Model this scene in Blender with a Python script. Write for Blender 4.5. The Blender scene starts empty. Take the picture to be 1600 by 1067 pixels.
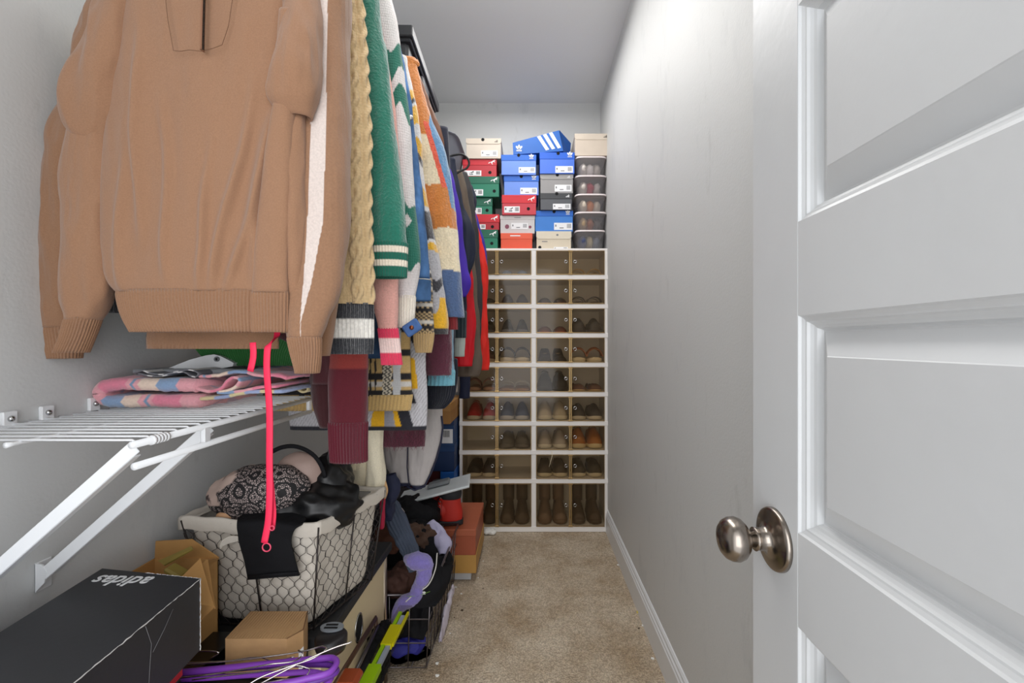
import bpy, math, random
import numpy as np
from mathutils import Vector, Matrix
random.seed(7)
S = bpy.context.scene
C = S.collection
PI = math.pi
# ------------------------------------------------------------------ camera, world, lights
cam_d = bpy.data.cameras.new('camera'); cam = bpy.data.objects.new('camera', cam_d); C.objects.link(cam)
cam.location = (0, 0, 1.15); cam.rotation_euler = (PI/2, 0, 0)
cam_d.sensor_width = 36; cam_d.lens = 711/1600*36; cam_d.shift_x = -28/1600; cam_d.shift_y = 1.5/1600
cam_d.clip_start = 0.02
S.camera = cam
S.view_settings.view_transform = 'Standard'; S.view_settings.look = 'None'; S.view_settings.gamma = 1
S.view_settings.use_curve_mapping = False
S.view_settings.exposure = -0.06
w = bpy.data.worlds.new('world'); S.world = w; w.use_nodes = True
w.node_tree.nodes['Background'].inputs[0].default_value = (0.93, 0.96, 1.0, 1)
w.node_tree.nodes['Background'].inputs[1].default_value = 1.7
def area(name, loc, rot, sx, sy, power, col=(1, 1, 1)):
    l = bpy.data.lights.new(name, 'AREA'); l.shape = 'RECTANGLE'; l.size = sx; l.size_y = sy; l.energy = power; l.color = col
    o = bpy.data.objects.new(name, l); C.objects.link(o); o.location = loc; o.rotation_euler = rot
    return o
area('ceiling_lamp_light', (-0.12, 0.95, 2.70), (0, 0, 0), 0.42, 0.9, 9, (1.0, 0.985, 0.96))
area('back_fill_light', (-0.08, 2.25, 2.70), (0, 0, 0), 0.5, 0.9, 10.5, (1.0, 0.985, 0.96))  # added fill for the deep end of the closet, no second fixture there
area('doorway_fill_light', (-0.05, -1.7, 1.4), (PI/2, 0, 0), 2.2, 2.4, 46, (0.98, 0.985, 1.0))  # added frontal fill behind the camera, not a real window
def point_fill(name, loc, power, r=0.12):
    l = bpy.data.lights.new(name, 'POINT'); l.energy = power; l.shadow_soft_size = r; l.color = (1.0, 0.985, 0.96)
    o = bpy.data.objects.new(name, l); C.objects.link(o); o.location = loc
point_fill('upper_fill_light', (-0.15, 1.40, 2.37), 6.5, 0.2)  # added point fill brightening ceiling and upper walls, no globe fixture hangs here

def X(px, d): return (px-828)*d/711.0
def Z(py, d): return 1.15-(py-535)*d/711.0
def P(px, py, d): return (X(px, d), d, Z(py, d))

# ------------------------------------------------------------------ colour and materials
def lin(c):
    c = np.asarray(c, float)/255.0
    return np.where(c <= 0.04045, c/12.92, ((c+0.055)/1.055)**2.4)
def rgba(c): return tuple(float(v) for v in lin(c))+(1.0,)
_M = {}
def mat(name, col=None, rough=0.6, metal=0.0, bump=0.0, scale=200, kind='noise', vary=0.0, attr=False, sheen=0.0,
        spec=0.5, alpha=1.0, trans=0.0, vscale=None, stitch=0, emit=0, coat=0, aniso=0):
    if name in _M: return _M[name]
    m = bpy.data.materials.new(name); m.use_nodes = True
    nt = m.node_tree; n = nt.nodes; L = nt.links
    b = n['Principled BSDF']
    b.inputs['Roughness'].default_value = rough; b.inputs['Metallic'].default_value = metal
    b.inputs['Specular IOR Level'].default_value = spec
    if sheen: b.inputs['Sheen Weight'].default_value = sheen; b.inputs['Sheen Roughness'].default_value = 0.6
    if coat: b.inputs['Coat Weight'].default_value = coat
    if alpha < 1: b.inputs['Alpha'].default_value = alpha
    if trans: b.inputs['Transmission Weight'].default_value = trans
    src = None
    if attr:
        a = n.new('ShaderNodeAttribute'); a.attribute_name = 'Col'; src = a.outputs['Color']
    elif col is not None:
        b.inputs['Base Color'].default_value = rgba(col)
    tc = n.new('ShaderNodeTexCoord')
    if vary:
        nz_ = n.new('ShaderNodeTexNoise'); nz_.inputs['Scale'].default_value = vscale or scale*0.5
        nz_.inputs['Detail'].default_value = 4
        L.new(tc.outputs['Object'], nz_.inputs['Vector'])
        mr = n.new('ShaderNodeMapRange'); mr.inputs['From Min'].default_value = 0.3; mr.inputs['From Max'].default_value = 0.7
        mr.inputs['To Min'].default_value = 1-vary; mr.inputs['To Max'].default_value = 1+vary*0.6
        L.new(nz_.outputs['Fac'], mr.inputs['Value'])
        mx = n.new('ShaderNodeVectorMath'); mx.operation = 'MULTIPLY'
        if src: L.new(src, mx.inputs[0])
        else: mx.inputs[0].default_value = rgba(col)[:3]
        L.new(mr.outputs[0], mx.inputs[1]); src = mx.outputs[0]
    if src: L.new(src, b.inputs['Base Color'])
    if bump:
        bp = n.new('ShaderNodeBump'); bp.inputs['Strength'].default_value = 1.0; bp.inputs['Distance'].default_value = bump
        if kind == 'noise':
            t = n.new('ShaderNodeTexNoise'); t.inputs['Scale'].default_value = scale; t.inputs['Detail'].default_value = 5
            L.new(tc.outputs['Object'], t.inputs['Vector']); h = t.outputs['Fac']
        elif kind == 'voronoi':
            t = n.new('ShaderNodeTexVoronoi'); t.inputs['Scale'].default_value = scale
            L.new(tc.outputs['Object'], t.inputs['Vector']); h = t.outputs['Distance']
        elif kind == 'stitch':      # knitted loops: two crossed waves in the cloth's own UV (metres)
            mp = n.new('ShaderNodeMapping'); L.new(tc.outputs['UV'], mp.inputs['Vector'])
            mp.inputs['Scale'].default_value = (scale, scale*0.7, 1)
            t = n.new('ShaderNodeTexVoronoi'); t.inputs['Scale'].default_value = 1; t.inputs['Randomness'].default_value = 0.25
            L.new(mp.outputs[0], t.inputs['Vector'])
            inv = n.new('ShaderNodeMath'); inv.operation = 'SUBTRACT'; inv.inputs[0].default_value = 1
            L.new(t.outputs['Distance'], inv.inputs[1]); h = inv.outputs[0]
        elif kind == 'twill':
            t = n.new('ShaderNodeTexWave'); t.bands_direction = 'DIAGONAL'; t.inputs['Scale'].default_value = scale
            t.inputs['Distortion'].default_value = 1.5
            L.new(tc.outputs['UV'], t.inputs['Vector']); h = t.outputs['Fac']
        L.new(h, bp.inputs['Height']); L.new(bp.outputs[0], b.inputs['Normal'])
    _M[name] = m
    return m

def cheapglass(name, tint, fac_min=0.06, rough=0.05, gloss=0.6, diff=0.0, dcol=(200, 200, 200)):
    if name in _M: return _M[name]
    m = bpy.data.materials.new(name); m.use_nodes = True; nt = m.node_tree; n = nt.nodes; L = nt.links
    n.remove(n['Principled BSDF']); out = n['Material Output']
    tr = n.new('ShaderNodeBsdfTransparent'); tr.inputs[0].default_value = rgba(tint)
    gl = n.new('ShaderNodeBsdfGlossy'); gl.inputs['Roughness'].default_value = rough
    fr = n.new('ShaderNodeFresnel'); fr.inputs['IOR'].default_value = 1.5
    gb = n.new('ShaderNodeNewGeometry'); fm = n.new('ShaderNodeMath'); fm.operation = 'MULTIPLY'; inv = n.new('ShaderNodeMath'); inv.operation = 'SUBTRACT'; inv.inputs[0].default_value = 1
    L.new(gb.outputs['Backfacing'], inv.inputs[1]); L.new(fr.outputs[0], fm.inputs[0]); L.new(inv.outputs[0], fm.inputs[1]); gk = n.new('ShaderNodeMath'); gk.operation = 'MULTIPLY'; gk.inputs[1].default_value = gloss; L.new(fm.outputs[0], gk.inputs[0]); fm = gk
    mx = n.new('ShaderNodeMixShader'); L.new(fm.outputs[0], mx.inputs[0]); L.new(tr.outputs[0], mx.inputs[1]); L.new(gl.outputs[0], mx.inputs[2])
    last = mx
    if diff:
        df = n.new('ShaderNodeBsdfDiffuse'); df.inputs[0].default_value = rgba(dcol)
        m2 = n.new('ShaderNodeMixShader'); m2.inputs[0].default_value = diff
        L.new(mx.outputs[0], m2.inputs[1]); L.new(df.outputs[0], m2.inputs[2]); last = m2
    L.new(last.outputs[0], out.inputs[0])
    _M[name] = m
    return m

# ------------------------------------------------------------------ mesh builder
class MB:
    def __init__(s): s.v = []; s.f = []; s.m = []; s.s = []; s.n = 0; s.col = []; s.uv = []; s.hascol = False; s.hasuv = False
    def add(s, V, F, mi=0, smooth=False, col=None, uv=None):
        V = np.asarray(V, float).reshape(-1, 3); k = s.n
        s.v.append(V); s.n += len(V)
        F = [tuple(int(i)+k for i in f) for f in F]
        s.f += F; s.m += [mi]*len(F); s.s += [smooth]*len(F)
        if col is None: s.col.append(np.ones((len(V), 3))*0.5)
        else: s.hascol = True; s.col.append(np.broadcast_to(lin(col), (len(V), 3)) if np.ndim(col) == 1 else lin(col).reshape(-1, 3))
        if uv is None: s.uv.append(np.zeros((len(V), 2)))
        else: s.hasuv = True; s.uv.append(np.asarray(uv).reshape(-1, 2))
        return s
    def box(s, c, d, bev=0.0, mi=0, R=None, smooth=False, taper=1.0, col=None):
        """box centred at c, full size d, chamfered; taper scales the bottom."""
        hx, hy, hz = d[0]/2, d[1]/2, d[2]/2
        b = min(bev, hx*0.9, hy*0.9, hz*0.9)
        if b <= 0:
            V = [(sx*hx, sy*hy, sz*hz) for sz in (-1, 1) for sy in (-1, 1) for sx in (-1, 1)]
            F = [(0, 2, 3, 1), (4, 5, 7, 6), (0, 1, 5, 4), (2, 6, 7, 3), (0, 4, 6, 2), (1, 3, 7, 5)]
        else:
            V = []; idx = {}
            for sx in (-1, 1):
                for sy in (-1, 1):
                    for sz in (-1, 1):
                        for a in range(3):
                            p = [sx*(hx-b), sy*(hy-b), sz*(hz-b)]
                            p[a] = (sx*hx, sy*hy, sz*hz)[a]
                            idx[(sx, sy, sz, a)] = len(V); V.append(p)
            F = []
            for a in range(3):
                o1, o2 = [(1, 2), (2, 0), (0, 1)][a]
                for sg in (-1, 1):
                    q = []
                    for (u, v2) in ((-1, -1), (1, -1), (1, 1), (-1, 1)):
                        k = [0, 0, 0]; k[a] = sg; k[o1] = u; k[o2] = v2; q.append(idx[(*k, a)])
                    F.append(tuple(q if sg > 0 else q[::-1]))
            for a in range(3):
                o1, o2 = [(1, 2), (2, 0), (0, 1)][a]
                for u in (-1, 1):
                    for v2 in (-1, 1):
                        k0 = [0, 0, 0]; k0[a] = -1; k0[o1] = u; k0[o2] = v2; k1 = list(k0); k1[a] = 1
                        q = [idx[(*k0, o1)], idx[(*k1, o1)], idx[(*k1, o2)], idx[(*k0, o2)]]
                        F.append(tuple(q if u*v2 < 0 else q[::-1]))
            for sx in (-1, 1):
                for sy in (-1, 1):
                    for sz in (-1, 1):
                        t = [idx[(sx, sy, sz, a)] for a in range(3)]
                        F.append(tuple(t if sx*sy*sz > 0 else t[::-1]))
        V = np.array(V, float)
        if taper != 1.0:
            k = np.where(V[:, 2] < 0, taper, 1.0); V[:, 0] *= k; V[:, 1] *= k
        if R is not None: V = V @ np.array(R.to_3x3() if hasattr(R, 'to_3x3') else R).T
        return s.add(V+np.array(c), F, mi, smooth, col)
    def bb(s, x0, x1, y0, y1, z0, z1, bev=0.0, mi=0, col=None):
        return s.box(((x0+x1)/2, (y0+y1)/2, (z0+z1)/2), (x1-x0, y1-y0, z1-z0), bev, mi, col=col)
    def wire(s, pts, r, sides=6, mi=0, closed=False, smooth=True, col=None, flat=None, caps=True):
        """round bar along points; r number or list; flat=(rx,ry) gives an elliptic section"""
        p = np.array(pts, float); n = len(p)
        rr = np.full(n, r) if np.isscalar(r) else np.array(r, float)
        T = np.zeros_like(p)
        if closed: T = np.roll(p, -1, 0)-np.roll(p, 1, 0)
        else:
            T[1:-1] = p[2:]-p[:-2]; T[0] = p[1]-p[0]; T[-1] = p[-1]-p[-2]
        T /= np.maximum(np.linalg.norm(T, axis=1, keepdims=True), 1e-9)
        up = np.array([0, 0, 1.0]) if abs(T[0][2]) < 0.9 else np.array([1.0, 0, 0])
        N = up-T[0]*np.dot(up, T[0]); N /= np.linalg.norm(N)
        Vs = []
        for i in range(n):
            N = N-T[i]*np.dot(N, T[i]); N /= max(np.linalg.norm(N), 1e-9); B = np.cross(T[i], N)
            for k in range(sides):
                a = 2*PI*k/sides
                ca, sa = math.cos(a), math.sin(a)
                if flat: Vs.append(p[i]+N*ca*flat[0]+B*sa*flat[1])
                else: Vs.append(p[i]+(N*ca+B*sa)*rr[i])
        F = []
        m = n if closed else n-1
        for i in range(m):
            j = (i+1) % n
            for k in range(sides):
                l = (k+1) % sides
                F.append((i*sides+k, i*sides+l, j*sides+l, j*sides+k))
        if not closed and caps:
            F.append(tuple(range(sides))[::-1]); F.append(tuple((n-1)*sides+k for k in range(sides)))
        return s.add(Vs, F, mi, smooth, col)
    def lathe(s, prof, c, axis='z', n=32, mi=0, smooth=True, col=None):
        prof = [(max(r, 1e-5), h) for r, h in prof]
        V = []
        for r, h in prof:
            for k in range(n):
                a = 2*PI*k/n; x, y = r*math.cos(a), r*math.sin(a)
                V.append({'z': (x, y, h), 'x': (h, x, y), 'y': (x, h, y)}[axis])
        F = []
        for i in range(len(prof)-1):
            for k in range(n):
                l = (k+1) % n
                q = (i*n+k, i*n+l, (i+1)*n+l, (i+1)*n+k)
                F.append(q if axis != 'y' else q[::-1])
        return s.add(np.array(V)+np.array(c), F, mi, smooth, col)
    def prism(s, pts, y0, y1, mi=0, col=None, plane='xz'):
        """2-D outline extruded along the third axis"""
        n = len(pts)
        def q(a, b, t): return {'xz': (a, t, b), 'xy': (a, b, t), 'yz': (t, a, b)}[plane]
        V = [q(a, b, y0) for a, b in pts]+[q(a, b, y1) for a, b in pts]
        F = [tuple(range(n)), tuple(range(n, 2*n))[::-1]]+[(i, i+n, (i+1) % n+n, (i+1) % n) for i in range(n)]
        return s.add(V, F, mi, False, col)
    def grid(s, G, closed_u=False, mi=0, smooth=True, col=None, uv=None, flip=False, cap0=False, cap1=False):
        G = np.asarray(G, float); n, m = G.shape[:2]
        idx = np.arange(n*m).reshape(n, m)
        if closed_u: a, b = idx, np.roll(idx, -1, 1)
        else: a, b = idx[:, :-1], idx[:, 1:]
        F = np.stack([a[:-1], b[:-1], b[1:], a[1:]], -1).reshape(-1, 4)
        if flip: F = F[:, ::-1]
        F = F.tolist()
        if cap0: F.append(idx[0].tolist()[::-1])
        if cap1: F.append(idx[-1].tolist())
        return s.add(G.reshape(-1, 3), F, mi, smooth, None if col is None else (col if np.ndim(col) == 1 else np.asarray(col).reshape(-1, 3)), None if uv is None else np.asarray(uv).reshape(-1, 2))

LOCS = {}
def obj(name, mb, m, parent=None, world=True, recenter=True):
    V = np.concatenate(mb.v); loc = np.zeros(3)
    if parent is not None and world: V = V-LOCS[parent.name]
    elif parent is None and recenter:
        lo, hi = V.min(0), V.max(0); loc = np.array([(lo[0]+hi[0])/2, (lo[1]+hi[1])/2, lo[2]]); V = V-loc
    me = bpy.data.meshes.new(name); me.from_pydata(V.tolist(), [], mb.f)
    me.polygons.foreach_set('material_index', mb.m); me.polygons.foreach_set('use_smooth', mb.s)
    for q in (m if isinstance(m, (list, tuple)) else [m]): me.materials.append(q)
    if mb.hascol:
        c = np.concatenate([np.concatenate(mb.col), np.ones((len(V), 1))], 1)
        at = me.color_attributes.new('Col', 'FLOAT_COLOR', 'POINT'); at.data.foreach_set('color', c.ravel())
    if mb.hasuv:
        uv = np.concatenate(mb.uv); ul = me.uv_layers.new(name='UVMap')
        li = np.zeros(len(me.loops), int); me.loops.foreach_get('vertex_index', li)
        ul.data.foreach_set('uv', uv[li].ravel())
    me.update()
    o = bpy.data.objects.new(name, me); C.objects.link(o); o.location = loc
    if parent is not None: o.parent = parent
    LOCS[o.name] = LOCS[parent.name] if (parent is not None and world) else loc
    if parent is not None and not world: LOCS[o.name] = np.zeros(3)
    return o
def thing(name, label, cat, loc=(0, 0, 0), rot=(0, 0, 0), group=None):
    o = bpy.data.objects.new(name, None); C.objects.link(o); o.location = loc; o.rotation_euler = rot
    o.empty_display_size = 0.02
    o['label'] = label; o['category'] = cat
    if group: o['group'] = group
    LOCS[o.name] = np.array(loc, float)
    return o
def tag(o, label, cat, group=None, kind=None):
    o['label'] = label; o['category'] = cat
    if group: o['group'] = group
    if kind: o['kind'] = kind
    return o
def struct(name, mb, m, parent=None):
    o = obj(name, mb, m, parent, recenter=False)
    if parent is None: o['kind'] = 'structure'
    return o
def copy_tree(o, parent=None):
    c = o.copy(); C.objects.link(c)
    if parent is not None: c.parent = parent
    for ch in list(o.children): copy_tree(ch, c)
    return c

# ------------------------------------------------------------------ noise and interpolation
def nz(p, seed=0, f=(1, 1, 1), octs=4, k=7):
    rs = np.random.RandomState(seed); p = np.asarray(p)*np.array(f); out = np.zeros(p.shape[:-1]); amp = 1; tot = 0; fr = 1
    for _ in range(octs):
        o = np.zeros_like(out)
        for _ in range(k):
            d = rs.normal(size=3); d /= np.linalg.norm(d)
            o += np.sin((p @ d)*2*PI*fr*(0.6+0.8*rs.rand())+rs.rand()*6.28)
        out += amp*o/math.sqrt(k); tot += amp; amp *= 0.5; fr *= 1.9
    return out/tot
def crom(K, t):
    """Catmull-Rom through rows of K at parameters t in [0, len-1]"""
    K = np.asarray(K, float); n = len(K)
    i = np.clip(np.floor(t).astype(int), 0, n-2); u = (t-i)[:, None]
    p0 = K[np.clip(i-1, 0, n-1)]; p1 = K[i]; p2 = K[i+1]; p3 = K[np.clip(i+2, 0, n-1)]
    return 0.5*((2*p1)+(-p0+p2)*u+(2*p0-5*p1+4*p2-p3)*u*u+(-p0+3*p1-3*p2+p3)*u**3)
def path(K, step):
    K = np.asarray(K, float)
    seg = np.linalg.norm(np.diff(K[:, :3], axis=0), axis=1); n = max(3, int(seg.sum()/step))
    cum = np.concatenate([[0], np.cumsum(seg)]); s_ = np.linspace(0, cum[-1], n)
    t = np.interp(s_, cum, np.arange(len(K)))
    # Hermite spline with tangents taken over true distance, so uneven key spacing does not overshoot
    seg = np.maximum(seg, 1e-6); m = len(K); sl = np.diff(K, axis=0)/seg[:, None]; tg = np.zeros_like(K)
    tg[0] = sl[0]; tg[-1] = sl[-1]
    if m > 2: tg[1:-1] = (sl[:-1]*seg[1:, None]+sl[1:]*seg[:-1, None])/(seg[1:]+seg[:-1])[:, None]
    i = np.clip(np.floor(t).astype(int), 0, m-2); u = (t-i)[:, None]; h = seg[i][:, None]
    return (2*u**3-3*u**2+1)*K[i]+(u**3-2*u**2+u)*h*tg[i]+(-2*u**3+3*u**2)*K[i+1]+(u**3-u**2)*h*tg[i+1], s_, t
def section(M, sq, asp):
    a = np.linspace(0, 2*PI, 2001)
    c, s_ = np.cos(a), np.sin(a)
    x = np.sign(c)*np.abs(c)**(2/sq); y = np.sign(s_)*np.abs(s_)**(2/sq)
    L = np.concatenate([[0], np.cumsum(np.hypot(np.diff(x), np.diff(y)*asp))])
    q = np.linspace(0, L[-1], M+1)[:-1]
    return np.interp(q, L, x), np.interp(q, L, y), q/L[-1]
def cloth(mb, keys, M=72, step=0.007, col=None, amp=0.004, seed=1, f=(14, 14, 4), sq=2.3, ribs=None, ends=(True, True), ref=(1, 0, 0),
          ridge=0.0, mi=0, shape=None, hollow=0.015, uvs=1.0, end_ramp=0.03, perp=False):
    """hollow garment piece lofted through keys (x,y,z,rx,ry); folds come from real displacement.
    ribs=(start fraction, count, amp): knitted ribs over the end of the piece"""
    K, s_, t = path(keys, step); n = len(K)
    c = K[:, :3]; rx = np.maximum(K[:, 3], 1e-4); ry = np.maximum(K[:, 4], 1e-4)
    T = np.gradient(c, axis=0); T /= np.maximum(np.linalg.norm(T, axis=1, keepdims=True), 1e-9)
    if ref == (1, 0, 0) and not perp: T = np.zeros_like(T); T[:, 2] = np.sign(c[-1, 2]-c[0, 2])
    R = np.array(ref, float)
    A = R-T*(T @ R)[:, None]; A /= np.linalg.norm(A, axis=1, keepdims=True); B = np.cross(T, A)
    ux, uy, uq = section(M, sq, float(np.mean(ry)/np.mean(rx)))
    off = A[:, None, :]*(ux[None, :, None]*rx[:, None, None])+B[:, None, :]*(uy[None, :, None]*ry[:, None, None])
    G = c[:, None, :]+off
    Nn = A[:, None, :]*(ux[None, :, None]*ry[:, None, None])+B[:, None, :]*(uy[None, :, None]*rx[:, None, None])
    Nn /= np.maximum(np.linalg.norm(Nn, axis=2, keepdims=True), 1e-9)
    w = nz(G, seed, f)
    if ridge: w = w+ridge*(0.6-np.abs(nz(G, seed+50, (f[0]*0.8, f[1]*0.8, f[2]*0.7), 3))*1.6)
    fr = s_/s_[-1]
    fade = np.clip(np.minimum(s_, 9)/0.02, 0.2, 1)[:, None]*np.clip((s_[-1]-s_)/end_ramp, 0.35, 1)[:, None]
    D = amp*w*fade
    if ribs:
        k = (fr > ribs[0]).astype(float)[:, None]
        D = D*(1-0.6*k)+k*ribs[2]*np.cos(2*PI*ribs[1]*uq)[None, :]
    if shape is not None: D = D+shape(G, uq, fr, s_)
    G = G+Nn*D[..., None]
    per = 2*PI*float(np.mean(np.hypot(rx, ry)))/math.sqrt(2)
    UV = np.stack(np.broadcast_arrays((uq*per*uvs)[None, :], (s_*uvs)[:, None]), -1)
    if col is None: CC = None
    elif callable(col): CC = np.clip(np.broadcast_to(col(G, uq, fr, s_), G.shape), 0, 255)
    else: CC = np.broadcast_to(np.array(col, float), G.shape)
    rings = [G]; cr = [CC] if CC is not None else None; ur = [UV]
    def extra(i, dirn):
        e = []
        for (sh, back) in ((0.93, 0.0), (0.86, 0.3), (0.8, 1.0), (0.05, 1.1)):
            e.append(c[i][None, :]+(G[i]-c[i][None, :])*sh-dirn*hollow*back)
        return np.array(e)
    if ends[1]:
        e = extra(-1, T[-1]); rings.append(e); ur.append(np.repeat(UV[-1:], 4, 0))
        if cr: cr.append(np.repeat(CC[-1:], 4, 0)*0.999)
    if ends[0]:
        e = extra(0, -T[0])[::-1]; rings.insert(0, e); ur.insert(0, np.repeat(UV[:1], 4, 0))
        if cr: cr.insert(0, np.repeat(CC[:1], 4, 0))
    mb.grid(np.concatenate(rings), closed_u=True, mi=mi, col=None if cr is None else np.concatenate(cr), uv=np.concatenate(ur))
    return G
def sheet(mb, ctrl, nu=40, nv=40, th=0.003, amp=0.0, seed=3, f=(12, 12, 12), col=None, mi=0, nrm=None):
    """thin cloth through a grid of control points, given a thickness"""
    K = np.asarray(ctrl, float); a, b = K.shape[:2]
    U = np.linspace(0, a-1, nu); Vv = np.linspace(0, b-1, nv)
    T = np.stack([crom(K[:, j], U) for j in range(b)], 1)
    G = np.stack([crom(T[i], Vv) for i in range(nu)], 0)
    du = np.gradient(G, axis=0); dv = np.gradient(G, axis=1); N = np.cross(du, dv)
    N /= np.maximum(np.linalg.norm(N, axis=2, keepdims=True), 1e-9)
    if amp: G = G+N*(amp*nz(G, seed, f))[..., None]
    G2 = G-N*th
    CC = None
    if col is not None:
        uu, vv = np.meshgrid(np.linspace(0, 1, nu), np.linspace(0, 1, nv), indexing='ij')
        CC = np.broadcast_to(col(G, uu, vv) if callable(col) else np.array(col, float), G.shape)
    L = np.concatenate([G, G2[:, ::-1]], 1)      # wraps round both long edges
    LC = None if CC is None else np.concatenate([CC, CC[:, ::-1]], 1)
    mb.grid(L, closed_u=True, mi=mi, col=LC, cap0=False, flip=True)
    # close the two short edges
    for i, fl in ((0, False), (nu-1, True)):
        e = np.stack([G[i], G2[i]]); mb.grid(e, mi=mi, col=None if CC is None else np.stack([CC[i], CC[i]]), flip=not fl)
    return G
def ribbon(mb, pts, th, y0, y1, ny=24, step=0.004, amp=0.001, seed=5, col=None, mi=0, f=(20, 20, 20)):
    """cloth folded along an xz path and running from y0 to y1, rounded edges"""
    K, s_, t = path([(x, 0, z) for x, z in pts], step)
    p = K[:, [0, 2]]; T = np.gradient(p, axis=0); T /= np.maximum(np.linalg.norm(T, axis=1, keepdims=True), 1e-9)
    N = np.stack([-T[:, 1], T[:, 0]], 1)
    n = len(p); prof = []
    yy = np.linspace(y0, y1, ny)
    top = np.stack([np.stack([p[:, 0]+N[:, 0]*th/2, np.full(n, y), p[:, 1]+N[:, 1]*th/2], 1) for y in yy], 1)
    bot = np.stack([np.stack([p[:, 0]-N[:, 0]*th/2, np.full(n, y), p[:, 1]-N[:, 1]*th/2], 1) for y in yy[::-1]], 1)
    mid0 = np.stack([p[:, 0], np.full(n, y1+th*0.45), p[:, 1]], 1)[:, None]; mid1 = np.stack([p[:, 0], np.full(n, y0-th*0.45), p[:, 1]], 1)[:, None]
    G = np.concatenate([top, mid0, bot, mid1], 1)
    G = G+(amp*nz(G, seed, f))[..., None]*np.array([0.3, 0.3, 1])
    CC = None
    if col is not None: CC = np.broadcast_to(col(s_[:, None], G[..., 1]) if callable(col) else np.array(col, float), G.shape)
    c0 = np.repeat(G[:1].mean(1, keepdims=True), G.shape[1], 1)*0.97+G[:1]*0.03
    c1 = np.repeat(G[-1:].mean(1, keepdims=True), G.shape[1], 1)*0.97+G[-1:]*0.03
    G = np.concatenate([c0, G, c1]); CC = None if CC is None else np.concatenate([CC[:1], CC, CC[-1:]])
    mb.grid(G, closed_u=True, mi=mi, col=CC, flip=True)
def blob(mb, c, r, seed=1, amp=0.012, f=(12, 12, 12), n=48, m=72, col=None, R=None, ridge=1.0, flat=None, mi=0, sq=1.0):
    """crumpled soft heap: a rounded body with deep folds; flat clips the underside"""
    th = np.linspace(0.02, PI-0.02, n); ph = np.linspace(0, 2*PI, m, endpoint=False)
    A, B = np.meshgrid(th, ph, indexing='ij')
    sg = lambda v: np.sign(v)*np.abs(v)**sq
    D = np.stack([sg(np.sin(A))*sg(np.cos(B)), sg(np.sin(A))*sg(np.sin(B)), sg(np.cos(A))], -1)
    G = D*np.array(r)
    if R is not None: G = G @ np.array(R.to_3x3()).T
    G = G+np.array(c)
    w = nz(G, seed, f)+ridge*(0.5-np.abs(nz(G, seed+31, f, 3))*1.5)
    Nn = D/np.array(r); Nn /= np.linalg.norm(Nn, axis=2, keepdims=True)
    if R is not None: Nn = Nn @ np.array(R.to_3x3()).T
    G = G+Nn*(amp*w)[..., None]
    if flat is not None: G[..., 2] = np.maximum(G[..., 2], flat)
    CC = None
    if col is not None: CC = np.broadcast_to(col(G) if callable(col) else np.array(col, float), G.shape)
    mb.grid(G, closed_u=True, mi=mi, col=CC, cap0=True, cap1=True, flip=True)
    return G
def mixc(mask, a, b):
    mask = np.asarray(mask, float)[..., None]
    return np.array(a, float)*(1-mask)+np.array(b, float)*mask
# ================================================================== the room
def wall_mat():
    m = bpy.data.materials.new('wall_paint'); m.use_nodes = True; nt = m.node_tree; n = nt.nodes; L = nt.links; b = n['Principled BSDF']
    b.inputs['Roughness'].default_value = 0.55; b.inputs['Specular IOR Level'].default_value = 0.35
    g = n.new('ShaderNodeNewGeometry')
    a = n.new('ShaderNodeTexNoise'); a.inputs['Scale'].default_value = 3.2; a.inputs['Detail'].default_value = 8; a.inputs['Roughness'].default_value = 0.72
    mp = n.new('ShaderNodeMapping'); mp.inputs['Scale'].default_value = (1, 1.6, 0.7); mp.inputs['Location'].default_value = (2.1, 0.4, 1.3)
    L.new(g.outputs['Position'], mp.inputs['Vector']); L.new(mp.outputs[0], a.inputs['Vector'])
    r = n.new('ShaderNodeValToRGB'); r.color_ramp.elements[0].position = 0.56; r.color_ramp.elements[1].position = 0.80
    r.color_ramp.elements[0].color = rgba((208, 209, 208)); r.color_ramp.elements[1].color = rgba((192, 194, 195))
    L.new(a.outputs['Fac'], r.inputs[0])
    # small dark scuffs
    s2 = n.new('ShaderNodeTexNoise'); s2.inputs['Scale'].default_value = 13; s2.inputs['Detail'].default_value = 9; s2.inputs['Roughness'].default_value = 0.7
    mp2 = n.new('ShaderNodeMapping'); mp2.inputs['Scale'].default_value = (1, 1.0, 0.35); L.new(g.outputs['Position'], mp2.inputs['Vector']); L.new(mp2.outputs[0], s2.inputs['Vector'])
    r2 = n.new('ShaderNodeValToRGB'); r2.color_ramp.elements[0].position = 0.60; r2.color_ramp.elements[1].position = 0.80
    r2.color_ramp.elements[0].color = (1, 1, 1, 1); r2.color_ramp.elements[1].color = (0.80, 0.795, 0.785, 1)
    L.new(s2.outputs['Fac'], r2.inputs[0])
    mx = n.new('ShaderNodeVectorMath'); mx.operation = 'MULTIPLY'; L.new(r.outputs[0], mx.inputs[0]); L.new(r2.outputs[0], mx.inputs[1])
    L.new(mx.outputs[0], b.inputs['Base Color'])
    f = n.new('ShaderNodeTexNoise'); f.inputs['Scale'].default_value = 160; f.inputs['Detail'].default_value = 3
    L.new(g.outputs['Position'], f.inputs['Vector'])
    bp = n.new('ShaderNodeBump'); bp.inputs['Distance'].default_value = 0.0006; bp.inputs['Strength'].default_value = 0.6
    L.new(f.outputs['Fac'], bp.inputs['Height']); L.new(bp.outputs[0], b.inputs['Normal'])
    return m
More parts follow.
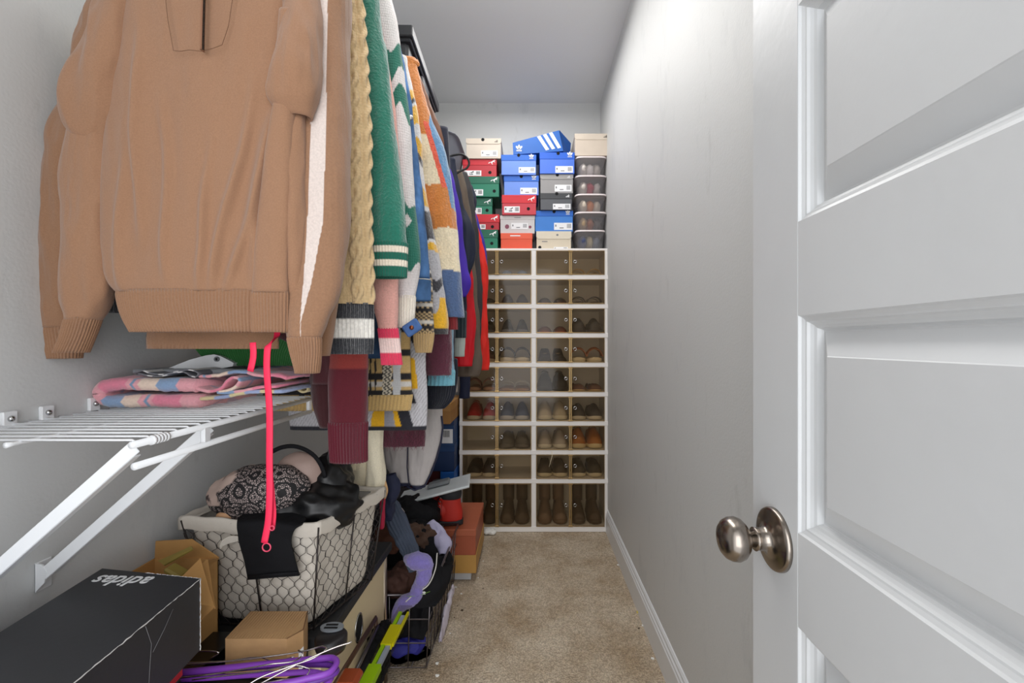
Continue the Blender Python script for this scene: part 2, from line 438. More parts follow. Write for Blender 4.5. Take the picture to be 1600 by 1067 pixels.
def carpet_mat():
    m = bpy.data.materials.new('loop_carpet'); m.use_nodes = True; nt = m.node_tree; n = nt.nodes; L = nt.links; b = n['Principled BSDF']
    b.inputs['Roughness'].default_value = 0.95; b.inputs['Specular IOR Level'].default_value = 0.1
    g = n.new('ShaderNodeNewGeometry')
    a = n.new('ShaderNodeTexNoise'); a.inputs['Scale'].default_value = 4.5; a.inputs['Detail'].default_value = 6; a.inputs['Roughness'].default_value = 0.65
    L.new(g.outputs['Position'], a.inputs['Vector'])
    r = n.new('ShaderNodeValToRGB'); e = r.color_ramp.elements; e[0].position = 0.32; e[1].position = 0.68
    e[0].color = rgba((190, 167, 138)); e[1].color = rgba((232, 216, 193))
    L.new(a.outputs['Fac'], r.inputs[0])
    v = n.new('ShaderNodeTexVoronoi'); v.inputs['Scale'].default_value = 170; L.new(g.outputs['Position'], v.inputs['Vector'])
    mr = n.new('ShaderNodeMapRange'); mr.inputs['From Max'].default_value = 0.7; mr.inputs['To Min'].default_value = 1.10; mr.inputs['To Max'].default_value = 0.62
    L.new(v.outputs['Distance'], mr.inputs['Value'])
    mx = n.new('ShaderNodeVectorMath'); mx.operation = 'MULTIPLY'; L.new(r.outputs[0], mx.inputs[0]); L.new(mr.outputs[0], mx.inputs[1])
    n2 = n.new('ShaderNodeTexNoise'); n2.inputs['Scale'].default_value = 60; n2.inputs['Detail'].default_value = 3; L.new(g.outputs['Position'], n2.inputs['Vector'])
    mr2 = n.new('ShaderNodeMapRange'); mr2.inputs['From Min'].default_value = 0.3; mr2.inputs['From Max'].default_value = 0.7; mr2.inputs['To Min'].default_value = 0.86; mr2.inputs['To Max'].default_value = 1.12
    L.new(n2.outputs['Fac'], mr2.inputs['Value'])
    mx2 = n.new('ShaderNodeVectorMath'); mx2.operation = 'MULTIPLY'; L.new(mx.outputs[0], mx2.inputs[0]); L.new(mr2.outputs[0], mx2.inputs[1])
    L.new(mx2.outputs[0], b.inputs['Base Color'])
    bp = n.new('ShaderNodeBump'); bp.inputs['Distance'].default_value = 0.004; bp.invert = True
    L.new(v.outputs['Distance'], bp.inputs['Height']); L.new(bp.outputs[0], b.inputs['Normal'])
    return m
WALL = wall_mat()
CEIL = mat('ceiling_paint', (226, 227, 228), 0.8, bump=0.0004, scale=120)
TRIM = mat('trim_paint', (226, 228, 230), 0.35, spec=0.5)
DOORM = mat('door_paint', (208, 210, 211), 0.33, bump=0.00025, scale=60, spec=0.5, vary=0.025, vscale=7)
XL, XR, YB, YF, HC = -0.87, 0.473, 3.06, -0.16, 2.76
struct('floor', MB().bb(XL-0.1, XR+0.1, YF-0.12, YB+0.1, -0.05, 0), carpet_mat())
struct('ceiling', MB().bb(XL-0.1, XR+0.1, YF-0.12, YB+0.1, HC, HC+0.05), CEIL)
struct('wall_left', MB().bb(XL-0.1, XL, YF-0.12, YB+0.1, 0, HC), WALL)
struct('wall_right', MB().bb(XR, XR+0.1, YF-0.12, YB+0.1, 0, HC), WALL)
struct('wall_back', MB().bb(XL, XR, YB, YB+0.1, 0, HC), WALL)
fw = MB()       # front wall with the doorway the camera looks in through
fw.bb(XL, -0.66, YF-0.12, YF, 0, HC); fw.bb(0.345, XR, YF-0.12, YF, 0, HC); fw.bb(-0.66, 0.345, YF-0.12, YF, 2.08, HC)
struct('wall_front', fw, WALL)
def baseboard(pts_fn, name):
    prof = [(0, 0), (0.014, 0), (0.014, 0.098), (0.011, 0.106), (0.011, 0.112), (0.0075, 0.118), (0.0075, 0.127), (0.003, 0.135), (0, 0.137)]
    mb = MB(); pts_fn(mb, prof); struct(name, mb, TRIM)
baseboard(lambda mb, pr: mb.prism([(XR-a, b) for a, b in pr], 0, 1) or None, 'x') if False else None
def bbr(name, axis, at, sg, t0, t1):
    prof = [(0, 0), (0.014, 0), (0.014, 0.098), (0.011, 0.104), (0.0115, 0.112), (0.0075, 0.118), (0.0075, 0.127), (0.003, 0.135), (0, 0.137)]
    mb = MB()
    pts = [(at+sg*a, b) for a, b in prof]
    if axis == 'y': mb.prism(pts, t0, t1)
    else: mb.prism(pts, t0, t1, plane='yz')
    struct(name, mb, TRIM)
bbr('baseboard_right', 'y', XR, -1, YF, YB)
bbr('baseboard_left', 'y', XL, 1, YF, YB)
bbr('baseboard_back', 'x', YB, -1, XL, XR)

# ------------------------------------------------------------------ the door, open against the right wall
DX = 0.300; DY1 = 0.613; DY0 = DY1-0.762
def door():
    root = bpy.data.objects.new('door_1', None); C.objects.link(root); root.location = (DX, DY0, 0); root['kind'] = 'structure'
    LOCS[root.name] = np.array((DX, DY0, 0.0))
    rows = [(0.241, 0.484), (0.589, 0.832), (0.937, 1.180), (1.285, 1.527), (1.632, 1.875)]
    y0, y1 = DY0+0.104, DY1-0.104
    st = MB()
    st.bb(DX, DX+0.035, DY1-0.104, DY1, 0.012, 2.04, 0.0015); st.bb(DX, DX+0.035, DY0, DY0+0.104, 0.012, 2.04, 0.0015)
    zs = [0.012]+[v for r in rows for v in r]+[2.04]
    for i in range(0, len(zs), 2): st.bb(DX, DX+0.035, y0, y1, zs[i], zs[i+1])
    obj('door_frame', st, DOORM, root)
    for (a, b) in rows:
        mb = MB()
        # nested loops: inset distance, depth into the door
        prof = [(0.0, 0.0), (0.0015, 0.003), (0.005, 0.005), (0.0070, 0.0055), (0.0085, 0.0085), (0.0110, 0.011), (0.0140, 0.0125), (0.0155, 0.0165), (0.0170, 0.0180),
                (0.0190, 0.0180), (0.0440, 0.0040), (0.0450, 0.0030)]
        L = []
        for (i_, dd) in prof:
            L.append([(DX+dd, y0+i_, a+i_), (DX+dd, y1-i_, a+i_), (DX+dd, y1-i_, b-i_), (DX+dd, y0+i_, b-i_)])
        mb.grid(np.array(L), closed_u=True, smooth=False, flip=False, cap1=True)
        obj('panel', mb, DOORM, root)
        mb = MB(); mb.bb(DX+0.022, DX+0.034, y0, y1, a, b); obj('panel_core', mb, DOORM, root)
    return root
DR = door()
NICK = mat('satin_nickel', (150, 141, 132), 0.24, 1.0, bump=0.00003, scale=400)
NICKD = mat('satin_nickel_dark', (120, 108, 98), 0.22, 1.0)
ky, kz = 0.556, 0.910
kb = MB(); kb.lathe([(0.0, 0.0), (0.0375, 0.0), (0.0375, -0.003), (0.0365, -0.0055), (0.034, -0.0068), (0.024, -0.0085), (0.0165, -0.011), (0.0135, -0.015), (0.0130, -0.024), (0.0140, -0.026), (0.0, -0.026)], (DX, ky, kz), 'x', 48)
kr = obj('door_handle', kb, NICK, DR)
kk = MB(); kk.lathe([(0.0, -0.025), (0.0098, -0.025), (0.0098, -0.032), (0.0125, -0.034), (0.019, -0.0375), (0.0240, -0.0425), (0.0262, -0.0485), (0.0255, -0.0555), (0.0225, -0.0615), (0.017, -0.0660), (0.009, -0.0685), (0.0, -0.0692)][::1], (DX, ky, kz), 'x', 48)
obj('knob', kk, NICK, kr)
hg = MB()
for z in (0.25, 1.05, 1.83):
    hg.wire([(DX+0.002, DY0-0.006, z-0.045), (DX+0.002, DY0-0.006, z+0.045)], 0.006, 10)
obj('hinge', hg, NICK, DR)
# ================================================================== fixed shelving
WHITE = mat('white_coated_wire', (236, 238, 240), 0.3)
CHROME = mat('chrome', (190, 190, 190), 0.18, 1.0)
def wire_shelf(label, y0, y1, z, xw, xr, group=None, brackets=(), cross=0.0254, rod=True, drop=0.034):
    t = thing('wire_shelf', label, 'shelf', ((xw+xr)/2, (y0+y1)/2, z), group=group)
    n = int(round((y1-y0-0.004)/cross))
    base = None
    for i in range(n+1):
        y = y0+0.004+i*cross
        if base is None:
            mb = MB(); mb.wire([(xw+0.004, y, z+0.002), (xr-0.004, y, z+0.002), (xr+0.001, y, z-0.001)], 0.0017, 6)
            base = obj('cross_wire', mb, WHITE, t)
            by = base.location.y
        else:
            c = base.copy(); C.objects.link(c); c.parent = t; c.location.y = by+i*cross
    mb = MB(); mb.wire([(xr, y0-0.002, z-0.004), (xr, y1, z-0.004)], 0.0052, 14); obj('front_rail', mb, WHITE, t)
    mb = MB()
    xm = xw+(xr-xw)*0.5
    mb.wire([(xm, y0-0.014, z-0.0015), (xm, y0-0.005, z-0.0015), (xm, y1, z-0.0015)], [0.0042, 0.003, 0.0024], 8); obj('middle_wire', mb, WHITE, t)
    mb = MB(); mb.wire([(xw+0.006, y0, z-0.0015), (xw+0.006, y1, z-0.0015)], 0.0026, 8); obj('back_wire', mb, WHITE, t)
    if rod:
        mb = MB(); mb.wire([(xr+0.002, y0, z-drop), (xr+0.002, y1, z-drop)], 0.0052, 14); obj('hang_rail', mb, WHITE, t)
        for yy in (y0+(y1-y0)*0.28, y1-0.004):
            mb = MB(); mb.bb(xr-0.003, xr+0.005, yy-0.010, yy+0.006, z-drop, z-0.004, 0.002); obj('connector', mb, WHITE, t)
        mb = MB()          # coating wrapped over the front rail
        for k in range(5):
            yy = y0+0.03+k*0.006; mb.wire([(xr, yy, z-0.004), (xr, yy+0.0045, z-0.004)], 0.0072, 10)
        obj('rail_wrap', mb, WHITE, t)
    for yb in brackets:
        dz = xr-xw-0.005; zt = z-0.01; zb = z-0.272; x0 = xr-0.012; x1 = xw+0.012
        mb = MB(); d = Vector((x1-x0, 0, zb-zt)); L = d.length; d.normalize(); ang = math.atan2(-d.z, -d.x)
        R = Matrix.Rotation(-ang, 3, 'Y')
        mid = ((x0+x1)/2, yb, (zt+zb)/2)
        mb.box(mid, (L, 0.0025, 0.0195), 0.001, R=R)
        mb.box((mid[0]+math.sin(ang)*0.009, yb+0.006, mid[2]-math.cos(ang)*0.009), (L*0.94, 0.013, 0.002), 0.0005, R=R)
        b = obj('bracket', mb, WHITE, t)
        mb = MB(); out = [(xw+0.001, zb+0.022), (xw+0.014, zb+0.020), (xw+0.022, zb+0.008), (xw+0.018, zb-0.012), (xw+0.001, zb-0.030)]
        mb.prism(out, yb-0.002, yb+0.0005); mb.bb(xw, xw+0.003, yb-0.002, yb+0.026, zb-0.030, zb+0.022, 0.001)
        obj('bracket_foot', mb, WHITE, b)
        mb = MB(); mb.lathe([(0, 0.0065), (0.003, 0.006), (0.0055, 0.003), (0.006, 0.0), (0, 0)], (xw+0.003, yb+0.011, zb-0.008), 'x', 16)
        obj('screw', mb, CHROME, b)
    return t
SZ = 1.012
ws = wire_shelf('short white wire shelf on the left wall with a folded plaid blanket on it', 0.63, 1.137, SZ, XL, -0.55, brackets=(0.648, 0.80))
for (px, py) in ((5, 655), (65, 645), (140, 631)):
    d = -XL*711/(828-px); z = Z(py, d)
    mb = MB(); mb.bb(XL, XL+0.007, d-0.006, d+0.016, z-0.014, z+0.012, 0.0015)
    c = obj('wall_clip', mb, WHITE, ws)
    mb = MB(); mb.lathe([(0, 0.0055), (0.0025, 0.005), (0.005, 0.002), (0.005, 0), (0, 0)], (XL+0.007, d+0.005, z), 'x', 14); obj('screw', mb, CHROME, c)
RZ = 2.055; RX = -0.55
ws2 = wire_shelf('long white wire shelf high above the hanging clothes', 0.55, 3.0, 2.115, XL, -0.545, brackets=(1.0, 2.2), rod=False)
mb = MB(); mb.wire([(RX, 0.5, RZ), (RX, 2.98, RZ)], 0.012, 16)
rod = obj('hanging_rod', mb, mat('rod_metal', (200, 200, 202), 0.3, 1.0)); tag(rod, 'long metal clothes rod the sweaters and jackets hang from', 'rod')
mb = MB()
for y in (0.55, 1.75, 2.9):
    mb.wire([(RX+0.02, y, 2.105), (RX+0.02, y, RZ-0.016), (RX, y, RZ-0.018), (RX-0.02, y, RZ-0.01)], 0.003, 6)
obj('rod_hook', mb, WHITE, rod)

# ================================================================== shoe cabinet with smoked doors
CW = mat('cabinet_white', (238, 234, 230), 0.35)
SMOKE = cheapglass('smoked_pane', (236, 230, 220), rough=0.05, gloss=0.5, diff=0.05, dcol=(150, 128, 96))
GOLD = mat('gold_edge', (160, 132, 86), 0.3, 0.6)
CLEARW = mat('cabinet_inner', (232, 226, 216), 0.6)
YU = 2.76; UX0, UX1 = X(718, YU), X(949.5, YU); UM = X(834, YU)
rowpx = [388, 433, 478.5, 524, 570, 616, 661.5, 706.5, 751.5, 830]
RZs = [Z(p, YU) for p in rowpx]; RZs[-1] = 0.005
UD = 0.285
cab = thing('shoe_cabinet', 'tall white stacking shoe cabinet with smoked see-through doors against the back wall', 'cabinet', ((UX0+UX1)/2, YU, 0))
mb = MB(); mb.bb(UX0, UX1, YU, YU+UD, RZs[0]-0.014, RZs[0], 0.002); obj('top_panel', mb, CW, cab)
for i in range(1, 10):
    mb = MB(); z = RZs[i]
    if i < 9: mb.bb(UX0-0.002, UX1+0.002, YU-0.003, YU+UD, z-0.014, z+0.014, 0.002)
    else: mb.bb(UX0-0.002, UX1+0.002, YU-0.003, YU+UD, 0.002, 0.034, 0.002)
    obj('shelf_board', mb, CW, cab)
for i in range(9):
    z1 = RZs[i]-0.014; z0 = RZs[i+1]+0.014 if i < 8 else 0.034
    for x, wd in ((UX0+0.009, 0.018), (UM, 0.028), (UX1-0.009, 0.018)):
        mb = MB(); mb.bb(x-wd/2, x+wd/2, YU, YU+0.022, z0, z1, 0.001)
        mb.bb(x-0.0015, x+0.0015, YU+0.022, YU+UD-0.005, z0, z1); obj('upright', mb, CW, cab)
    for x in (UX0, UX1):
        s = -1 if x == UX0 else 1
        mb = MB(); mb.bb(min(x, x+s*0.006), max(x, x+s*0.006), YU+0.03, YU+0.045, (z0+z1)/2-0.006, (z0+z1)/2+0.006, 0.001); obj('side_catch', mb, CW, cab)
    mb = MB(); mb.bb(UX0+0.01, UX1-0.01, YU+UD-0.006, YU+UD, z0-0.012, z1+0.012); obj('back_panel', mb, CLEARW, cab)
    for (xa, xb) in ((UX0+0.018, UM-0.014), (UM+0.014, UX1-0.018)):
        xm = (xa+xb)/2
        for side, (p, q) in enumerate(((xa+0.002, xm-0.0015), (xm+0.0015, xb-0.002))):
            dt = obj('door', MB().bb(p, q, YU-0.0035, YU-0.0015, z0+0.002, z1-0.002), SMOKE, cab)
            fr = MB(); e = 0.004
            fr.bb(p, q, YU-0.006, YU-0.001, z0+0.001, z0+0.001+e); fr.bb(p, q, YU-0.006, YU-0.001, z1-0.001-e*0.6, z1-0.001)
            if side == 0: fr.bb(q-0.007, q, YU-0.006, YU-0.001, z0, z1); fr.bb(p, p+0.0025, YU-0.006, YU-0.001, z0, z1)
            else: fr.bb(p, p+0.007, YU-0.006, YU-0.001, z0, z1); fr.bb(q-0.0025, q, YU-0.006, YU-0.001, z0, z1)
            obj('door_edge', fr, GOLD, dt)
            kx = q-0.026 if side == 0 else p+0.026
            kz_ = z1-(z1-z0)*(0.46 if i < 8 else 0.5)
            ring = MB(); ring.wire([(kx+0.0085*math.cos(a), YU-0.005, kz_+0.0085*math.sin(a)) for a in np.linspace(0, 2*PI, 20, endpoint=False)], 0.0024, 6, closed=True)
            obj('finger_ring', ring, CHROME, dt)
        for zz in (z0+0.004, z1-0.004):
            mb = MB(); mb.bb(xm-0.014, xm+0.014, YU-0.0085, YU-0.001, zz-0.005, zz+0.005, 0.0015); obj('hinge_clip', mb, GOLD, cab)

# ================================================================== shoes
RUB = mat('rubber_sole_white', (228, 222, 208), 0.5)
def shoe_mesh(kind):
    """toe points to -y, heel at +y, local origin under the middle; returns dict part->MB"""
    L, W = 0.255, 0.094
    out = {}
    def planform(t):    # half width and centre shift along the foot, t 0 toe .. 1 heel
        w_ = np.interp(t, [0, 0.05, 0.15, 0.32, 0.55, 0.75, 0.92, 1.0], [0.40, 0.74, 0.94, 1.04, 0.86, 0.80, 0.72, 0.30])
        return w_*W/2
    ts = np.array([0, 0.02, 0.05, 0.1, 0.18, 0.28, 0.4, 0.5, 0.6, 0.7, 0.8, 0.9, 0.96, 1.0])
    so = MB(); hs = {'sneaker': 0.026, 'slip_on': 0.022, 'slide': 0.026, 'boot': 0.028, 'heel': 0.006, 'flat': 0.009, 'sandal': 0.014}[kind]
    lift = lambda t: (0.055*max(0, (t-0.35)/0.65)**1.3 if kind == 'heel' else 0.004*max(0, 0.12-t)/0.12)
    rings = []
    for t in ts:
        hw = planform(t); y = -L/2+L*t; z0 = lift(t); r = []
        for k in range(16):
            a = 2*PI*k/16; sx = math.copysign(abs(math.cos(a))**0.6, math.cos(a)); sz = math.copysign(abs(math.sin(a))**0.4, math.sin(a))
            r.append((sx*hw, y, z0+hs/2+sz*hs/2))
        rings.append(r)
    so.grid(np.array(rings), closed_u=True, cap0=True, cap1=True, smooth=True)
    if kind == 'heel':
        so.wire([(0, L/2-0.03, 0.052), (0, L/2-0.026, 0.0)], [0.018, 0.008], 10)
    out['sole'] = so
    up = MB()
    if kind in ('sneaker', 'slip_on', 'boot', 'flat', 'heel'):
        top = {'sneaker': [0, 0.34, 0.50, 0.58, 0.72, 0.95, 1.0, 1.0, 0.95, 0.85, 0.86, 0.95, 0.9, 0.6], 'slip_on': [0, 0.42, 0.62, 0.70, 0.72, 0.85, 1.0, 0.85, 0.72, 0.7, 0.76, 0.9, 0.85, 0.5],
               'boot': [0, 0.22, 0.32, 0.36, 0.38, 0.45, 0.62, 0.8, 0.9, 0.9, 0.92, 0.95, 0.9, 0.7], 'flat': [0, 0.3, 0.55, 0.7, 0.8, 0.7, 0.5, 0.45, 0.45, 0.5, 0.65, 0.85, 0.8, 0.4],
               'heel': [0, 0.3, 0.5, 0.6, 0.7, 0.5, 0.4, 0.4, 0.5, 0.6, 0.8, 1.0, 0.9, 0.4]}[kind]
        H = {'sneaker': 0.082, 'slip_on': 0.07, 'boot': 0.13, 'flat': 0.045, 'heel': 0.05}[kind]
        rings = []
        for t, h in zip(ts, top):
            hw = planform(t)*0.95+0.0005; y = -L/2+L*(0.015+t*0.97); z0 = hs*0.7+lift(t); r = []
            for k in range(20):
                a = PI*k/19
                n_ = 2.6 if t > 0.5 else 2.2
                sx = math.copysign(abs(math.cos(a))**(2/n_), math.cos(a)); sz = abs(math.sin(a))**(2/n_)
                hh = H*h+0.001
                nar = 1-0.30*sz*(1 if t > 0.3 else t/0.3)
                dip = 0.0
                if t > 0.55 and abs(sx) < 0.75 and kind != 'boot': dip = -0.018*sz
                if kind in ('flat', 'heel') and 0.25 < t < 0.95 and abs(sx) < 0.85: dip = -hh*0.85*sz
                r.append((sx*hw*nar, y, z0+hh*sz+dip))
            rings.append(r)
        up.grid(np.array(rings), closed_u=True, cap0=True, cap1=True)
        if kind == 'boot':
            r2 = []
            for i, z in enumerate(np.linspace(0.10, 0.24, 8)):
                r2.append([(0.036*math.cos(a), 0.055+0.052*math.sin(a), z) for a in np.linspace(0, 2*PI, 20, endpoint=False)])
            r2.append([(0.030*math.cos(a), 0.055+0.045*math.sin(a), 0.24) for a in np.linspace(0, 2*PI, 20, endpoint=False)])
            r2.append([(0.028*math.cos(a), 0.055+0.043*math.sin(a), 0.18) for a in np.linspace(0, 2*PI, 20, endpoint=False)])
            up.grid(np.array(r2), closed_u=True, cap1=True)
        out['upper'] = up
        if kind in ('sneaker', 'boot'):
            la = MB()
            for k in range(5):
                y = -0.052+k*0.017; z = hs*0.7+H*(0.62+k*0.095 if kind == 'sneaker' else 0.42+k*0.09)
                la.wire([(-0.021, y, z-0.006), (-0.008, y+0.003, z+0.004), (0.008, y-0.003, z+0.004), (0.021, y, z-0.006)], 0.0022, 5)
            out['laces'] = la
    else:
        if kind == 'slide':
            G = [[(x, y, hs-0.002+0.062*math.sqrt(max(0, 1-(x/0.046)**2))*(1-0.18*abs(y+0.055)/0.04)) for x in np.linspace(-0.0455, 0.0455, 13)] for y in np.linspace(-0.095, -0.015, 6)]
            sheet(up, G, 10, 26, th=0.005)
        else:
            for y0 in (-0.08, -0.05, 0.03):
                G = [[(x, y, hs-0.002+0.04*math.sqrt(max(0, 1-(x/0.046)**2))) for x in np.linspace(-0.0455, 0.0455, 11)] for y in (y0, y0+0.012)]
                sheet(up, np.array(G), 3, 20, th=0.003)
        out['strap'] = up
    return out
SHOEM = {}
def shoe(kind, label, cols, x, y, z, rz=0, group=None, sc=1.0):
    """cols: colours of sole, upper, laces"""
    t = thing('shoe', label, 'shoe', (x, y, z), (0, 0, rz), group); t.scale = (sc, min(sc, 0.98), sc)
    for i, (pn, col) in enumerate(zip([k for k in ({'slide': ('sole', 'strap'), 'sandal': ('sole', 'strap')}.get(kind, ('sole', 'upper', 'laces')))], cols)):
        key = (kind, pn, tuple(col))
        if key not in SHOEM:
            mm = shoe_mesh(kind)
            if pn not in mm: continue
            o = obj(pn, mm[pn], mat('shoe_%s_%d_%d_%d' % ((pn,)+tuple(col)), col, 0.6, bump=0.0004, scale=500), t, world=False)
            SHOEM[key] = o
        else:
            c = SHOEM[key].copy(); C.objects.link(c); c.parent = t
cells = [(727, 775), (780, 827), (840, 888), (893, 944)]
ordn = ['top', 'second', 'third', 'fourth', 'fifth', 'sixth', 'seventh', 'eighth', 'bottom']
colnm = ['far left', 'left of centre', 'right of centre', 'far right']
WT, DK = (226, 220, 205), (40, 40, 44)
plan = [
 (0, 3, 'sandal', 'flat sandals with gold beads', [(120, 100, 80), (214, 180, 120)], 0.9),
 (0, 1, 'flat', 'folded pale blue slippers', [(200, 210, 225), (120, 140, 180)], 0.9),
 (1, 0, 'flat', 'black ballet flats', [DK, (30, 30, 36)], 0.95), (1, 1, 'slip_on', 'dark navy slip-ons', [(50, 52, 66), (34, 38, 60)], 0.85),
 (1, 2, 'flat', 'black shiny flats', [(110, 70, 70), (44, 36, 40)], 1.0), (1, 3, 'sandal', 'dark strappy sandals', [(70, 60, 60), (60, 55, 62)], 0.95),
 (2, 0, 'slip_on', 'black slip-ons', [(70, 70, 74), (30, 30, 34)], 0.9), (2, 1, 'sneaker', 'dark navy sneakers', [(120, 125, 140), (34, 38, 52), (90, 95, 110)], 0.85),
 (2, 2, 'flat', 'rust red loafers', [(160, 80, 55), (96, 48, 44)], 1.0), (2, 3, 'slip_on', 'dark grey suede clogs', [(64, 60, 58), (70, 66, 64)], 1.15),
 (3, 0, 'slip_on', 'maroon brown slip-ons', [(190, 170, 150), (84, 50, 46)], 0.9), (3, 1, 'slide', 'navy slides', [(226, 214, 190), (32, 44, 72)], 1.05),
 (3, 2, 'heel', 'black heels', [(216, 190, 150), (34, 34, 38)], 1.0), (3, 3, 'slide', 'tan leather slides', [(236, 222, 190), (176, 104, 50)], 1.05),
 (4, 0, 'slide', 'dusty pink slides', [(190, 150, 130), (166, 124, 118)], 0.9), (4, 1, 'sandal', 'silver studded sandals', [(176, 128, 80), (214, 214, 210)], 1.1),
 (4, 2, 'sneaker', 'black high sneakers', [(40, 40, 44), (44, 46, 52), (30, 30, 30)], 1.15), (4, 3, 'flat', 'brown leather loafers', [(222, 190, 140), (104, 66, 52)], 1.05),
 (5, 0, 'sneaker', 'bright red canvas sneakers', [WT, (200, 22, 34), (210, 40, 46)], 1.0), (5, 1, 'sneaker', 'denim blue sneakers', [(214, 216, 224), (82, 100, 142), (222, 222, 226)], 1.0),
 (5, 2, 'sneaker', 'cream sneakers', [(238, 230, 208), (206, 196, 178), (240, 236, 224)], 1.05), (5, 3, 'slip_on', 'charcoal slip-ons', [(226, 216, 196), (66, 62, 62)], 1.08),
 (6, 1, 'slip_on', 'grey felt slippers', [(110, 106, 102), (96, 92, 88)], 1.1), (6, 2, 'sneaker', 'white lace-up sneakers', [(238, 234, 222), (196, 188, 182), (236, 232, 226)], 1.0),
 (6, 3, 'sneaker', 'tan lace-up ankle shoes', [(236, 216, 170), (190, 118, 48), (110, 70, 40)], 1.1),
 (7, 0, 'slip_on', 'black skate shoes', [(232, 222, 198), (50, 46, 46)], 1.08), (7, 2, 'slip_on', 'dark brown slip-ons', [(230, 218, 190), (74, 62, 54)], 1.08),
 (7, 3, 'slip_on', 'dark olive slip-ons', [(232, 220, 192), (72, 64, 52)], 1.08),
 (8, 0, 'boot', 'dark brown boots', [(60, 44, 34), (72, 48, 34), (40, 30, 24)], 0.95), (8, 1, 'boot', 'grey brown boots', [(90, 76, 64), (92, 78, 66), (50, 44, 40)], 1.0),
 (8, 2, 'boot', 'taupe suede boots', [(120, 98, 80), (128, 106, 90), (90, 80, 70)], 1.0), (8, 3, 'boot', 'dark taupe boots', [(84, 70, 60), (88, 74, 64), (60, 50, 44)], 1.0),
]
for (r, c, kind, nm, cols, sc) in plan:
    z0 = RZs[r+1]+0.0145 if r < 8 else 0.0345
    a, b = cells[c]
    xa, xb = X(a, YU), X(b, YU); mx_ = (xa+xb)/2; wd = (xb-xa)
    for s, nmside in ((-1, 'left'), (1, 'right')):
        shoe(kind, '%s shoe of the %s, %s row, %s cubby' % (nmside, nm, ordn[r], colnm[c]), cols, mx_+s*wd*0.245, YU+0.148, z0, rz=s*0.03, group='pairs of shoes behind the smoked doors', sc=min(sc, 1.12))
# loose lace that hangs out of the seventh row
mb = MB(); mb.wire([P(862, 705, 2.752), P(863, 712, 2.748), P(860, 722, 2.747), P(858, 729, 2.748)], 0.0015, 5)
tag(obj('loose_lace', mb, mat('lace_cream', (232, 220, 190), 0.8)), 'cream shoelace dangling out below the white lace-up sneakers', 'shoelace')
# ================================================================== shoeboxes
LBL = mat('label_paper', (236, 236, 238), 0.6); INK = mat('black_ink', (24, 24, 26), 0.6); GREYINK = mat('grey_ink', (120, 120, 124), 0.6)
WPRINT = mat('white_print', (240, 241, 242), 0.5); HOLE = mat('hole_dark', (10, 10, 12), 0.9)
def disk(mb, cx, cz, rx, rz, y, th=0.0004, n=16, rot=0, mi=0):
    p = []
    for k in range(n):
        a = 2*PI*k/n; u, v = rx*math.cos(a), rz*math.sin(a)
        p.append((cx+u*math.cos(rot)-v*math.sin(rot), cz+u*math.sin(rot)+v*math.cos(rot)))
    mb.prism(p, y, y+th, mi)
def trefoil(mb, cx, cz, s, y, mi=0):
    for a, l in ((0, 1.0), (0.75, 0.86), (-0.75, 0.86)):
        disk(mb, cx-math.sin(a)*s*0.42, cz+math.cos(a)*s*0.35, s*0.17, s*0.42*l, y, rot=a, mi=mi)
    for k in range(2): mb.bb(cx-s*0.46, cx+s*0.46, y, y+0.0004, cz-s*(0.22+0.15*k), cz-s*(0.15+0.15*k), mi=mi)
def threebars(mb, cx, cz, s, y, mi=0):
    for k, (x, h) in enumerate(((-0.38, 0.34), (-0.02, 0.62), (0.34, 0.9))):
        x = cx+x*s; w_ = 0.22*s; z0 = cz-0.4*s; h *= s
        mb.prism([(x-w_/2, z0+0.12*s*(2-k)*0), (x+w_/2, z0), (x+w_/2, z0+h*0.72), (x-w_/2-0.0*s, z0+h*0.95)], y, y+0.0004, mi)
CAT = [(-0.50, -0.10), (-0.34, 0.02), (-0.20, 0.02), (-0.02, 0.10), (0.18, 0.24), (0.30, 0.30), (0.36, 0.40), (0.42, 0.32), (0.50, 0.28), (0.46, 0.20), (0.34, 0.18),
       (0.40, 0.04), (0.46, -0.02), (0.38, -0.04), (0.24, 0.08), (0.06, -0.06), (0.04, -0.22), (0.14, -0.34), (0.04, -0.34), (-0.06, -0.20), (-0.12, -0.06), (-0.30, -0.06), (-0.44, -0.20), (-0.54, -0.18)]
def leapcat(mb, cx, cz, s, y, mi=0): mb.prism([(cx+a*s, cz+b*s) for a, b in CAT], y, y+0.0004, mi)
def cardmat(nm, col): return mat('card_'+nm, col, 0.5, bump=0.0002, scale=60, vary=0.05, vscale=12)
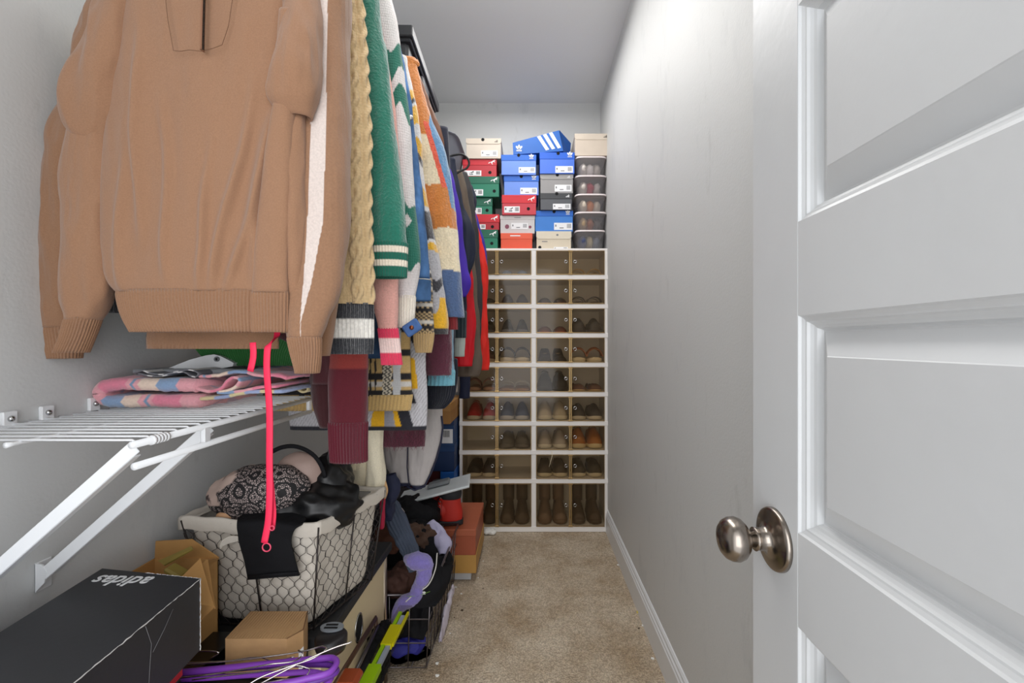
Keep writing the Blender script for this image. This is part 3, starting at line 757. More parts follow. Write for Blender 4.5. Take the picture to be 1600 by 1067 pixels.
def shoebox(label, x0, x1, z0, z1, y, L, col, lidcol, brand, lid=0.36, sticker=None, hole=None, group=None, rz=0.0, tongue=False, striped=False):
    """front end faces -y; sticker=(u0,u1,v0,v1), hole=(u,v) as fractions of the front"""
    w_, h = x1-x0, z1-z0
    t = thing('shoebox', label, 'box', ((x0+x1)/2, y, z0), (0, 0, rz), group)
    b = MB(); b.bb(-w_/2+0.002, w_/2-0.002, 0.002, L-0.002, 0.0005, h-0.004, 0.001)
    obj('body', b, cardmat('%d_%d_%d' % tuple(col), col), t, world=False)
    lh = h*lid
    l = MB(); l.bb(-w_/2, w_/2, 0, L, h-lh, h-0.0005, 0.0015)
    if tongue:   # flap lid with rounded lower corners
        l = MB(); l.prism([(-w_/2, h-0.001), (-w_/2, h-lh*0.75), (-w_/2+0.012, h-lh), (w_/2-0.012, h-lh), (w_/2, h-lh*0.75), (w_/2, h-0.001)], -0.0005, 0.003)
        l.bb(-w_/2, w_/2, 0.003, L, h-lh*0.5, h-0.0005, 0.001)
    lo = obj('lid', l, cardmat('%d_%d_%d' % tuple(lidcol), lidcol), t, world=False)
    yf = -0.0008
    if sticker:
        u0, u1, v0, v1 = sticker; X0, X1_, Z0, Z1_ = -w_/2+u0*w_, -w_/2+u1*w_, v0*h, v1*h
        s_ = MB(); s_.bb(X0, X1_, yf+0.0016, yf+0.0030, Z0, Z1_); so = obj('sticker', s_, LBL, t, world=False)
        q = MB(); ww = X1_-X0; hh = Z1_-Z0; yy = yf+0.0010
        for k in range(7): q.bb(X0+ww*(0.70+0.035*k), X0+ww*(0.70+0.035*k)+ww*(0.014+0.01*(k % 2)), yy, yy+0.0008, Z0+hh*0.25, Z0+hh*0.85)
        q.bb(X0+ww*0.06, X0+ww*0.13, yy, yy+0.0008, Z0+hh*0.45, Z0+hh*0.75); q.bb(X0+ww*0.30, X0+ww*0.52, yy, yy+0.0008, Z0+hh*0.22, Z0+hh*0.34)
        if brand == 'cat': leapcat(q, X0+ww*0.45, Z0+hh*0.62, ww*0.24, yy)
        obj('print', q, INK if brand == 'cat' else GREYINK, so, world=False)
    if hole:
        q = MB(); disk(q, -w_/2+hole[0]*w_, hole[1]*h, 0.010, 0.010, -0.0006 if hole[1] > 1-lid else 0.0012, 0.0008); obj('finger_hole', q, HOLE, t, world=False)
    q = MB(); lz = h-lh/2; lx = w_*0.36; cm = WPRINT
    if brand == 'cat': leapcat(q, lx, lz, 0.042, -0.0009)
    elif brand == 'leaf': trefoil(q, lx, lz+0.002, lh*0.72, -0.0012)
    elif brand == 'bars': threebars(q, lx, lz, lh*0.55, -0.0012); cm = WPRINT if sum(col) < 500 else INK
    elif brand == 'seal':
        q.bb(-0.02, 0.02, -0.0009, -0.0005, h*0.86, h*0.89)
        obj('print', q, GREYINK, t, world=False); q = MB()
        disk(q, -w_*0.30, h*0.38, 0.013, 0.014, 0.0010, 0.0008); disk(q, w_*0.36, h*0.36, 0.009, 0.009, 0.0010, 0.0008)
        cm = mat('seal_ink', (130, 70, 90), 0.6)
    elif brand == 'line': q.bb(-w_*0.2, w_*0.12, -0.0009, -0.0005, h-lh*0.55, h-lh*0.38)
    elif brand == 'tan':
        q.bb(-w_*0.34, -w_*0.18, 0.0010, 0.0016, h*0.42, h*0.46); disk(q, w_*0.1, h-lh*0.5, 0.007, 0.006, -0.0012); cm = GREYINK
    if q.n: obj('logo', q, cm, lo if brand in ('cat', 'leaf', 'bars', 'line') else t, world=False)
    return t
YS = 2.79
def SB(label, px0, px1, py0, py1, **k):
    return (label, px0, px1, py0, py1, k)
RED, GRN, BLU, BEI = (196, 34, 48), (16, 112, 84), (18, 96, 196), (205, 192, 176)
BLUL = (96, 138, 222)
cols_ = [
 [SB('beige shoebox with small black triangle mark, top of the left stack', 728, 783, 216, 247.5, col=(204, 192, 178), lidcol=(200, 188, 173), brand='bars', lid=0.28, sticker=(0.43, 0.9, 0.1, 0.4), hole=(0.48, 0.93), tongue=True),
  SB('red shoebox with a white leaping cat, second from top of the left stack', 722, 776, 247.5, 275, col=(182, 40, 52), lidcol=RED, brand='cat', lid=0.34, sticker=(0.05, 0.55, 0.06, 0.36), hole=(0.8, 0.25)),
  SB('green shoebox with a white leaping cat directly under the red one, wide sticker', 724, 780, 275, 307, col=(18, 120, 92), lidcol=(14, 100, 76), brand='cat', lid=0.36, sticker=(0.1, 0.55, 0.06, 0.36), hole=(0.86, 0.28)),
  SB('short green shoebox pushed left, fourth in the left stack', 716, 769, 307, 334, col=(18, 120, 92), lidcol=(14, 100, 76), brand='cat', lid=0.48, sticker=(0.3, 0.68, 0.05, 0.4), hole=(0.84, 0.26)),
  SB('glossy red shoebox between two green ones in the left stack', 726, 780, 334, 358.5, col=(176, 26, 42), lidcol=(204, 24, 40), brand='cat', lid=0.52, sticker=(0.2, 0.6, 0.05, 0.35), hole=(0.8, 0.2)),
  SB('green shoebox at the bottom of the left stack, on the cabinet', 724, 778, 358.5, 386.8, col=(18, 120, 92), lidcol=(14, 100, 76), brand='cat', lid=0.42, sticker=(0.1, 0.45, 0.05, 0.35), hole=(0.82, 0.3))],
 [SB('blue shoebox with a leaf mark and a faded front, top of the second stack', 783, 838, 241.5, 273, col=(104, 142, 226), lidcol=BLU, brand='leaf', lid=0.30, sticker=(0.5, 0.97, 0.1, 0.38), hole=(0.5, 0.97)),
  SB('blue shoebox with a leaf mark, second in the second stack', 787, 842, 273, 304, col=(104, 142, 226), lidcol=(22, 98, 200), brand='leaf', lid=0.30, sticker=(0.47, 0.95, 0.06, 0.38), hole=(0.5, 0.95)),
  SB('red shoebox with a leaping cat between blue and pale grey boxes', 784, 838, 304, 335, col=(196, 52, 66), lidcol=(206, 22, 40), brand='cat', lid=0.42, sticker=(0.07, 0.52, 0.1, 0.42), hole=(0.77, 0.3)),
  SB('pale grey shoebox with a round seal and barcode label', 781, 836, 335, 363.5, col=(206, 202, 202), lidcol=(212, 208, 206), brand='seal', lid=0.22, sticker=(0.32, 0.8, 0.24, 0.58)),
  SB('orange red shoebox with a white brand line, bottom of the second stack', 782, 832, 363.5, 386.8, col=(228, 84, 52), lidcol=(232, 92, 60), brand='line', lid=0.36)],
 [SB('bright blue shoebox with a leaf mark under the tilted striped box', 843, 898, 238, 271, col=(70, 116, 220), lidcol=(20, 92, 204), brand='leaf', lid=0.32, sticker=(0.45, 0.95, 0.04, 0.35), hole=(0.53, 0.95)),
  SB('light grey shoebox with triangle mark and blue edged sticker', 844, 896, 271, 301, col=(150, 148, 148), lidcol=(160, 158, 156), brand='bars', lid=0.26, sticker=(0.44, 0.95, 0.1, 0.45), hole=(0.52, 0.96), tongue=True),
  SB('dark grey shoebox with a near black lid and triangle mark', 844, 894, 301, 327.5, col=(84, 86, 92), lidcol=(56, 58, 62), brand='bars', lid=0.36, sticker=(0.4, 0.95, 0.03, 0.36), hole=(0.52, 0.95)),
  SB('wide blue shoebox with a leaf mark and yellow cornered sticker', 836, 896, 327.5, 360.5, col=(52, 124, 208), lidcol=(14, 98, 196), brand='leaf', lid=0.27, sticker=(0.5, 0.98, 0.08, 0.42), hole=(0.5, 0.95)),
  SB('cream shoebox with a rounded flap lid, bottom of the third stack', 838, 893, 360.5, 386.8, col=(214, 202, 180), lidcol=(220, 210, 190), brand='tan', lid=0.42, sticker=(0.5, 0.9, 0.0, 0.14), hole=(0.1, 0.12), tongue=True)]]
off = [0.0, 0.012, 0.004, 0.02, 0.008, 0.0]
for st in cols_:
    for i, (label, a, b, y0, y1, k) in enumerate(st):
        yy = YS+off[i]; s = YS
        x0, x1 = X(a, s), X(b, s); z0, z1 = Z(y1, s), Z(y0, s)
        if i == len(st)-1: z0 = RZs[0]+0.0005
        shoebox(label, x0, x1, z0, z1, yy, 0.25, group='shoeboxes stacked on the cabinet', **k)
# yellow corner and blue edge of two stickers are small prints of their own
# the tilted striped box: long side faces us
t = thing('shoebox', 'blue shoebox with three white stripes lying tilted on top of the stacks', 'box', (X(846, 2.80), 2.80, Z(239, 2.80)), (0, 0, 0), 'shoeboxes stacked on the cabinet')
BL = cardmat('blue_striped', (10, 92, 178)); BLD = cardmat('blue_end', (16, 76, 150))
fp = [(801, 224), (876, 202.5), (893, 222), (895, 241), (801, 241.5)]
def q(px, py): return (X(px, 2.80)-X(846, 2.80), Z(py, 2.80)-Z(239, 2.80))
mb = MB(); out = [q(801, 223), q(873, 203), q(878, 232), q(801, 241)]
pts = [q(801, 223), q(873.5, 203.5), q(880, 236), q(802, 241.5)]
mb.prism(pts, 0.0, 0.19)
obj('body', mb, BL, t, world=False)
mb = MB(); e0, e1, e2, e3 = q(874, 203), q(893.5, 217), q(892, 237), q(880, 237)
V = [(e0[0], 0.001, e0[1]), (e0[0]+0.004, 0.19, e0[1]), (e1[0]-0.006, 0.19, e1[1]), (e1[0], 0.06, e1[1]), (e3[0], 0.001, e3[1]), (e2[0], 0.06, e2[1]), (e2[0]-0.006, 0.19, e2[1]), (e3[0]-0.01, 0.19, e3[1])]
mb.add(V, [(0, 1, 2, 3), (0, 3, 5, 4), (3, 2, 6, 5), (4, 5, 6, 7), (1, 7, 6, 2)])
obj('box_end', mb, BLD, t, world=False)
mb = MB()
for k in range(3):
    a = 839+k*9.3; mb.prism([q(a, 213.5-k*2.7), q(a+5.2, 212-k*2.7), q(a+19, 233.5-k*1.5), q(a+14, 235-k*1.5)], -0.0012, 0.0)
obj('stripe', mb, WPRINT, t, world=False)
mb = MB(); c = q(811, 233); trefoil(mb, c[0], c[1], 0.036, -0.0012); obj('logo', mb, WPRINT, t, world=False)
mb = MB(); mb.prism([q(884, 226), q(888, 224), q(889.5, 233), q(885.5, 236)], 0.012, 0.05); 
# beige box on the clear bins
shoebox('beige shoebox with black triangle mark on top of the clear bins by the right wall', X(898, 2.79), X(953.5, 2.79)-0.0, Z(243, 2.79), Z(208.5, 2.79), 2.79, 0.25, (210, 196, 180), (214, 201, 185), 'bars', lid=0.27, group='shoeboxes stacked on the cabinet', tongue=True)
# ------------------------------------------------------------------ clear lidded bins
CLR = cheapglass('clear_plastic', (236, 234, 234), rough=0.12, diff=0.22, dcol=(210, 208, 210)); LIDW = mat('frosted_lid', (226, 216, 216), 0.4)
bins = [(243.5, 273, 'top', 'a white patch', [(214, 206, 200), (232, 226, 224), (206, 198, 190)]), (273, 302, 'second', 'a crimson label', [(206, 198, 190), (176, 30, 60), (200, 192, 186)]),
        (302, 330, 'third', 'orange and cream pieces', [(216, 204, 186), (214, 128, 60), (222, 210, 192)]), (330, 358.5, 'fourth', 'tan and brown straps', [(176, 152, 120), (170, 100, 60), (96, 90, 88)]),
        (358.5, 386.8, 'bottom', 'blue and beige shoes', [(66, 76, 110), (190, 176, 140), (110, 120, 140)])]
for i, (y0, y1, nm, what, cc) in enumerate(bins):
    d = YS; z0, z1 = Z(y1, d)+(0.0005), Z(y0, d); xa, xb = X(899, d), X(948.5-(i == 0)*0-(i == 4)*2, d); cx = (xa+xb)/2
    t = thing('storage_bin', 'clear plastic bin showing %s, %s of the stack by the right wall' % (what, nm), 'bin', (cx, d, z0), group='clear plastic bins stacked on the cabinet')
    h = z1-z0; w_ = xb-xa
    mb = MB(); L_ = []
    for (s, z, o) in ((0.80, 0.001, 0), (0.86, 0.006, 0), (0.96, h-0.018, 0), (1.0, h-0.014, 0), (1.0, h-0.008, 0)):
        ux, uy, _ = section(40, 7, 1.2); L_.append(np.stack([ux*w_/2*s, 0.13+uy*0.13*s, np.full(40, z)], 1))
    mb.grid(np.array(L_), closed_u=True, cap0=True, flip=True); obj('tub', mb, CLR, t, world=False)
    mb = MB(); L_ = []
    for (s, z) in ((1.02, h-0.013), (1.03, h-0.008), (1.02, h-0.004), (0.90, h-0.004), (0.88, h-0.007)):
        ux, uy, _ = section(40, 7, 1.2); L_.append(np.stack([ux*w_/2*s, 0.13+uy*0.133*s, np.full(40, z)], 1))
    mb.grid(np.array(L_), closed_u=True, cap0=True, cap1=True, flip=True); obj('lid', mb, LIDW, t, world=False)
    for k, c_ in enumerate(cc):
        mb = MB(); blob(mb, ((k-1)*w_*0.22, 0.09+0.01*k, 0.007+h*0.36), (w_*0.15, 0.085, h*0.36), seed=i*5+k, amp=0.004, f=(25, 25, 25), n=14, m=20, flat=0.007)
        obj('content', mb, mat('bin_content_%d_%d_%d' % c_, c_, 0.7), t, world=False)
# ------------------------------------------------------------------ bins on the high shelf
BLK = mat('black_plastic', (34, 35, 38), 0.42)
yb0 = 1.79; zt = 1.15+497*yb0/711
t = thing('storage_bin', 'large black lidded bin on the high shelf over the clothes', 'bin', (-0.652, 2.085, 2.12), (0, 0, math.radians(1.4)))
mb = MB(); mb.box((0, 0, (zt-2.12)/2-0.01), (0.32, 0.54, zt-2.12-0.03), 0.012, taper=0.90); obj('tub', mb, BLK, t, world=False)
mb = MB(); mb.box((0, 0, zt-2.12-0.022), (0.365, 0.60, 0.044), 0.004); mb.box((0, 0, zt-2.12-0.045), (0.345, 0.57, 0.02), 0.004); obj('lid', mb, BLK, t, world=False)
mb = MB(); mb.box((0.166, 0, zt-2.12-0.09), (0.02, 0.14, 0.05), 0.006)
obj('handle', mb, BLK, t, world=False)
GRYP = cheapglass('smoky_plastic', (120, 124, 132), rough=0.2, diff=0.72, dcol=(150, 153, 162))
t = thing('storage_bin', 'smoky grey translucent bin with a flared rim at the far end of the high shelf', 'bin', (-0.62, 2.70, 2.12))
mb = MB(); L_ = []
for (s, z) in ((0.76, 0.001), (0.80, 0.01), (0.93, 0.17), (1.0, 0.18), (1.02, 0.175), (0.9, 0.176)):
    ux, uy, _ = section(48, 6, 1.2); L_.append(np.stack([ux*0.22*s, uy*0.24*s, np.full(48, z)], 1))
mb.grid(np.array(L_), closed_u=True, cap0=True, flip=True); obj('tub', mb, GRYP, t, world=False)
mb = MB(); blob(mb, (0, 0, 0.075), (0.15, 0.17, 0.07), seed=4, amp=0.01, n=20, m=30, flat=0.004); obj('content', mb, mat('grey_fabric_plain', (96, 98, 104), 0.8), t, world=False)
# ================================================================== hanging clothes
KN = mat('wool_knit', None, 0.85, attr=True, bump=0.0007, scale=420, vary=0.10, vscale=300, sheen=0.25, spec=0.2)
KF = mat('fine_knit', None, 0.85, attr=True, bump=0.00045, scale=650, vary=0.09, vscale=420, sheen=0.2, spec=0.2)
KC = mat('chunky_knit', None, 0.85, attr=True, bump=0.0014, scale=230, kind='stitch', vary=0.10, vscale=260, sheen=0.2, spec=0.2)
FZ = mat('fuzzy_wool', None, 0.95, attr=True, bump=0.003, scale=190, vary=0.16, vscale=170, sheen=0.6, spec=0.1)
DN = mat('denim', None, 0.8, attr=True, bump=0.0003, scale=500, vary=0.14, vscale=90, spec=0.2)
SM = mat('smooth_cloth', None, 0.6, attr=True, bump=0.0002, scale=300, vary=0.04, vscale=40, spec=0.3)
HK = mat('hanger_metal', (176, 176, 178), 0.25, 1.0); HKB = mat('hanger_black', (20, 20, 22), 0.45)

def K(xl, xr, py, d, ry): return ((X(xl, d)+X(xr, d))/2, d, Z(py, d), (X(xr, d)-X(xl, d))/2, ry if d < 0.86 else ry*0.64)
def hook(t, d, x=RX, z=RZ):
    mb = MB(); pts = [(x, d, z-0.075), (x, d, z-0.045), (x+0.012, d, z-0.030)]
    for a in np.linspace(-0.9, 3.6, 14): pts.append((x+0.0195*math.cos(a), d, z+0.000+0.0195*math.sin(a)+0.0))
    mb.wire(pts, 0.0018, 6); obj('hanger_hook', mb, HK, t)
def flat_c(c): return lambda G, uq, fr, s: np.array(c, float)
def body(t, d, hem, col, m, zt=1.975, ry=0.013, w=0.19, cx=None, seed=1, amp=0.005, name='body', wb=None, ribs=None, step=0.010, M=72, top_w=0.07):
    cx = RX if cx is None else cx; wb = wb or w
    keys = [(cx, d, zt, 0.035, 0.012), (cx, d, zt-0.012, top_w, 0.018), (cx, d, zt-0.06, w*0.88, ry), (cx, d, zt-0.15, w, ry*1.1),
            (cx, d, (zt+hem)/2-0.05, (w+wb)/2, ry*1.1), (cx, d, hem+0.06, wb, ry*1.05), (cx, d, hem, wb*0.97, ry)]
    mb = MB(); cloth(mb, keys, M=M, step=step, col=col, amp=amp, seed=seed, ridge=0.6, ribs=ribs)
    return obj(name, mb, m, t)
def sleeve(t, keys, col, m, name='sleeve', **k):
    mb = MB(); k.setdefault('amp', 0.004); k.setdefault('seed', len(keys)+int(keys[0][1]*100)); cloth(mb, keys, col=col, **k)
    return obj(name, mb, m, t)
def G_(name, label, cat, d, x=RX, z=1.95):
    t = thing(name, label, cat, (x, d, z), group='clothes hanging from the rod'); hook(t, d); return t

# ---- 1. tan quarter-zip sweater, nearest
TAN = (152, 114, 87); TAN2 = (146, 109, 82)
d = 0.78
t = G_('sweater', 'tan quarter-zip knit sweater hanging nearest the camera', 'sweater', d)
bk = [K(290, 400, -165, d, 0.015), K(255, 440, -145, d, 0.03), K(215, 468, -70, d, 0.036), K(196, 470, 0, d, 0.042), K(182, 462, 110, d, 0.042), K(172, 452, 220, d, 0.042),
      K(168, 450, 320, d, 0.042), K(172, 450, 400, d, 0.042), K(184, 452, 452, d, 0.042), K(190, 452, 458, d, 0.041)]
def front_folds(G, uq, fr, s):
    # long soft folds in the hanging front: vertical near the zip, slanting towards the right side seam
    x, z = G[..., 0], G[..., 2]
    xs = (x-X(325, 0.78)); zz = (z-Z(458, 0.78))
    o = np.zeros(x.shape)
    for (x0, sl, wd, h, zlo, zhi) in ((-0.085, 0.00, 0.009, 0.006, 0.06, 0.48), (-0.035, -0.03, 0.008, 0.005, 0.0, 0.34), (0.012, 0.10, 0.007, 0.006, -0.02, 0.26), (0.034, 0.20, 0.008, 0.007, -0.02, 0.36),
                                      (0.062, 0.24, 0.008, 0.007, -0.02, 0.40), (0.098, 0.06, 0.010, 0.007, -0.02, 0.30), (-0.12, 0.03, 0.010, 0.006, -0.02, 0.30)):
        lx = x0+sl*zz; wob = 0.004*np.sin(zz*22+x0*80)
        o += h*np.exp(-((xs-lx-wob)/wd)**2)*np.clip((zz-zlo)/0.06, 0, 1)*np.clip((zhi-zz)/0.12, 0, 1)
    return 1.5*o*(G[..., 1] < 0.80)
sleeve(t, bk, TAN, KF, 'body', M=300, step=0.0045, amp=0.0035, f=(9, 9, 3), seed=12, ridge=0.4, sq=2.6, shape=front_folds)
hk = [K(189, 453, 455, d, 0.042), K(190, 452, 470, d, 0.0415), K(197, 450, 498, d, 0.040), K(208, 448, 519, d, 0.038)]
def wave_hem(G, uq, fr, s): return 0.003*np.sin((G[..., 0]+0.8)*45)*fr[:, None]
sleeve(t, hk, TAN2, KF, 'hem_band', M=780, step=0.006, amp=0.0008, seed=4, sq=2.6, ribs=(0.0, 118, 0.0011), shape=wave_hem, end_ramp=0.001)
# fold of the front running down the right of the body
fk = [K(438, 468, 20, d-0.034, 0.014), K(428, 462, 160, d-0.036, 0.016), K(412, 456, 260, d-0.036, 0.015), K(400, 452, 360, d-0.036, 0.014), K(394, 450, 457, d-0.035, 0.012)]
sleeve(t, fk, TAN, KF, 'side_fold', M=90, step=0.005, amp=0.002, seed=9)
sleeve(t, [K(393, 450, 455, d-0.035, 0.011), K(396, 449, 519, d-0.033, 0.010)], TAN2, KF, 'side_fold_rib', M=260, step=0.006, amp=0.0004, seed=9, ribs=(0, 26, 0.0010), end_ramp=0.001)
# left sleeve: upper part folded at the elbow, lower part hanging to a ribbed cuff
sleeve(t, [K(205, 245, -95, d, 0.03), K(168, 238, -20, d-0.004, 0.034), K(140, 222, 60, d-0.008, 0.036), K(112, 200, 130, d-0.012, 0.036), K(100, 188, 178, d-0.012, 0.030), K(118, 176, 214, d-0.008, 0.020), K(150, 174, 240, d-0.004, 0.010)],
       TAN, KF, 'sleeve', M=110, step=0.005, amp=0.004, seed=21, ridge=0.6)
sleeve(t, [K(120, 182, 165, d+0.004, 0.026), K(110, 184, 240, d, 0.030), K(106, 186, 330, d, 0.032), K(104, 184, 420, d, 0.032), K(108, 172, 470, d, 0.028), K(112, 152, 500, d, 0.022)],
       TAN, KF, 'sleeve_lower', M=120, step=0.005, amp=0.0045, seed=23, ridge=0.9)
sleeve(t, [K(110, 153, 496, d, 0.022), K(100, 141, 528, d-0.003, 0.020), K(92, 131, 551, d-0.004, 0.021)], TAN2, KF, 'cuff', M=260, step=0.005, amp=0.0015, seed=24, ribs=(0, 34, 0.0012), end_ramp=0.001)
# right sleeve: bunched at the elbow then straight down
sleeve(t, [K(440, 482, -95, d, 0.028), K(446, 494, 0, d-0.010, 0.034), K(440, 496, 70, d-0.026, 0.036), K(425, 494, 125, d-0.034, 0.036), K(424, 490, 160, d-0.032, 0.028), K(442, 486, 185, d-0.026, 0.016)],
       TAN, KF, 'sleeve', M=120, step=0.005, amp=0.004, seed=31, ridge=0.8)
sleeve(t, [K(440, 482, 140, d-0.012, 0.022), K(440, 479, 220, d-0.016, 0.024), K(446, 480, 300, d-0.018, 0.024), K(448, 478, 390, d-0.018, 0.022), K(449, 474, 450, d-0.014, 0.018), K(451, 470, 490, d-0.008, 0.012)],
       TAN, KF, 'sleeve_lower', M=120, step=0.005, amp=0.0035, seed=33, ridge=0.6)
# placket seam and zip
mb = MB(); yz = d-0.0500
pl = [P(257, -20, yz), P(262, 30, yz-0.001), P(271, 79, yz-0.001), P(282, 80, yz-0.001), P(296, 78, yz-0.002), P(314, 80, yz-0.002), P(334, 75, yz-0.002), P(347, 70, yz-0.001), P(357, 40, yz), P(366, -20, yz)]
mb.wire(pl, 0.0006, 6); obj('placket_seam', mb, mat('seam_tan', (118, 86, 64), 0.9), t)
mb = MB(); mb.wire([P(318.5, -25, yz-0.003), P(317, 30, yz-0.003), P(316, 70, yz-0.003), P(316, 79, yz-0.003)], 0.004, 10, flat=(0.0022, 0.0048)); zp = obj('zipper_tape', mb, mat('tape_tan', (140, 100, 76), 0.9), t)
mb = MB()
for k in range(56):
    a = k/55; px = 318.5-2.5*a; py = -20+97*a; c = P(px, py, yz-0.0055); mb.box(c, (0.0062, 0.0014, 0.0011), 0.0003)
obj('zipper_teeth', mb, mat('zip_metal', (70, 66, 62), 0.3, 1.0), zp)
# red pull cord of the garment behind
# ---- 2. second tan sweater with the white stripe
d = 0.835
t = G_('sweater', 'second tan sweater with a white stripe down its right sleeve, behind the quarter-zip', 'sweater', d)
body(t, d, Z(545, d), TAN2, KF, w=0.155, cx=X(332, d), seed=41, M=140, wb=0.125, ribs=(0.965, 60, 0.001), ry=0.010)
def stripe_col(G, uq, fr, s):
    px = 828+G[..., 0]*711/(G[..., 1]); py = 535+(1.15-G[..., 2])*711/(G[..., 1])
    # the stripe is knitted in: it starts wide at the shoulder and tapers to a point above the cuff
    xa = np.interp(py, [0, 250, 350, 440, 500], [490, 484, 480, 474, 469]); wd = np.interp(py, [0, 200, 350, 440, 503], [22, 24, 24, 13, 1])
    m = ((px > xa) & (px < xa+wd) & (uq[None, :] < 0.5)).astype(float)
    return mixc(m, TAN2, (214, 200, 192))
sleeve(t, [K(470, 530, -110, 0.82, 0.03), K(476, 545, -30, 0.82, 0.036), K(470, 546, 60, 0.82, 0.04), K(462, 546, 160, 0.81, 0.04), K(454, 546, 260, 0.80, 0.04), K(448, 545, 340, 0.795, 0.038), K(446, 538, 410, 0.785, 0.034), K(446, 526, 470, 0.775, 0.028), K(448, 508, 510, 0.765, 0.022), K(451, 500, 530, 0.762, 0.018)],
       stripe_col, KN, 'sleeve', M=200, step=0.004, amp=0.003, seed=43, ridge=0.4)
sleeve(t, [K(450, 501, 526, 0.760, 0.018), K(454, 501, 550, 0.758, 0.016), K(460, 499, 570, 0.757, 0.018), K(463, 497, 583, 0.757, 0.016)], TAN2, KF, 'cuff', M=260, step=0.004, amp=0.003, seed=34, ribs=(0, 32, 0.0012), end_ramp=0.001)
sleeve(t, [K(500, 530, 440, 0.83, 0.02), K(496, 522, 500, 0.83, 0.018), K(494, 514, 556, 0.83, 0.014)], TAN2, KF, 'side_fold', M=90, step=0.006, amp=0.002, seed=47)
sleeve(t, [K(170, 240, -60, d, 0.03), K(130, 210, 60, d, 0.034), K(100, 176, 170, d, 0.034), K(80, 150, 260, d, 0.034), K(66, 140, 360, d, 0.034), K(62, 132, 440, d, 0.032), K(64, 122, 490, d, 0.026), K(70, 120, 512, d, 0.022)],
       TAN2, KF, 'sleeve', M=130, step=0.005, amp=0.0045, seed=45, ridge=0.8)
sleeve(t, [K(69, 121, 508, d, 0.022), K(74, 124, 540, d, 0.021), K(80, 122, 560, d, 0.02)], TAN2, KF, 'cuff', M=240, step=0.005, amp=0.0015, seed=46, ribs=(0, 32, 0.0012), end_ramp=0.001)

# ---- cords: hot pink drawstring hanging to the laundry basket
PINK = mat('cord_pink', (232, 34, 78), 0.6, bump=0.0003, scale=600)
t = thing('drawstring', 'long hot pink drawstring with ring ends hanging in front of the basket', 'drawstring', P(418, 640, 0.735))
dd = 0.735
def flatcord(pts, name='cord', w=0.0055, dq=0.0016):
    mb = MB(); K_, _, _ = path([P(a, b, c) for a, b, c in pts], 0.006)
    # wide side faces the front
    n = len(K_); T = np.gradient(K_, axis=0); T /= np.linalg.norm(T, axis=1, keepdims=True)
    Vv = np.cross(T, np.array([0, 1.0, 0])); Vv /= np.linalg.norm(Vv, axis=1, keepdims=True)
    G = []
    for i in range(n):
        r = []
        for k in range(10):
            a = 2*PI*k/10; r.append(K_[i]+Vv[i]*math.cos(a)*w+np.array([0, 1.0, 0])*math.sin(a)*dq)
        G.append(r)
    mb.grid(np.array(G), closed_u=True, cap0=True, cap1=True); obj(name, mb, PINK, t)
flatcord([(434, 500, 0.79), (433, 522, 0.79), (418, 545, 0.735), (417, 560, 0.735), (421, 640, 0.735), (421, 720, 0.735), (421, 780, 0.735), (419, 815, 0.735), (413, 848, 0.735)], w=0.0056)
flatcord([(421, 725, 0.740), (426, 775, 0.742), (428, 805, 0.742), (426, 826, 0.742)], 'cord', 0.0040)
flatcord([(395, 535, 0.735), (396, 555, 0.735), (391, 580, 0.735)], 'cord', 0.0054)
for (cx, cy, r) in ((416.5, 855, 0.0066), (425, 825, 0.0036)):
    mb = MB(); c = P(cx, cy, 0.735); mb.wire([(c[0]+r*math.cos(a), c[1], c[2]+r*math.sin(a)) for a in np.linspace(0, 2*PI, 24, endpoint=False)], 0.0011, 8, closed=True)
    obj('ring', mb, mat('ring_pink', (214, 70, 100), 0.35), t)

# ---- 3. beige cable-knit sweater
CAB = (206, 178, 134); BW = (36, 38, 44); CR = (232, 228, 220)
d = 0.905
t = G_('sweater', 'beige cable-knit sweater with a wide black and white ribbed cuff', 'sweater', d)
body(t, d, Z(520, d), CAB, KC, w=0.19, seed=51, cx=-0.57)
def cable(G, uq, fr, s):
    # braided cables raised on the front and outer side of the sleeve
    q = uq[None, :]*1.0; o = np.zeros(G.shape[:2]); S_ = s[:, None]
    for c0 in (0.02, 0.15, 0.29, 0.43, 0.88):
        du = ((q-c0+0.5) % 1.0)-0.5
        wv = 0.030*np.sin(S_*2*PI/0.075)
        for sg in (1, -1):
            ctr = sg*wv; over = 0.5+0.5*np.cos(S_*2*PI/0.075+(0 if sg > 0 else PI))
            o = np.maximum(o, (0.004+0.0045*over)*np.clip(1-((du-ctr)/0.026)**2, 0, 1)**0.6)
    return o*np.clip((fr[:, None]-0.10)/0.02, 0, 1)
def cab_col(G, uq, fr, s): return np.array(CAB, float)*np.ones(G.shape)
sl = [K(520, 558, -90, d, 0.03), K(512, 562, -20, d, 0.036), K(508, 567, 50, d, 0.040), K(508, 572, 120, d, 0.042), K(508, 576, 200, d, 0.044), K(508, 577, 300, d, 0.044), K(510, 579, 400, d, 0.040), K(514, 581, 476, d, 0.036)]
sleeve(t, sl, cab_col, KC, 'sleeve', M=260, step=0.0035, amp=0.0015, seed=53, shape=cable)
def cuffband(bands, base):
    def fcol(G, uq, fr, s):
        c = np.ones(G.shape)*np.array(base, float)
        for a, b, cc in bands: c[(fr >= a) & (fr < b)] = cc
        return c
    return fcol
sleeve(t, [K(513, 582, 474, d, 0.037), K(512, 582, 500, d, 0.038), K(513, 582, 530, d, 0.037), K(516, 581, 553, d, 0.034)], cuffband([(0, 0.30, BW), (0.30, 0.69, CR), (0.69, 1.1, BW)], BW), FZ, 'cuff', M=260, step=0.0035, amp=0.0012, seed=54, ribs=(0, 30, 0.0022), end_ramp=0.001)
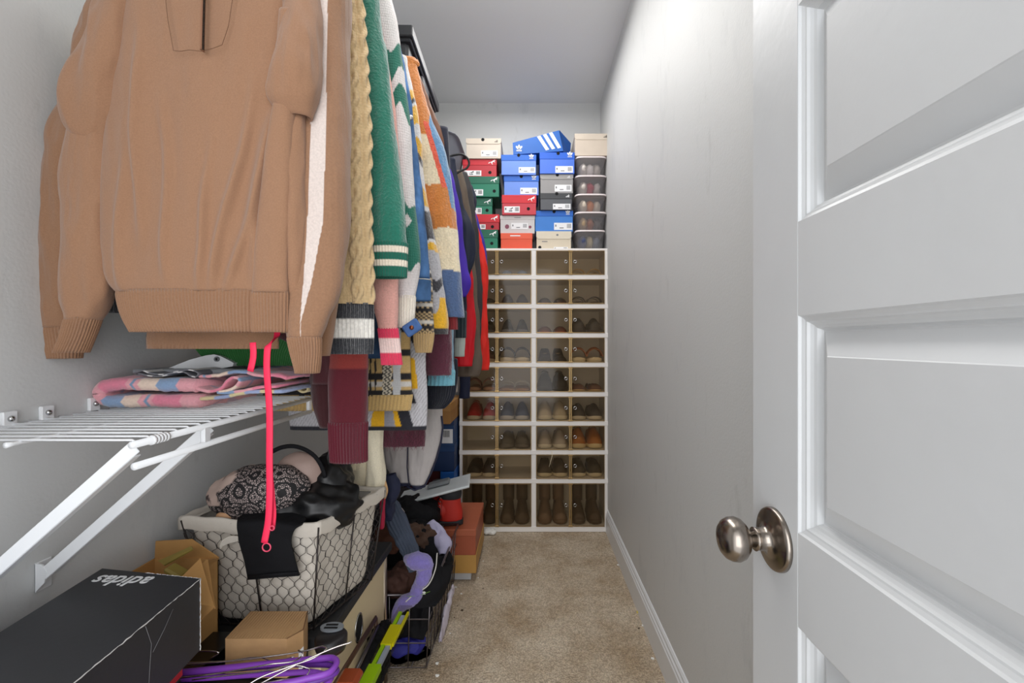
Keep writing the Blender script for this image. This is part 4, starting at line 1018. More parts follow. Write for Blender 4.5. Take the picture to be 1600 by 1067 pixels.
sleeve(t, [K(160, 200, 60, d, 0.03), K(104, 170, 130, d, 0.03), K(102, 150, 158, d, 0.03), K(118, 180, 230, d, 0.032), K(130, 195, 400, d, 0.03)], cab_col, KC, 'sleeve', M=150, step=0.005, amp=0.0015, seed=55, shape=cable)
sleeve(t, [K(130, 196, 398, d, 0.032), K(140, 200, 440, d, 0.032), K(150, 196, 488, d, 0.03)], cuffband([(0, 0.3, BW), (0.3, 0.65, CR), (0.65, 1.1, BW)], BW), FZ, 'cuff', M=160, step=0.005, amp=0.001, seed=56, ribs=(0, 28, 0.002))

# ---- 4. teal green sweater
TEAL = (20, 112, 92)
d = 0.975
t = G_('sweater', 'teal green fleece sweater with two cream stripes at the cuff', 'sweater', d)
body(t, d, Z(500, d), TEAL, KN, w=0.19, seed=61)
sleeve(t, [K(545, 580, -80, d, 0.03), K(548, 592, -10, d, 0.034), K(550, 592, 30, d, 0.036), K(556, 604, 100, d, 0.038), K(562, 617, 200, d, 0.040), K(568, 630, 300, d, 0.042), K(574, 636, 350, d, 0.042), K(576, 636, 385, d, 0.036)],
       TEAL, FZ, 'sleeve', M=140, step=0.005, amp=0.004, seed=63, ridge=0.5)
sleeve(t, [K(575, 637, 380, d, 0.037), K(577, 635, 434, d, 0.034)], cuffband([(0.13, 0.32, (226, 214, 196)), (0.52, 0.70, (226, 214, 196))], (16, 98, 80)), KN, 'cuff', M=260, step=0.0025, amp=0.001, seed=64, ribs=(0, 34, 0.001), end_ramp=0.001)
# ---- kelly green ribbed hem seen under the tan sweaters
d = 1.02
t = G_('sweater', 'kelly green sweater whose ribbed hem shows below the tan hems', 'sweater', d, z=1.9)
body(t, d, Z(520, d), (38, 98, 44), KN, w=0.19, seed=66, cx=X(400, d)+0.03)
sleeve(t, [K(290, 560, 500, d, 0.03), K(296, 545, 528, d, 0.03), K(312, 520, 552, d, 0.028), K(330, 505, 571, d, 0.026)], (40, 104, 46), KN, 'hem_band', M=900, step=0.005, amp=0.002, seed=67, ribs=(0, 120, 0.0016), end_ramp=0.001)
# ---- 5. pink sweater
d = 1.03
PK = (232, 172, 160); HP = (224, 62, 96)
t = G_('sweater', 'pale pink knit sweater with hot pink and white cuff stripes', 'sweater', d)
body(t, d, Z(500, d), PK, KN, w=0.19, seed=71)
sleeve(t, [K(560, 600, 60, d, 0.03), K(572, 622, 200, d, 0.034), K(578, 625, 320, d, 0.036), K(580, 624, 430, d, 0.034), K(587, 622, 480, d, 0.030), K(592, 621, 514, d, 0.026)], PK, KC, 'sleeve', M=110, step=0.005, amp=0.0025, seed=73)
sleeve(t, [K(591, 621, 512, d, 0.026), K(595, 625, 545, d, 0.027), K(597, 628, 570, d, 0.026)], cuffband([(0, 0.28, HP), (0.28, 0.68, (240, 214, 208)), (0.68, 1.1, HP)], HP), KN, 'cuff', M=200, step=0.0035, amp=0.0012, seed=74, ribs=(0, 22, 0.0016), end_ramp=0.001)
# ---- 6. white chunky sweater with green motif
d = 1.09
def white_green(G, uq, fr, s):
    z = G[..., 2]; x = G[..., 0]
    n1 = 0.012*np.sin(x*90+1)+0.01*np.sin(x*170)
    m = np.zeros(x.shape)
    for (a, b) in ((82, 128), (150, 186), (318, 412)):
        m = np.maximum(m, ((z+n1 < Z(a, d)) & (z+n1*1.4 > Z(b, d))).astype(float))
    xr = X(624, d); m = np.maximum(m, ((z < Z(90, d)) & (z > Z(185, d)) & (x < X(606, d)+0.006*np.sin(z*70))).astype(float)*(z > Z(175, d)))
    # a few white diamonds inside the lower green field
    di = (np.abs((x-X(640, d))/0.010)+np.abs((z-Z(348, d))/0.016)) < 1
    m = m*(1-di)
    c = mixc(m, (226, 220, 218), (44, 116, 98))
    return c
t = G_('sweater', 'white chunky knit sweater with teal green motifs down the sleeve', 'sweater', d)
body(t, d, Z(490, d), white_green, KC, w=0.19, seed=81)
sleeve(t, [K(575, 597, -50, d, 0.03), K(578, 612, 0, d, 0.034), K(583, 625, 60, d, 0.036), K(588, 633, 130, d, 0.04), K(594, 641, 220, d, 0.042), K(600, 648, 300, d, 0.042), K(606, 653, 360, d, 0.040), K(612, 656, 410, d, 0.036), K(618, 652, 445, d, 0.030), K(622, 648, 466, d, 0.026)],
       white_green, KC, 'sleeve', M=130, step=0.0045, amp=0.003, seed=83)
sleeve(t, [K(622, 649, 462, d, 0.026), K(622, 647, 490, d, 0.025), K(624, 645, 512, d, 0.024)], (232, 224, 210), KN, 'cuff', M=180, step=0.004, amp=0.0015, seed=84, ribs=(0, 20, 0.0016), end_ramp=0.001)
# ---- 7. denim jacket
d = 1.165
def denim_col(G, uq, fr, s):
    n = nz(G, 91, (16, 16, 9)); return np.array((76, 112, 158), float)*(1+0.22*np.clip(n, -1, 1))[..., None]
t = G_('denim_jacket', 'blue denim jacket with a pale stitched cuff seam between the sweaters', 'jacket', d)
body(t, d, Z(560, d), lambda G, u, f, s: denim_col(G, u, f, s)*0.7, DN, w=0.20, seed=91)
sleeve(t, [K(596, 616, 20, d, 0.03), K(602, 628, 75, d, 0.034), K(606, 637, 130, d, 0.038), K(612, 646, 200, d, 0.04), K(620, 657, 280, d, 0.042), K(628, 666, 360, d, 0.040), K(632, 671, 435, d, 0.036)], denim_col, DN, 'sleeve', M=110, step=0.0055, amp=0.004, seed=93, ridge=0.8)
sleeve(t, [K(632, 673, 436, d, 0.037), K(630, 673, 470, d, 0.036)], denim_col, DN, 'cuff', M=80, step=0.006, amp=0.001, seed=94)
mb = MB(); ux, uy, _ = section(60, 2.3, 0.9); mb.wire([((X(632, d)+X(672, d))/2+a*0.0345, d+b*0.0255, Z(437.5, d)) for a, b in zip(ux, uy)], 0.0011, 6, closed=True); obj('stitching', mb, mat('thread_pale', (206, 196, 176), 0.8), t)
mb = MB(); mb.box(P(667, 171, d-0.040), (0.001, 0.001, 0.001)); 
mb = MB(); c = P(644, 512, 1.06); mb.box(c, (0.040, 0.010, 0.030), 0.003, R=Matrix.Rotation(-0.6, 3, 'Y'), col=(70, 100, 150)); obj('hem_tab', mb, DN, t)
mb = MB(); mb.lathe([(0, -0.008), (0.005, -0.007), (0.0055, -0.004), (0, -0.004)], (c[0], c[1], c[2]), 'y', 16); obj('button', mb, mat('copper_button', (150, 90, 60), 0.35, 1.0), t)
mb = MB(); 
for (px, py) in ((641, 184),):
    c = P(px, py, d-0.027); mb.lathe([(0, -0.004), (0.006, -0.003), (0.007, 0), (0, 0)], c, 'y', 18)
obj('button', mb, mat('silver_button', (190, 190, 190), 0.3, 1.0), t)
# ---- 8. camel plaid sweater
d = 1.215
def plaid_col(G, uq, fr, s):
    x, z = G[..., 0], G[..., 2]; c = np.ones(G.shape)*np.array((196, 164, 108), float); B_ = np.array((34, 32, 34.0)); W_ = np.array((206, 202, 196.0))
    for zc, h, cc in ((1.022, 0.014, B_), (1.046, 0.008, W_), (1.068, 0.014, B_), (1.13, 0.010, B_), (1.19, 0.012, B_), (1.26, 0.012, B_), (1.34, 0.014, B_)):
        c[np.abs(z-zc+0.007) < h/2+0.002] = cc
    xa = X(582, d)
    for k in (0, 0.0125): c[(np.abs(x-xa-k) < 0.0022)] = B_
    m = (x > X(600, d)) & (x < X(614, d)); di = ((x+z) % 0.012) < 0.006
    c[m & di] = (222, 212, 190); c[m & ~di & (z > 1.01) & (z < 1.11)] = B_
    m = (x > X(616, d)) & (x < X(628, d)); c[m] = (196, 196, 196)
    return c
t = G_('sweater', 'camel plaid sweater with black check lines and a ribbed camel hem', 'sweater', d)
bk = [(RX, d, 1.97, 0.04, 0.010), (RX, d, 1.95, 0.08, 0.012), (RX, d, 1.9, 0.16, 0.015), (-0.52, d, 1.7, 0.19, 0.016), (-0.49, d, 1.4, 0.185, 0.016), K(400, 642, 545, d, 0.026), K(412, 644, 618, d, 0.024)]
sleeve(t, bk, plaid_col, KC, 'body', M=300, step=0.0045, amp=0.003, seed=101, sq=3.4)
sleeve(t, [K(412, 645, 616, d, 0.025), K(414, 641, 641, d, 0.023)], (198, 166, 108), KN, 'hem_band', M=700, step=0.006, amp=0.001, seed=102, ribs=(0, 86, 0.0014), sq=3.4, end_ramp=0.001)
def plaid_cuff(G, uq, fr, s):
    x, z = G[..., 0], G[..., 2]; c = np.ones(G.shape)*np.array((196, 168, 124), float)
    di = (((x*0.8+z) % 0.010) < 0.005); c[di] = (40, 38, 38); 
    m = np.abs(((z*1.0) % 0.045)-0.02) < 0.006; c[m] = (38, 36, 38); m2 = np.abs(((z) % 0.045)-0.034) < 0.003; c[m2] = (214, 208, 198)
    return c
sleeve(t, [K(590, 622, 120, d, 0.03), K(605, 648, 300, d, 0.034), K(634, 674, 440, d, 0.036), K(644, 677, 480, d, 0.036), K(648, 678, 521, d, 0.032)], plaid_cuff, KC, 'sleeve', M=200, step=0.0045, amp=0.003, seed=103)
sleeve(t, [K(647, 678, 518, d, 0.032), K(648, 676, 536, d, 0.031), K(651, 673, 551, d, 0.029)], (190, 160, 112), KN, 'cuff', M=200, step=0.004, amp=0.0015, seed=104, ribs=(0, 22, 0.002), end_ramp=0.001)
# ---- 9. yellow/grey/black abstract sweater
d = 1.275
YL, GY, NB = (226, 172, 32), (196, 194, 198), (40, 40, 48)
def abstract(G, uq, fr, s):
    x, z = G[..., 0], G[..., 2]
    a = nz(G, 111, (5.5, 3, 5.5), 2); b = nz(G, 112, (6, 3, 6), 2)
    c = np.ones(G.shape)*np.array(GY, float)
    c[a > 0.32] = YL; c[(b > 0.42) & (a <= 0.55)] = NB
    st = ((x*1.0-z*0.7) % 0.009) < 0.0028
    m = (a <= 0.32) & (b <= 0.42) & st & (z < 1.2); c[m] = (150, 148, 152)
    return c
def abs_sleeve(G):
    x, z = G[..., 0], G[..., 2]; py = 535+(1.15-z)*711/1.235+9*np.sin(x*75)+5*np.sin(x*160+1)
    c = np.ones(G.shape)*np.array((212, 210, 210), float)
    for a, b, cc in ((130, 150, YL), (150, 160, NB), (166, 200, YL), (222, 246, YL), (246, 258, NB), (286, 312, YL), (318, 366, NB), (372, 384, YL), (430, 448, NB)): c[(py > a) & (py < b)] = cc
    m = (py > 384) & (c[..., 0] == 212); c[m] = (176, 174, 178)
    return c
def abstract_body(G, uq, fr, s):
    x, z = G[..., 0], G[..., 2]; c = np.ones(G.shape)*np.array(GY, float)
    px = 828+x*711/d; 
    u = (px-575)/90.0; v = (Z(560, d)-z)/(Z(560, d)-Z(670, d))
    yl = (u > 0.18+0.1*np.sin(v*5)) & (u < 0.62+0.25*(v-0.3)) ; c[yl] = YL
    gs = (np.abs(u-0.36-0.05*v) < 0.10*(v)) & (v > 0.5); c[gs] = (150, 150, 158)
    nb = (u > 0.52-0.22+v*0.32) & (u < 0.66-0.16+v*0.32) & (v > 0.25); c[nb] = NB
    yr = (px > 634+0.0*v) & (px < 652+14*(v-0.2)) & (v < 0.42); c[yr] = YL
    nr = (px > 634) & (v > 0.42) & (v < 0.62) & (px < 640+40*(v-0.3)); c[nr] = NB
    st = (((x-z*0.7) % 0.009) < 0.0025); w_ = (c[..., 0] == GY[0]) & st; c[w_] = (168, 166, 170)
    c[v > 0.955] = NB
    up = z > Z(560, d); cc = abstract(G, uq, fr, s); c[up] = cc[up]
    return c
t = G_('sweater', 'mustard yellow, grey and black abstract patterned fuzzy sweater', 'sweater', d)
bk = [(RX, d, 1.97, 0.04, 0.010), (RX, d, 1.95, 0.08, 0.012), (RX, d, 1.9, 0.16, 0.015), (-0.52, d, 1.7, 0.19, 0.016), (-0.49, d, 1.4, 0.195, 0.016), K(450, 664, 560, d, 0.026), K(452, 668, 640, d, 0.025), K(454, 666, 671, d, 0.022)]
sleeve(t, bk, abstract_body, KC, 'body', M=300, step=0.0045, amp=0.004, seed=113, sq=3.2)
sleeve(t, [K(616, 636, 90, d, 0.026), K(620, 645, 140, d, 0.034), K(622, 655, 200, d, 0.040), K(628, 664, 280, d, 0.044), K(636, 675, 350, d, 0.046), K(646, 690, 420, d, 0.046), K(656, 698, 470, d, 0.042), K(666, 701, 505, d, 0.034), K(670, 700, 522, d, 0.03)],
       lambda G, u, f, s: np.where((G[..., 2] < Z(466, 1.275))[..., None] & (G[..., 2] > Z(512, 1.275))[..., None] & ((nz(G, 117, (18, 8, 18), 1) < 0.35)[..., None]), np.array(YL, float), np.where((G[..., 2] < Z(511, 1.275))[..., None], np.array((52, 50, 52.0)), abs_sleeve(G))),
       FZ, 'sleeve', M=150, step=0.0045, amp=0.004, seed=114, ridge=0.4)
# ---- 10. burgundy fuzzy
d = 1.40
t = G_('sweater', 'burgundy fuzzy sweater with a hairy hem and cuff', 'sweater', d)
BG = (82, 34, 48)
sleeve(t, [(RX, d, 1.975, 0.035, 0.012), (RX, d, 1.955, 0.08, 0.02), (RX-0.01, d, 1.90, 0.15, 0.024), (RX-0.01, d, 1.6, 0.18, 0.026), (-0.47, d, 1.2, 0.15, 0.026), K(540, 664, 640, d, 0.026), K(548, 663, 697, d, 0.024)], BG, FZ, 'body', M=120, step=0.006, amp=0.006, seed=121, ridge=0.5)
sleeve(t, [K(610, 645, 140, d, 0.03), K(630, 672, 300, d, 0.04), K(650, 700, 460, d, 0.042), K(660, 706, 530, d, 0.042), K(664, 705, 586, d, 0.034)], (98, 44, 62), FZ, 'sleeve', M=120, step=0.006, amp=0.004, seed=123)
mb = MB()      # stray mohair fibres round the hem and cuff
rs = np.random.RandomState(3)
for k in range(420):
    if k < 230: p0 = np.array(P(rs.uniform(597, 664), rs.uniform(672, 697), d-0.018)); 
    else: p0 = np.array(P(rs.uniform(660, 705), rs.uniform(535, 588), d-0.026))
    v = np.array([rs.normal()*0.006, -0.004, -0.010-rs.rand()*0.008]); mb.wire([p0, p0+v*0.6, p0+v+np.array([rs.normal()*0.003, 0, 0])], 0.00035, 3, caps=False)
o = obj('loose_fibres', mb, mat('burgundy_hair', (118, 60, 78), 0.9), t); o['kind'] = 'stuff'
# ---- 11. orange/cream/blue colour block
d = 1.335
OR, CRM, BLD2 = (200, 122, 48), (228, 212, 180), (72, 96, 136)
def block(G, uq, fr, s):
    z = G[..., 2]+0.004*np.sin(G[..., 0]*60); c = np.ones(G.shape)*np.array(OR, float)
    c[(z < Z(215, d)) & (z > Z(292, d))] = CRM; c[(z < Z(360, d)) & (z > Z(426, d))] = CRM; c[z < Z(426, d)] = BLD2
    e = G[..., 0]-np.interp(G[..., 2], [Z(500, d), Z(300, d), Z(200, d)], [X(740, d), X(706, d), X(677, d)])
    c[(e > -0.008) & (z > Z(330, d))] = (92, 138, 178); c[(e > -0.022) & (e <= -0.008) & (z > Z(300, d)) & (z < Z(195, d))] = (216, 84, 56)
    return c
t = G_('sweater', 'orange, cream and blue colour block fuzzy sweater', 'sweater', d)
body(t, d, Z(560, d), block, FZ, w=0.19, seed=131)
sleeve(t, [K(618, 650, 92, d, 0.024), K(626, 660, 130, d, 0.034), K(632, 677, 190, d, 0.044), K(640, 696, 245, d, 0.048), K(648, 708, 300, d, 0.050), K(655, 714, 350, d, 0.050), K(662, 719, 420, d, 0.050), K(672, 724, 470, d, 0.046), K(682, 726, 496, d, 0.04)], block, FZ, 'sleeve', M=150, step=0.005, amp=0.004, seed=133, ridge=0.4)
mb = MB(); mb.box(P(648, 99, d), (0.030, 0.022, 0.026), 0.012, R=Matrix.Rotation(0.35, 3, 'Y'), col=OR)
obj('shoulder', mb, FZ, t)
sleeve(t, [K(698, 714, 490, d, 0.014), K(700, 715, 515, d, 0.013)], (130, 40, 44), KN, 'cuff_lining', M=60, step=0.005, ribs=(0, 10, 0.001))
# brown coat behind with its shoulder above
def simple(name, label, cat, d, col, m, sl, hem=None, colb=None, w=0.19, cx=None, cuff=None, cufcol=None, seed=None, ridge=0.7, amp=0.004, bodyamp=0.005, step=0.008, M=80, zt=1.955, wb=None, **k):
    seed = seed or int(d*1000)
    t = G_(name, label, cat, d)
    body(t, d, hem or Z(520, d), colb if colb is not None else col, m, w=w, cx=cx, seed=seed, amp=bodyamp, zt=zt, wb=wb)
    sleeve(t, sl, col, m, 'sleeve', M=M, step=step, amp=amp, seed=seed+1, ridge=ridge, **k)
    if cuff: sleeve(t, cuff, cufcol or col, KN, 'cuff', M=110, step=0.006, amp=0.001, seed=seed+2, ribs=(0, 16, 0.0016), end_ramp=0.001)
    return t
BRN = (104, 66, 44)
simple('coat', 'brown coat whose shoulder rises behind the orange colour block sweater', 'coat', 1.50, BRN, SM,
       [K(622, 652, 112, 1.5, 0.03), K(640, 672, 160, 1.5, 0.04), K(650, 688, 200, 1.5, 0.04), K(655, 692, 280, 1.5, 0.04), K(660, 700, 400, 1.5, 0.035)], zt=1.97, w=0.16)
simple('sweater', 'pale blue knit sweater with a blue ribbed hem between burgundy and navy knits', 'sweater', 1.46, (134, 176, 200), KN,
       [K(620, 658, 170, 1.46, 0.03), K(645, 692, 330, 1.46, 0.036), K(672, 709, 480, 1.46, 0.036), K(676, 710, 582, 1.46, 0.034)], w=0.16, cuff=[K(670, 711, 578, 1.46, 0.036), K(668, 710, 602, 1.46, 0.034)], cufcol=(122, 186, 204))
d = 1.53
t = simple('sweater', 'navy sweater with a curved ribbed hem hanging above the brown cardboard box', 'sweater', d, (28, 32, 50), KN,
       [K(655, 700, 200, d, 0.03), K(668, 708, 400, d, 0.036), K(676, 712, 590, d, 0.034)], hem=Z(560, d))
sleeve(t, [K(655, 714, 560, d, 0.04), K(663, 713, 600, d, 0.04), K(664, 706, 625, d, 0.036), K(666, 694, 638, d, 0.03)], (26, 30, 44), KN, 'hem_band', M=300, step=0.005, amp=0.002, seed=7, ribs=(0, 32, 0.0024))
d = 1.62
simple('hoodie', 'violet sweatshirt showing as a narrow strip beside the colour block sweater', 'sweatshirt', d, (72, 44, 168), SM,
       [K(672, 690, 232, d, 0.02), K(680, 704, 262, d, 0.034), K(690, 716, 310, d, 0.04), K(694, 724, 370, d, 0.042), K(698, 732, 420, d, 0.04), K(706, 736, 446, d, 0.034), K(712, 728, 464, d, 0.02)], zt=1.93)
d = 1.70
simple('hoodie', 'dark navy hoodie with a teal black cuff and bent elbow', 'hoodie', d, (30, 36, 54), SM,
       [K(690, 712, 248, d, 0.03), K(694, 716, 275, d, 0.04), K(700, 724, 320, d, 0.045), K(706, 742, 366, d, 0.045), K(704, 742, 400, d, 0.045), K(700, 732, 440, d, 0.045), K(698, 728, 490, d, 0.045)], zt=1.90,
       cuff=[K(694, 729, 486, d, 0.045), K(696, 728, 528, d, 0.043)], cufcol=(32, 46, 52))
# black plastic hanger poking out to the right
hb = thing('clothes_hanger', 'black plastic hanger end sticking out beside the red shoeboxes', 'hanger', P(710, 262, 1.76), group='loose hangers')
mb = MB(); hp = [P(a, b, 1.76) for a, b in ((692, 252), (700, 246), (711, 242), (724, 242), (731, 248), (733, 256), (729, 263), (720, 267), (712, 272), (700, 280), (680, 284), (650, 270))]
K_, _, _ = path(hp, 0.006); mb.wire(K_, 0.0042, 10); obj('hanger_arm', mb, HKB, hb)
mb = MB(); mb.wire([P(693, 248, 1.75), P(697, 252, 1.745), P(697, 260, 1.745), P(693, 264, 1.75)], 0.003, 8); obj('metal_clip', mb, HK, hb)
d = 1.76
simple('shirt', 'pale mint shirt with its cuff showing under the navy hoodie sleeve', 'shirt', d, (196, 206, 200), SM,
       [K(692, 712, 270, d, 0.03), K(700, 716, 400, d, 0.03), K(706, 724, 500, d, 0.028), K(710, 726, 557, d, 0.026)], zt=1.90)
d = 1.93
simple('cardigan', 'taupe brown jacket strip with a cream edge beside the navy hoodie', 'jacket', d, (96, 84, 72), SM,
       [K(706, 722, 268, d, 0.03), K(712, 730, 300, d, 0.036), K(716, 738, 360, d, 0.038), K(716, 745, 450, d, 0.04), K(716, 752, 540, d, 0.042), K(714, 754, 570, d, 0.042), K(714, 748, 588, d, 0.04)], zt=1.90)
d = 1.84
RD = (206, 18, 34)
def red_col(G, uq, fr, s): return np.array(RD, float)*np.ones(G.shape)
t = simple('track_jacket', 'bright red track jacket hanging by the shoe cabinet, nearer of the two red ones', 'jacket', d, RD, SM,
       [K(700, 716, 300, d, 0.03), K(704, 726, 345, d, 0.034), K(706, 734, 390, d, 0.036), K(708, 740, 450, d, 0.04), K(708, 741, 500, d, 0.04), K(710, 740, 552, d, 0.04), K(711, 738, 572, d, 0.036)], zt=1.88, ridge=1.0, amp=0.006)
d = 2.0
simple('track_jacket', 'charcoal track jacket with a thin red edge line', 'jacket', d, (54, 52, 54), SM,
       [K(716, 730, 270, d, 0.03), K(720, 738, 300, d, 0.04), K(724, 746, 360, d, 0.045), K(728, 751, 420, d, 0.045), K(728, 753, 500, d, 0.045), K(722, 748, 560, d, 0.04)], zt=1.88)
simple('sweatshirt', 'navy sweatshirt shoulder bulging behind the taupe jacket', 'sweatshirt', 2.07, (36, 40, 58), SM,
       [K(716, 738, 290, 2.07, 0.03), K(722, 744, 310, 2.07, 0.05), K(722, 741, 335, 2.07, 0.05), K(720, 737, 380, 2.07, 0.04)], zt=1.86)
d = 2.14
simple('track_jacket', 'orange red track jacket hanging farther back, in front of the cabinet doors', 'jacket', d, (226, 44, 34), SM,
       [K(728, 740, 320, d, 0.03), K(732, 748, 360, d, 0.045), K(736, 758, 400, d, 0.05), K(738, 763, 440, d, 0.05), K(736, 759, 475, d, 0.05), K(738, 762, 520, d, 0.05), K(742, 765, 560, d, 0.045), K(748, 764, 578, d, 0.03)], zt=1.86, ridge=1.1, amp=0.006)
d = 2.24
simple('sweatshirt', 'indigo blue sweatshirt sliver behind the farther red jacket', 'sweatshirt', d, (60, 50, 150), SM,
       [K(730, 742, 330, d, 0.03), K(736, 752, 360, d, 0.04), K(740, 760, 400, d, 0.045), K(742, 761, 425, d, 0.04), K(742, 756, 440, d, 0.03)], zt=1.84)
d = 2.32
t = G_('trousers', 'navy trousers with legs hanging lowest beside the cabinet', 'trousers', d, z=1.5)
sleeve(t, [K(716, 734, 400, d, 0.04), K(717, 735, 520, d, 0.04), K(717, 734, 622, d, 0.035)], (34, 40, 66), SM, 'trouser_leg', M=60, step=0.01)
sleeve(t, [K(699, 715, 400, d-0.05, 0.03), K(700, 716, 520, d-0.05, 0.03), K(705, 715, 612, d-0.05, 0.03)], (222, 208, 196), SM, 'trouser_leg', M=60, step=0.01)
# ---- maroon ribbed sweater, long sleeve
d = 1.00
MR = (88, 18, 32)
t = G_('sweater', 'maroon knit sweater with a long ribbed cuff hanging over the laundry basket', 'sweater', d)
sleeve(t, [(RX-0.02, d, 1.975, 0.035, 0.012), (RX-0.02, d, 1.955, 0.08, 0.018), (RX-0.03, d, 1.90, 0.13, 0.018), (RX-0.03, d, 1.5, 0.15, 0.018), (-0.52, d, 1.2, 0.12, 0.018), K(482, 575, 560, d, 0.02), K(488, 572, 600, d, 0.02)], (66, 18, 26), KN, 'body', M=80, step=0.008, amp=0.004, seed=151)
sleeve(t, [K(492, 560, 480, d, 0.036), K(514, 575, 560, d, 0.038), K(513, 575, 600, d, 0.038), K(514, 574, 640, d, 0.037), K(515, 573, 662, d, 0.036)],
       cuffband([(0, 0.52, (136, 50, 44))], MR), KN, 'sleeve', M=120, step=0.005, amp=0.0025, seed=153)
sleeve(t, [K(514, 574, 658, d, 0.037), K(515, 573, 690, d, 0.036), K(517, 573, 721, d, 0.034)], (92, 18, 36), KN, 'cuff', M=260, step=0.005, amp=0.001, seed=154, ribs=(0, 32, 0.0016), end_ramp=0.001)
sleeve(t, [K(478, 520, 520, d+0.03, 0.03), K(484, 524, 580, d+0.03, 0.03), K(490, 524, 640, d+0.03, 0.028), K(500, 524, 668, d+0.03, 0.02)], (58, 20, 24), KN, 'sleeve', M=80, step=0.007)
# ---- cream long garment
d = 1.385
CRE = (226, 214, 186)
t = G_('cardigan', 'long cream cardigan whose ends reach down behind the laundry basket', 'cardigan', d)
body(t, d, Z(640, d), CRE, KN, w=0.16, wb=0.12, cx=X(560, d), seed=161)
sleeve(t, [K(536, 580, 600, d, 0.03), K(536, 576, 690, d, 0.03), K(545, 574, 740, d, 0.03), K(548, 574, 768, d, 0.03)], CRE, KN, 'front_panel', M=110, step=0.006, amp=0.005, seed=162, ridge=0.8)
sleeve(t, [K(566, 600, 600, d-0.01, 0.03), K(570, 600, 690, d-0.01, 0.03), K(573, 600, 740, d-0.01, 0.03), K(574, 598, 776, d-0.01, 0.028)], (232, 222, 196), KN, 'front_panel', M=110, step=0.006, amp=0.005, seed=163, ridge=0.8)
sleeve(t, [K(520, 548, 640, d-0.04, 0.02), K(520, 556, 690, d-0.04, 0.022), K(530, 556, 735, d-0.04, 0.02)], (222, 208, 178), KN, 'sleeve', M=90, step=0.006, amp=0.004, seed=164)
# ---- pale grey garments low behind
d = 1.66
def piped(G, uq, fr, s):
    c = np.ones(G.shape)*np.array((186, 180, 178), float); c[fr > 0.965] = (36, 38, 60); return c
t = G_('blouse', 'pale grey blouse with navy piping hanging low beside the cardboard box', 'blouse', d, x=X(640, d), z=1.0)
sleeve(t, [K(600, 670, 560, d, 0.03), K(598, 660, 640, d, 0.035), K(600, 650, 700, d, 0.035), K(610, 648, 745, d, 0.03), K(622, 648, 758, d, 0.025)], piped, SM, 'left_panel', M=120, step=0.006, amp=0.006, seed=171, ridge=0.6)
dd_ = d-0.02
sleeve(t, [K(652, 690, 560, dd_, 0.03), K(648, 690, 620, dd_, 0.034), K(643, 691, 655, dd_, 0.034), K(639, 688, 690, dd_, 0.034), K(637, 680, 720, dd_, 0.03), K(640, 668, 748, dd_, 0.026), K(646, 660, 763, dd_, 0.02)], piped, SM, 'right_panel', M=120, step=0.006, amp=0.004, seed=172, ridge=0.5)
NVP = mat('navy_piping', (34, 36, 60), 0.7)
mb = MB(); mb.wire([P(a, b, dd_-0.012) for a, b in ((690, 650), (692, 668), (689, 690), (682, 716), (674, 738), (663, 760), (648, 766), (636, 760))], 0.0035, 8); obj('piping', mb, NVP, t)
mb = MB(); mb.wire([P(a, b, dd_-0.024) for a, b in ((641, 668), (637, 700), (636, 730), (639, 760))], 0.002, 8); obj('piping', mb, NVP, t)
# ================================================================== things on the short shelf
BLK1, BLK2, BLK3, BLK4 = (228, 158, 168), (222, 128, 150), (128, 150, 196), (230, 206, 188)
def plaid(s, y):
    s, y = np.broadcast_arrays(s, y); c = np.ones(s.shape+(3,))*np.array((226, 160, 168), float)
    a = s % 0.19
    c[(a > 0.035) & (a < 0.09)] = BLK2; c[(a > 0.115) & (a < 0.15)] = BLK4
    c[(a > 0.15)] = (132, 158, 192); c[np.abs(a-0.102) < 0.003] = (120, 150, 180)
    b = (y-0.895) % 0.16; m = (b > 0.09) & (b < 0.13); c[m] = c[m]*0.6+np.array((140, 156, 190))*0.4; c[np.abs(b-0.05) < 0.002] = (140, 150, 180)
    return c
BLKT = mat('blanket_fleece', None, 0.95, attr=True, bump=0.0012, scale=300, vary=0.08, vscale=200, sheen=0.4, spec=0.1)
d0 = 0.90
def pz(a, b, d=d0): return (X(a, d), Z(b, d))
t = thing('blanket', 'pink and blue plaid fleece blanket folded on the short wire shelf', 'blanket', (X(250, 0.95), 0.98, SZ+0.003))
mb = MB()
pts = [pz(310, 627), pz(270, 627), pz(220, 627), pz(180, 627.5), pz(158, 625), pz(149, 615), pz(158, 604), pz(178, 600), pz(220, 601), pz(270, 602), pz(305, 603)]
pts = [(x, max(z, SZ+0.016)) for x, z in pts]
ribbon(mb, pts, 0.024, 0.905, 1.09, ny=30, col=plaid, amp=0.002, step=0.003); obj('folded_layer', mb, BLKT, t)
mb = MB()
pts = [pz(300, 606), pz(325, 612), pz(345, 605), pz(352, 596), pz(362, 590), pz(372, 594), pz(366, 604), pz(350, 611), pz(338, 613), pz(372, 612), pz(400, 606), pz(430, 604)]
ribbon(mb, pts, 0.0060, 0.905, 1.09, ny=30, col=plaid, amp=0.001, step=0.0025); obj('rolled_edge', mb, BLKT, t)
mb = MB()
pts = [pz(300, 590), pz(325, 588), pz(350, 583), pz(375, 582), pz(400, 588), pz(422, 586), pz(440, 592)]
ribbon(mb, [(x, z+0.000) for x, z in pts], 0.0070, 0.92, 1.09, ny=30, col=lambda s, y: plaid(s+0.09, y+0.05), amp=0.002, step=0.003); obj('loose_layer', mb, BLKT, t)
mb = MB()
pts = [pz(310, 624), pz(335, 622), pz(360, 618), pz(385, 613), pz(420, 612), pz(440, 612)]
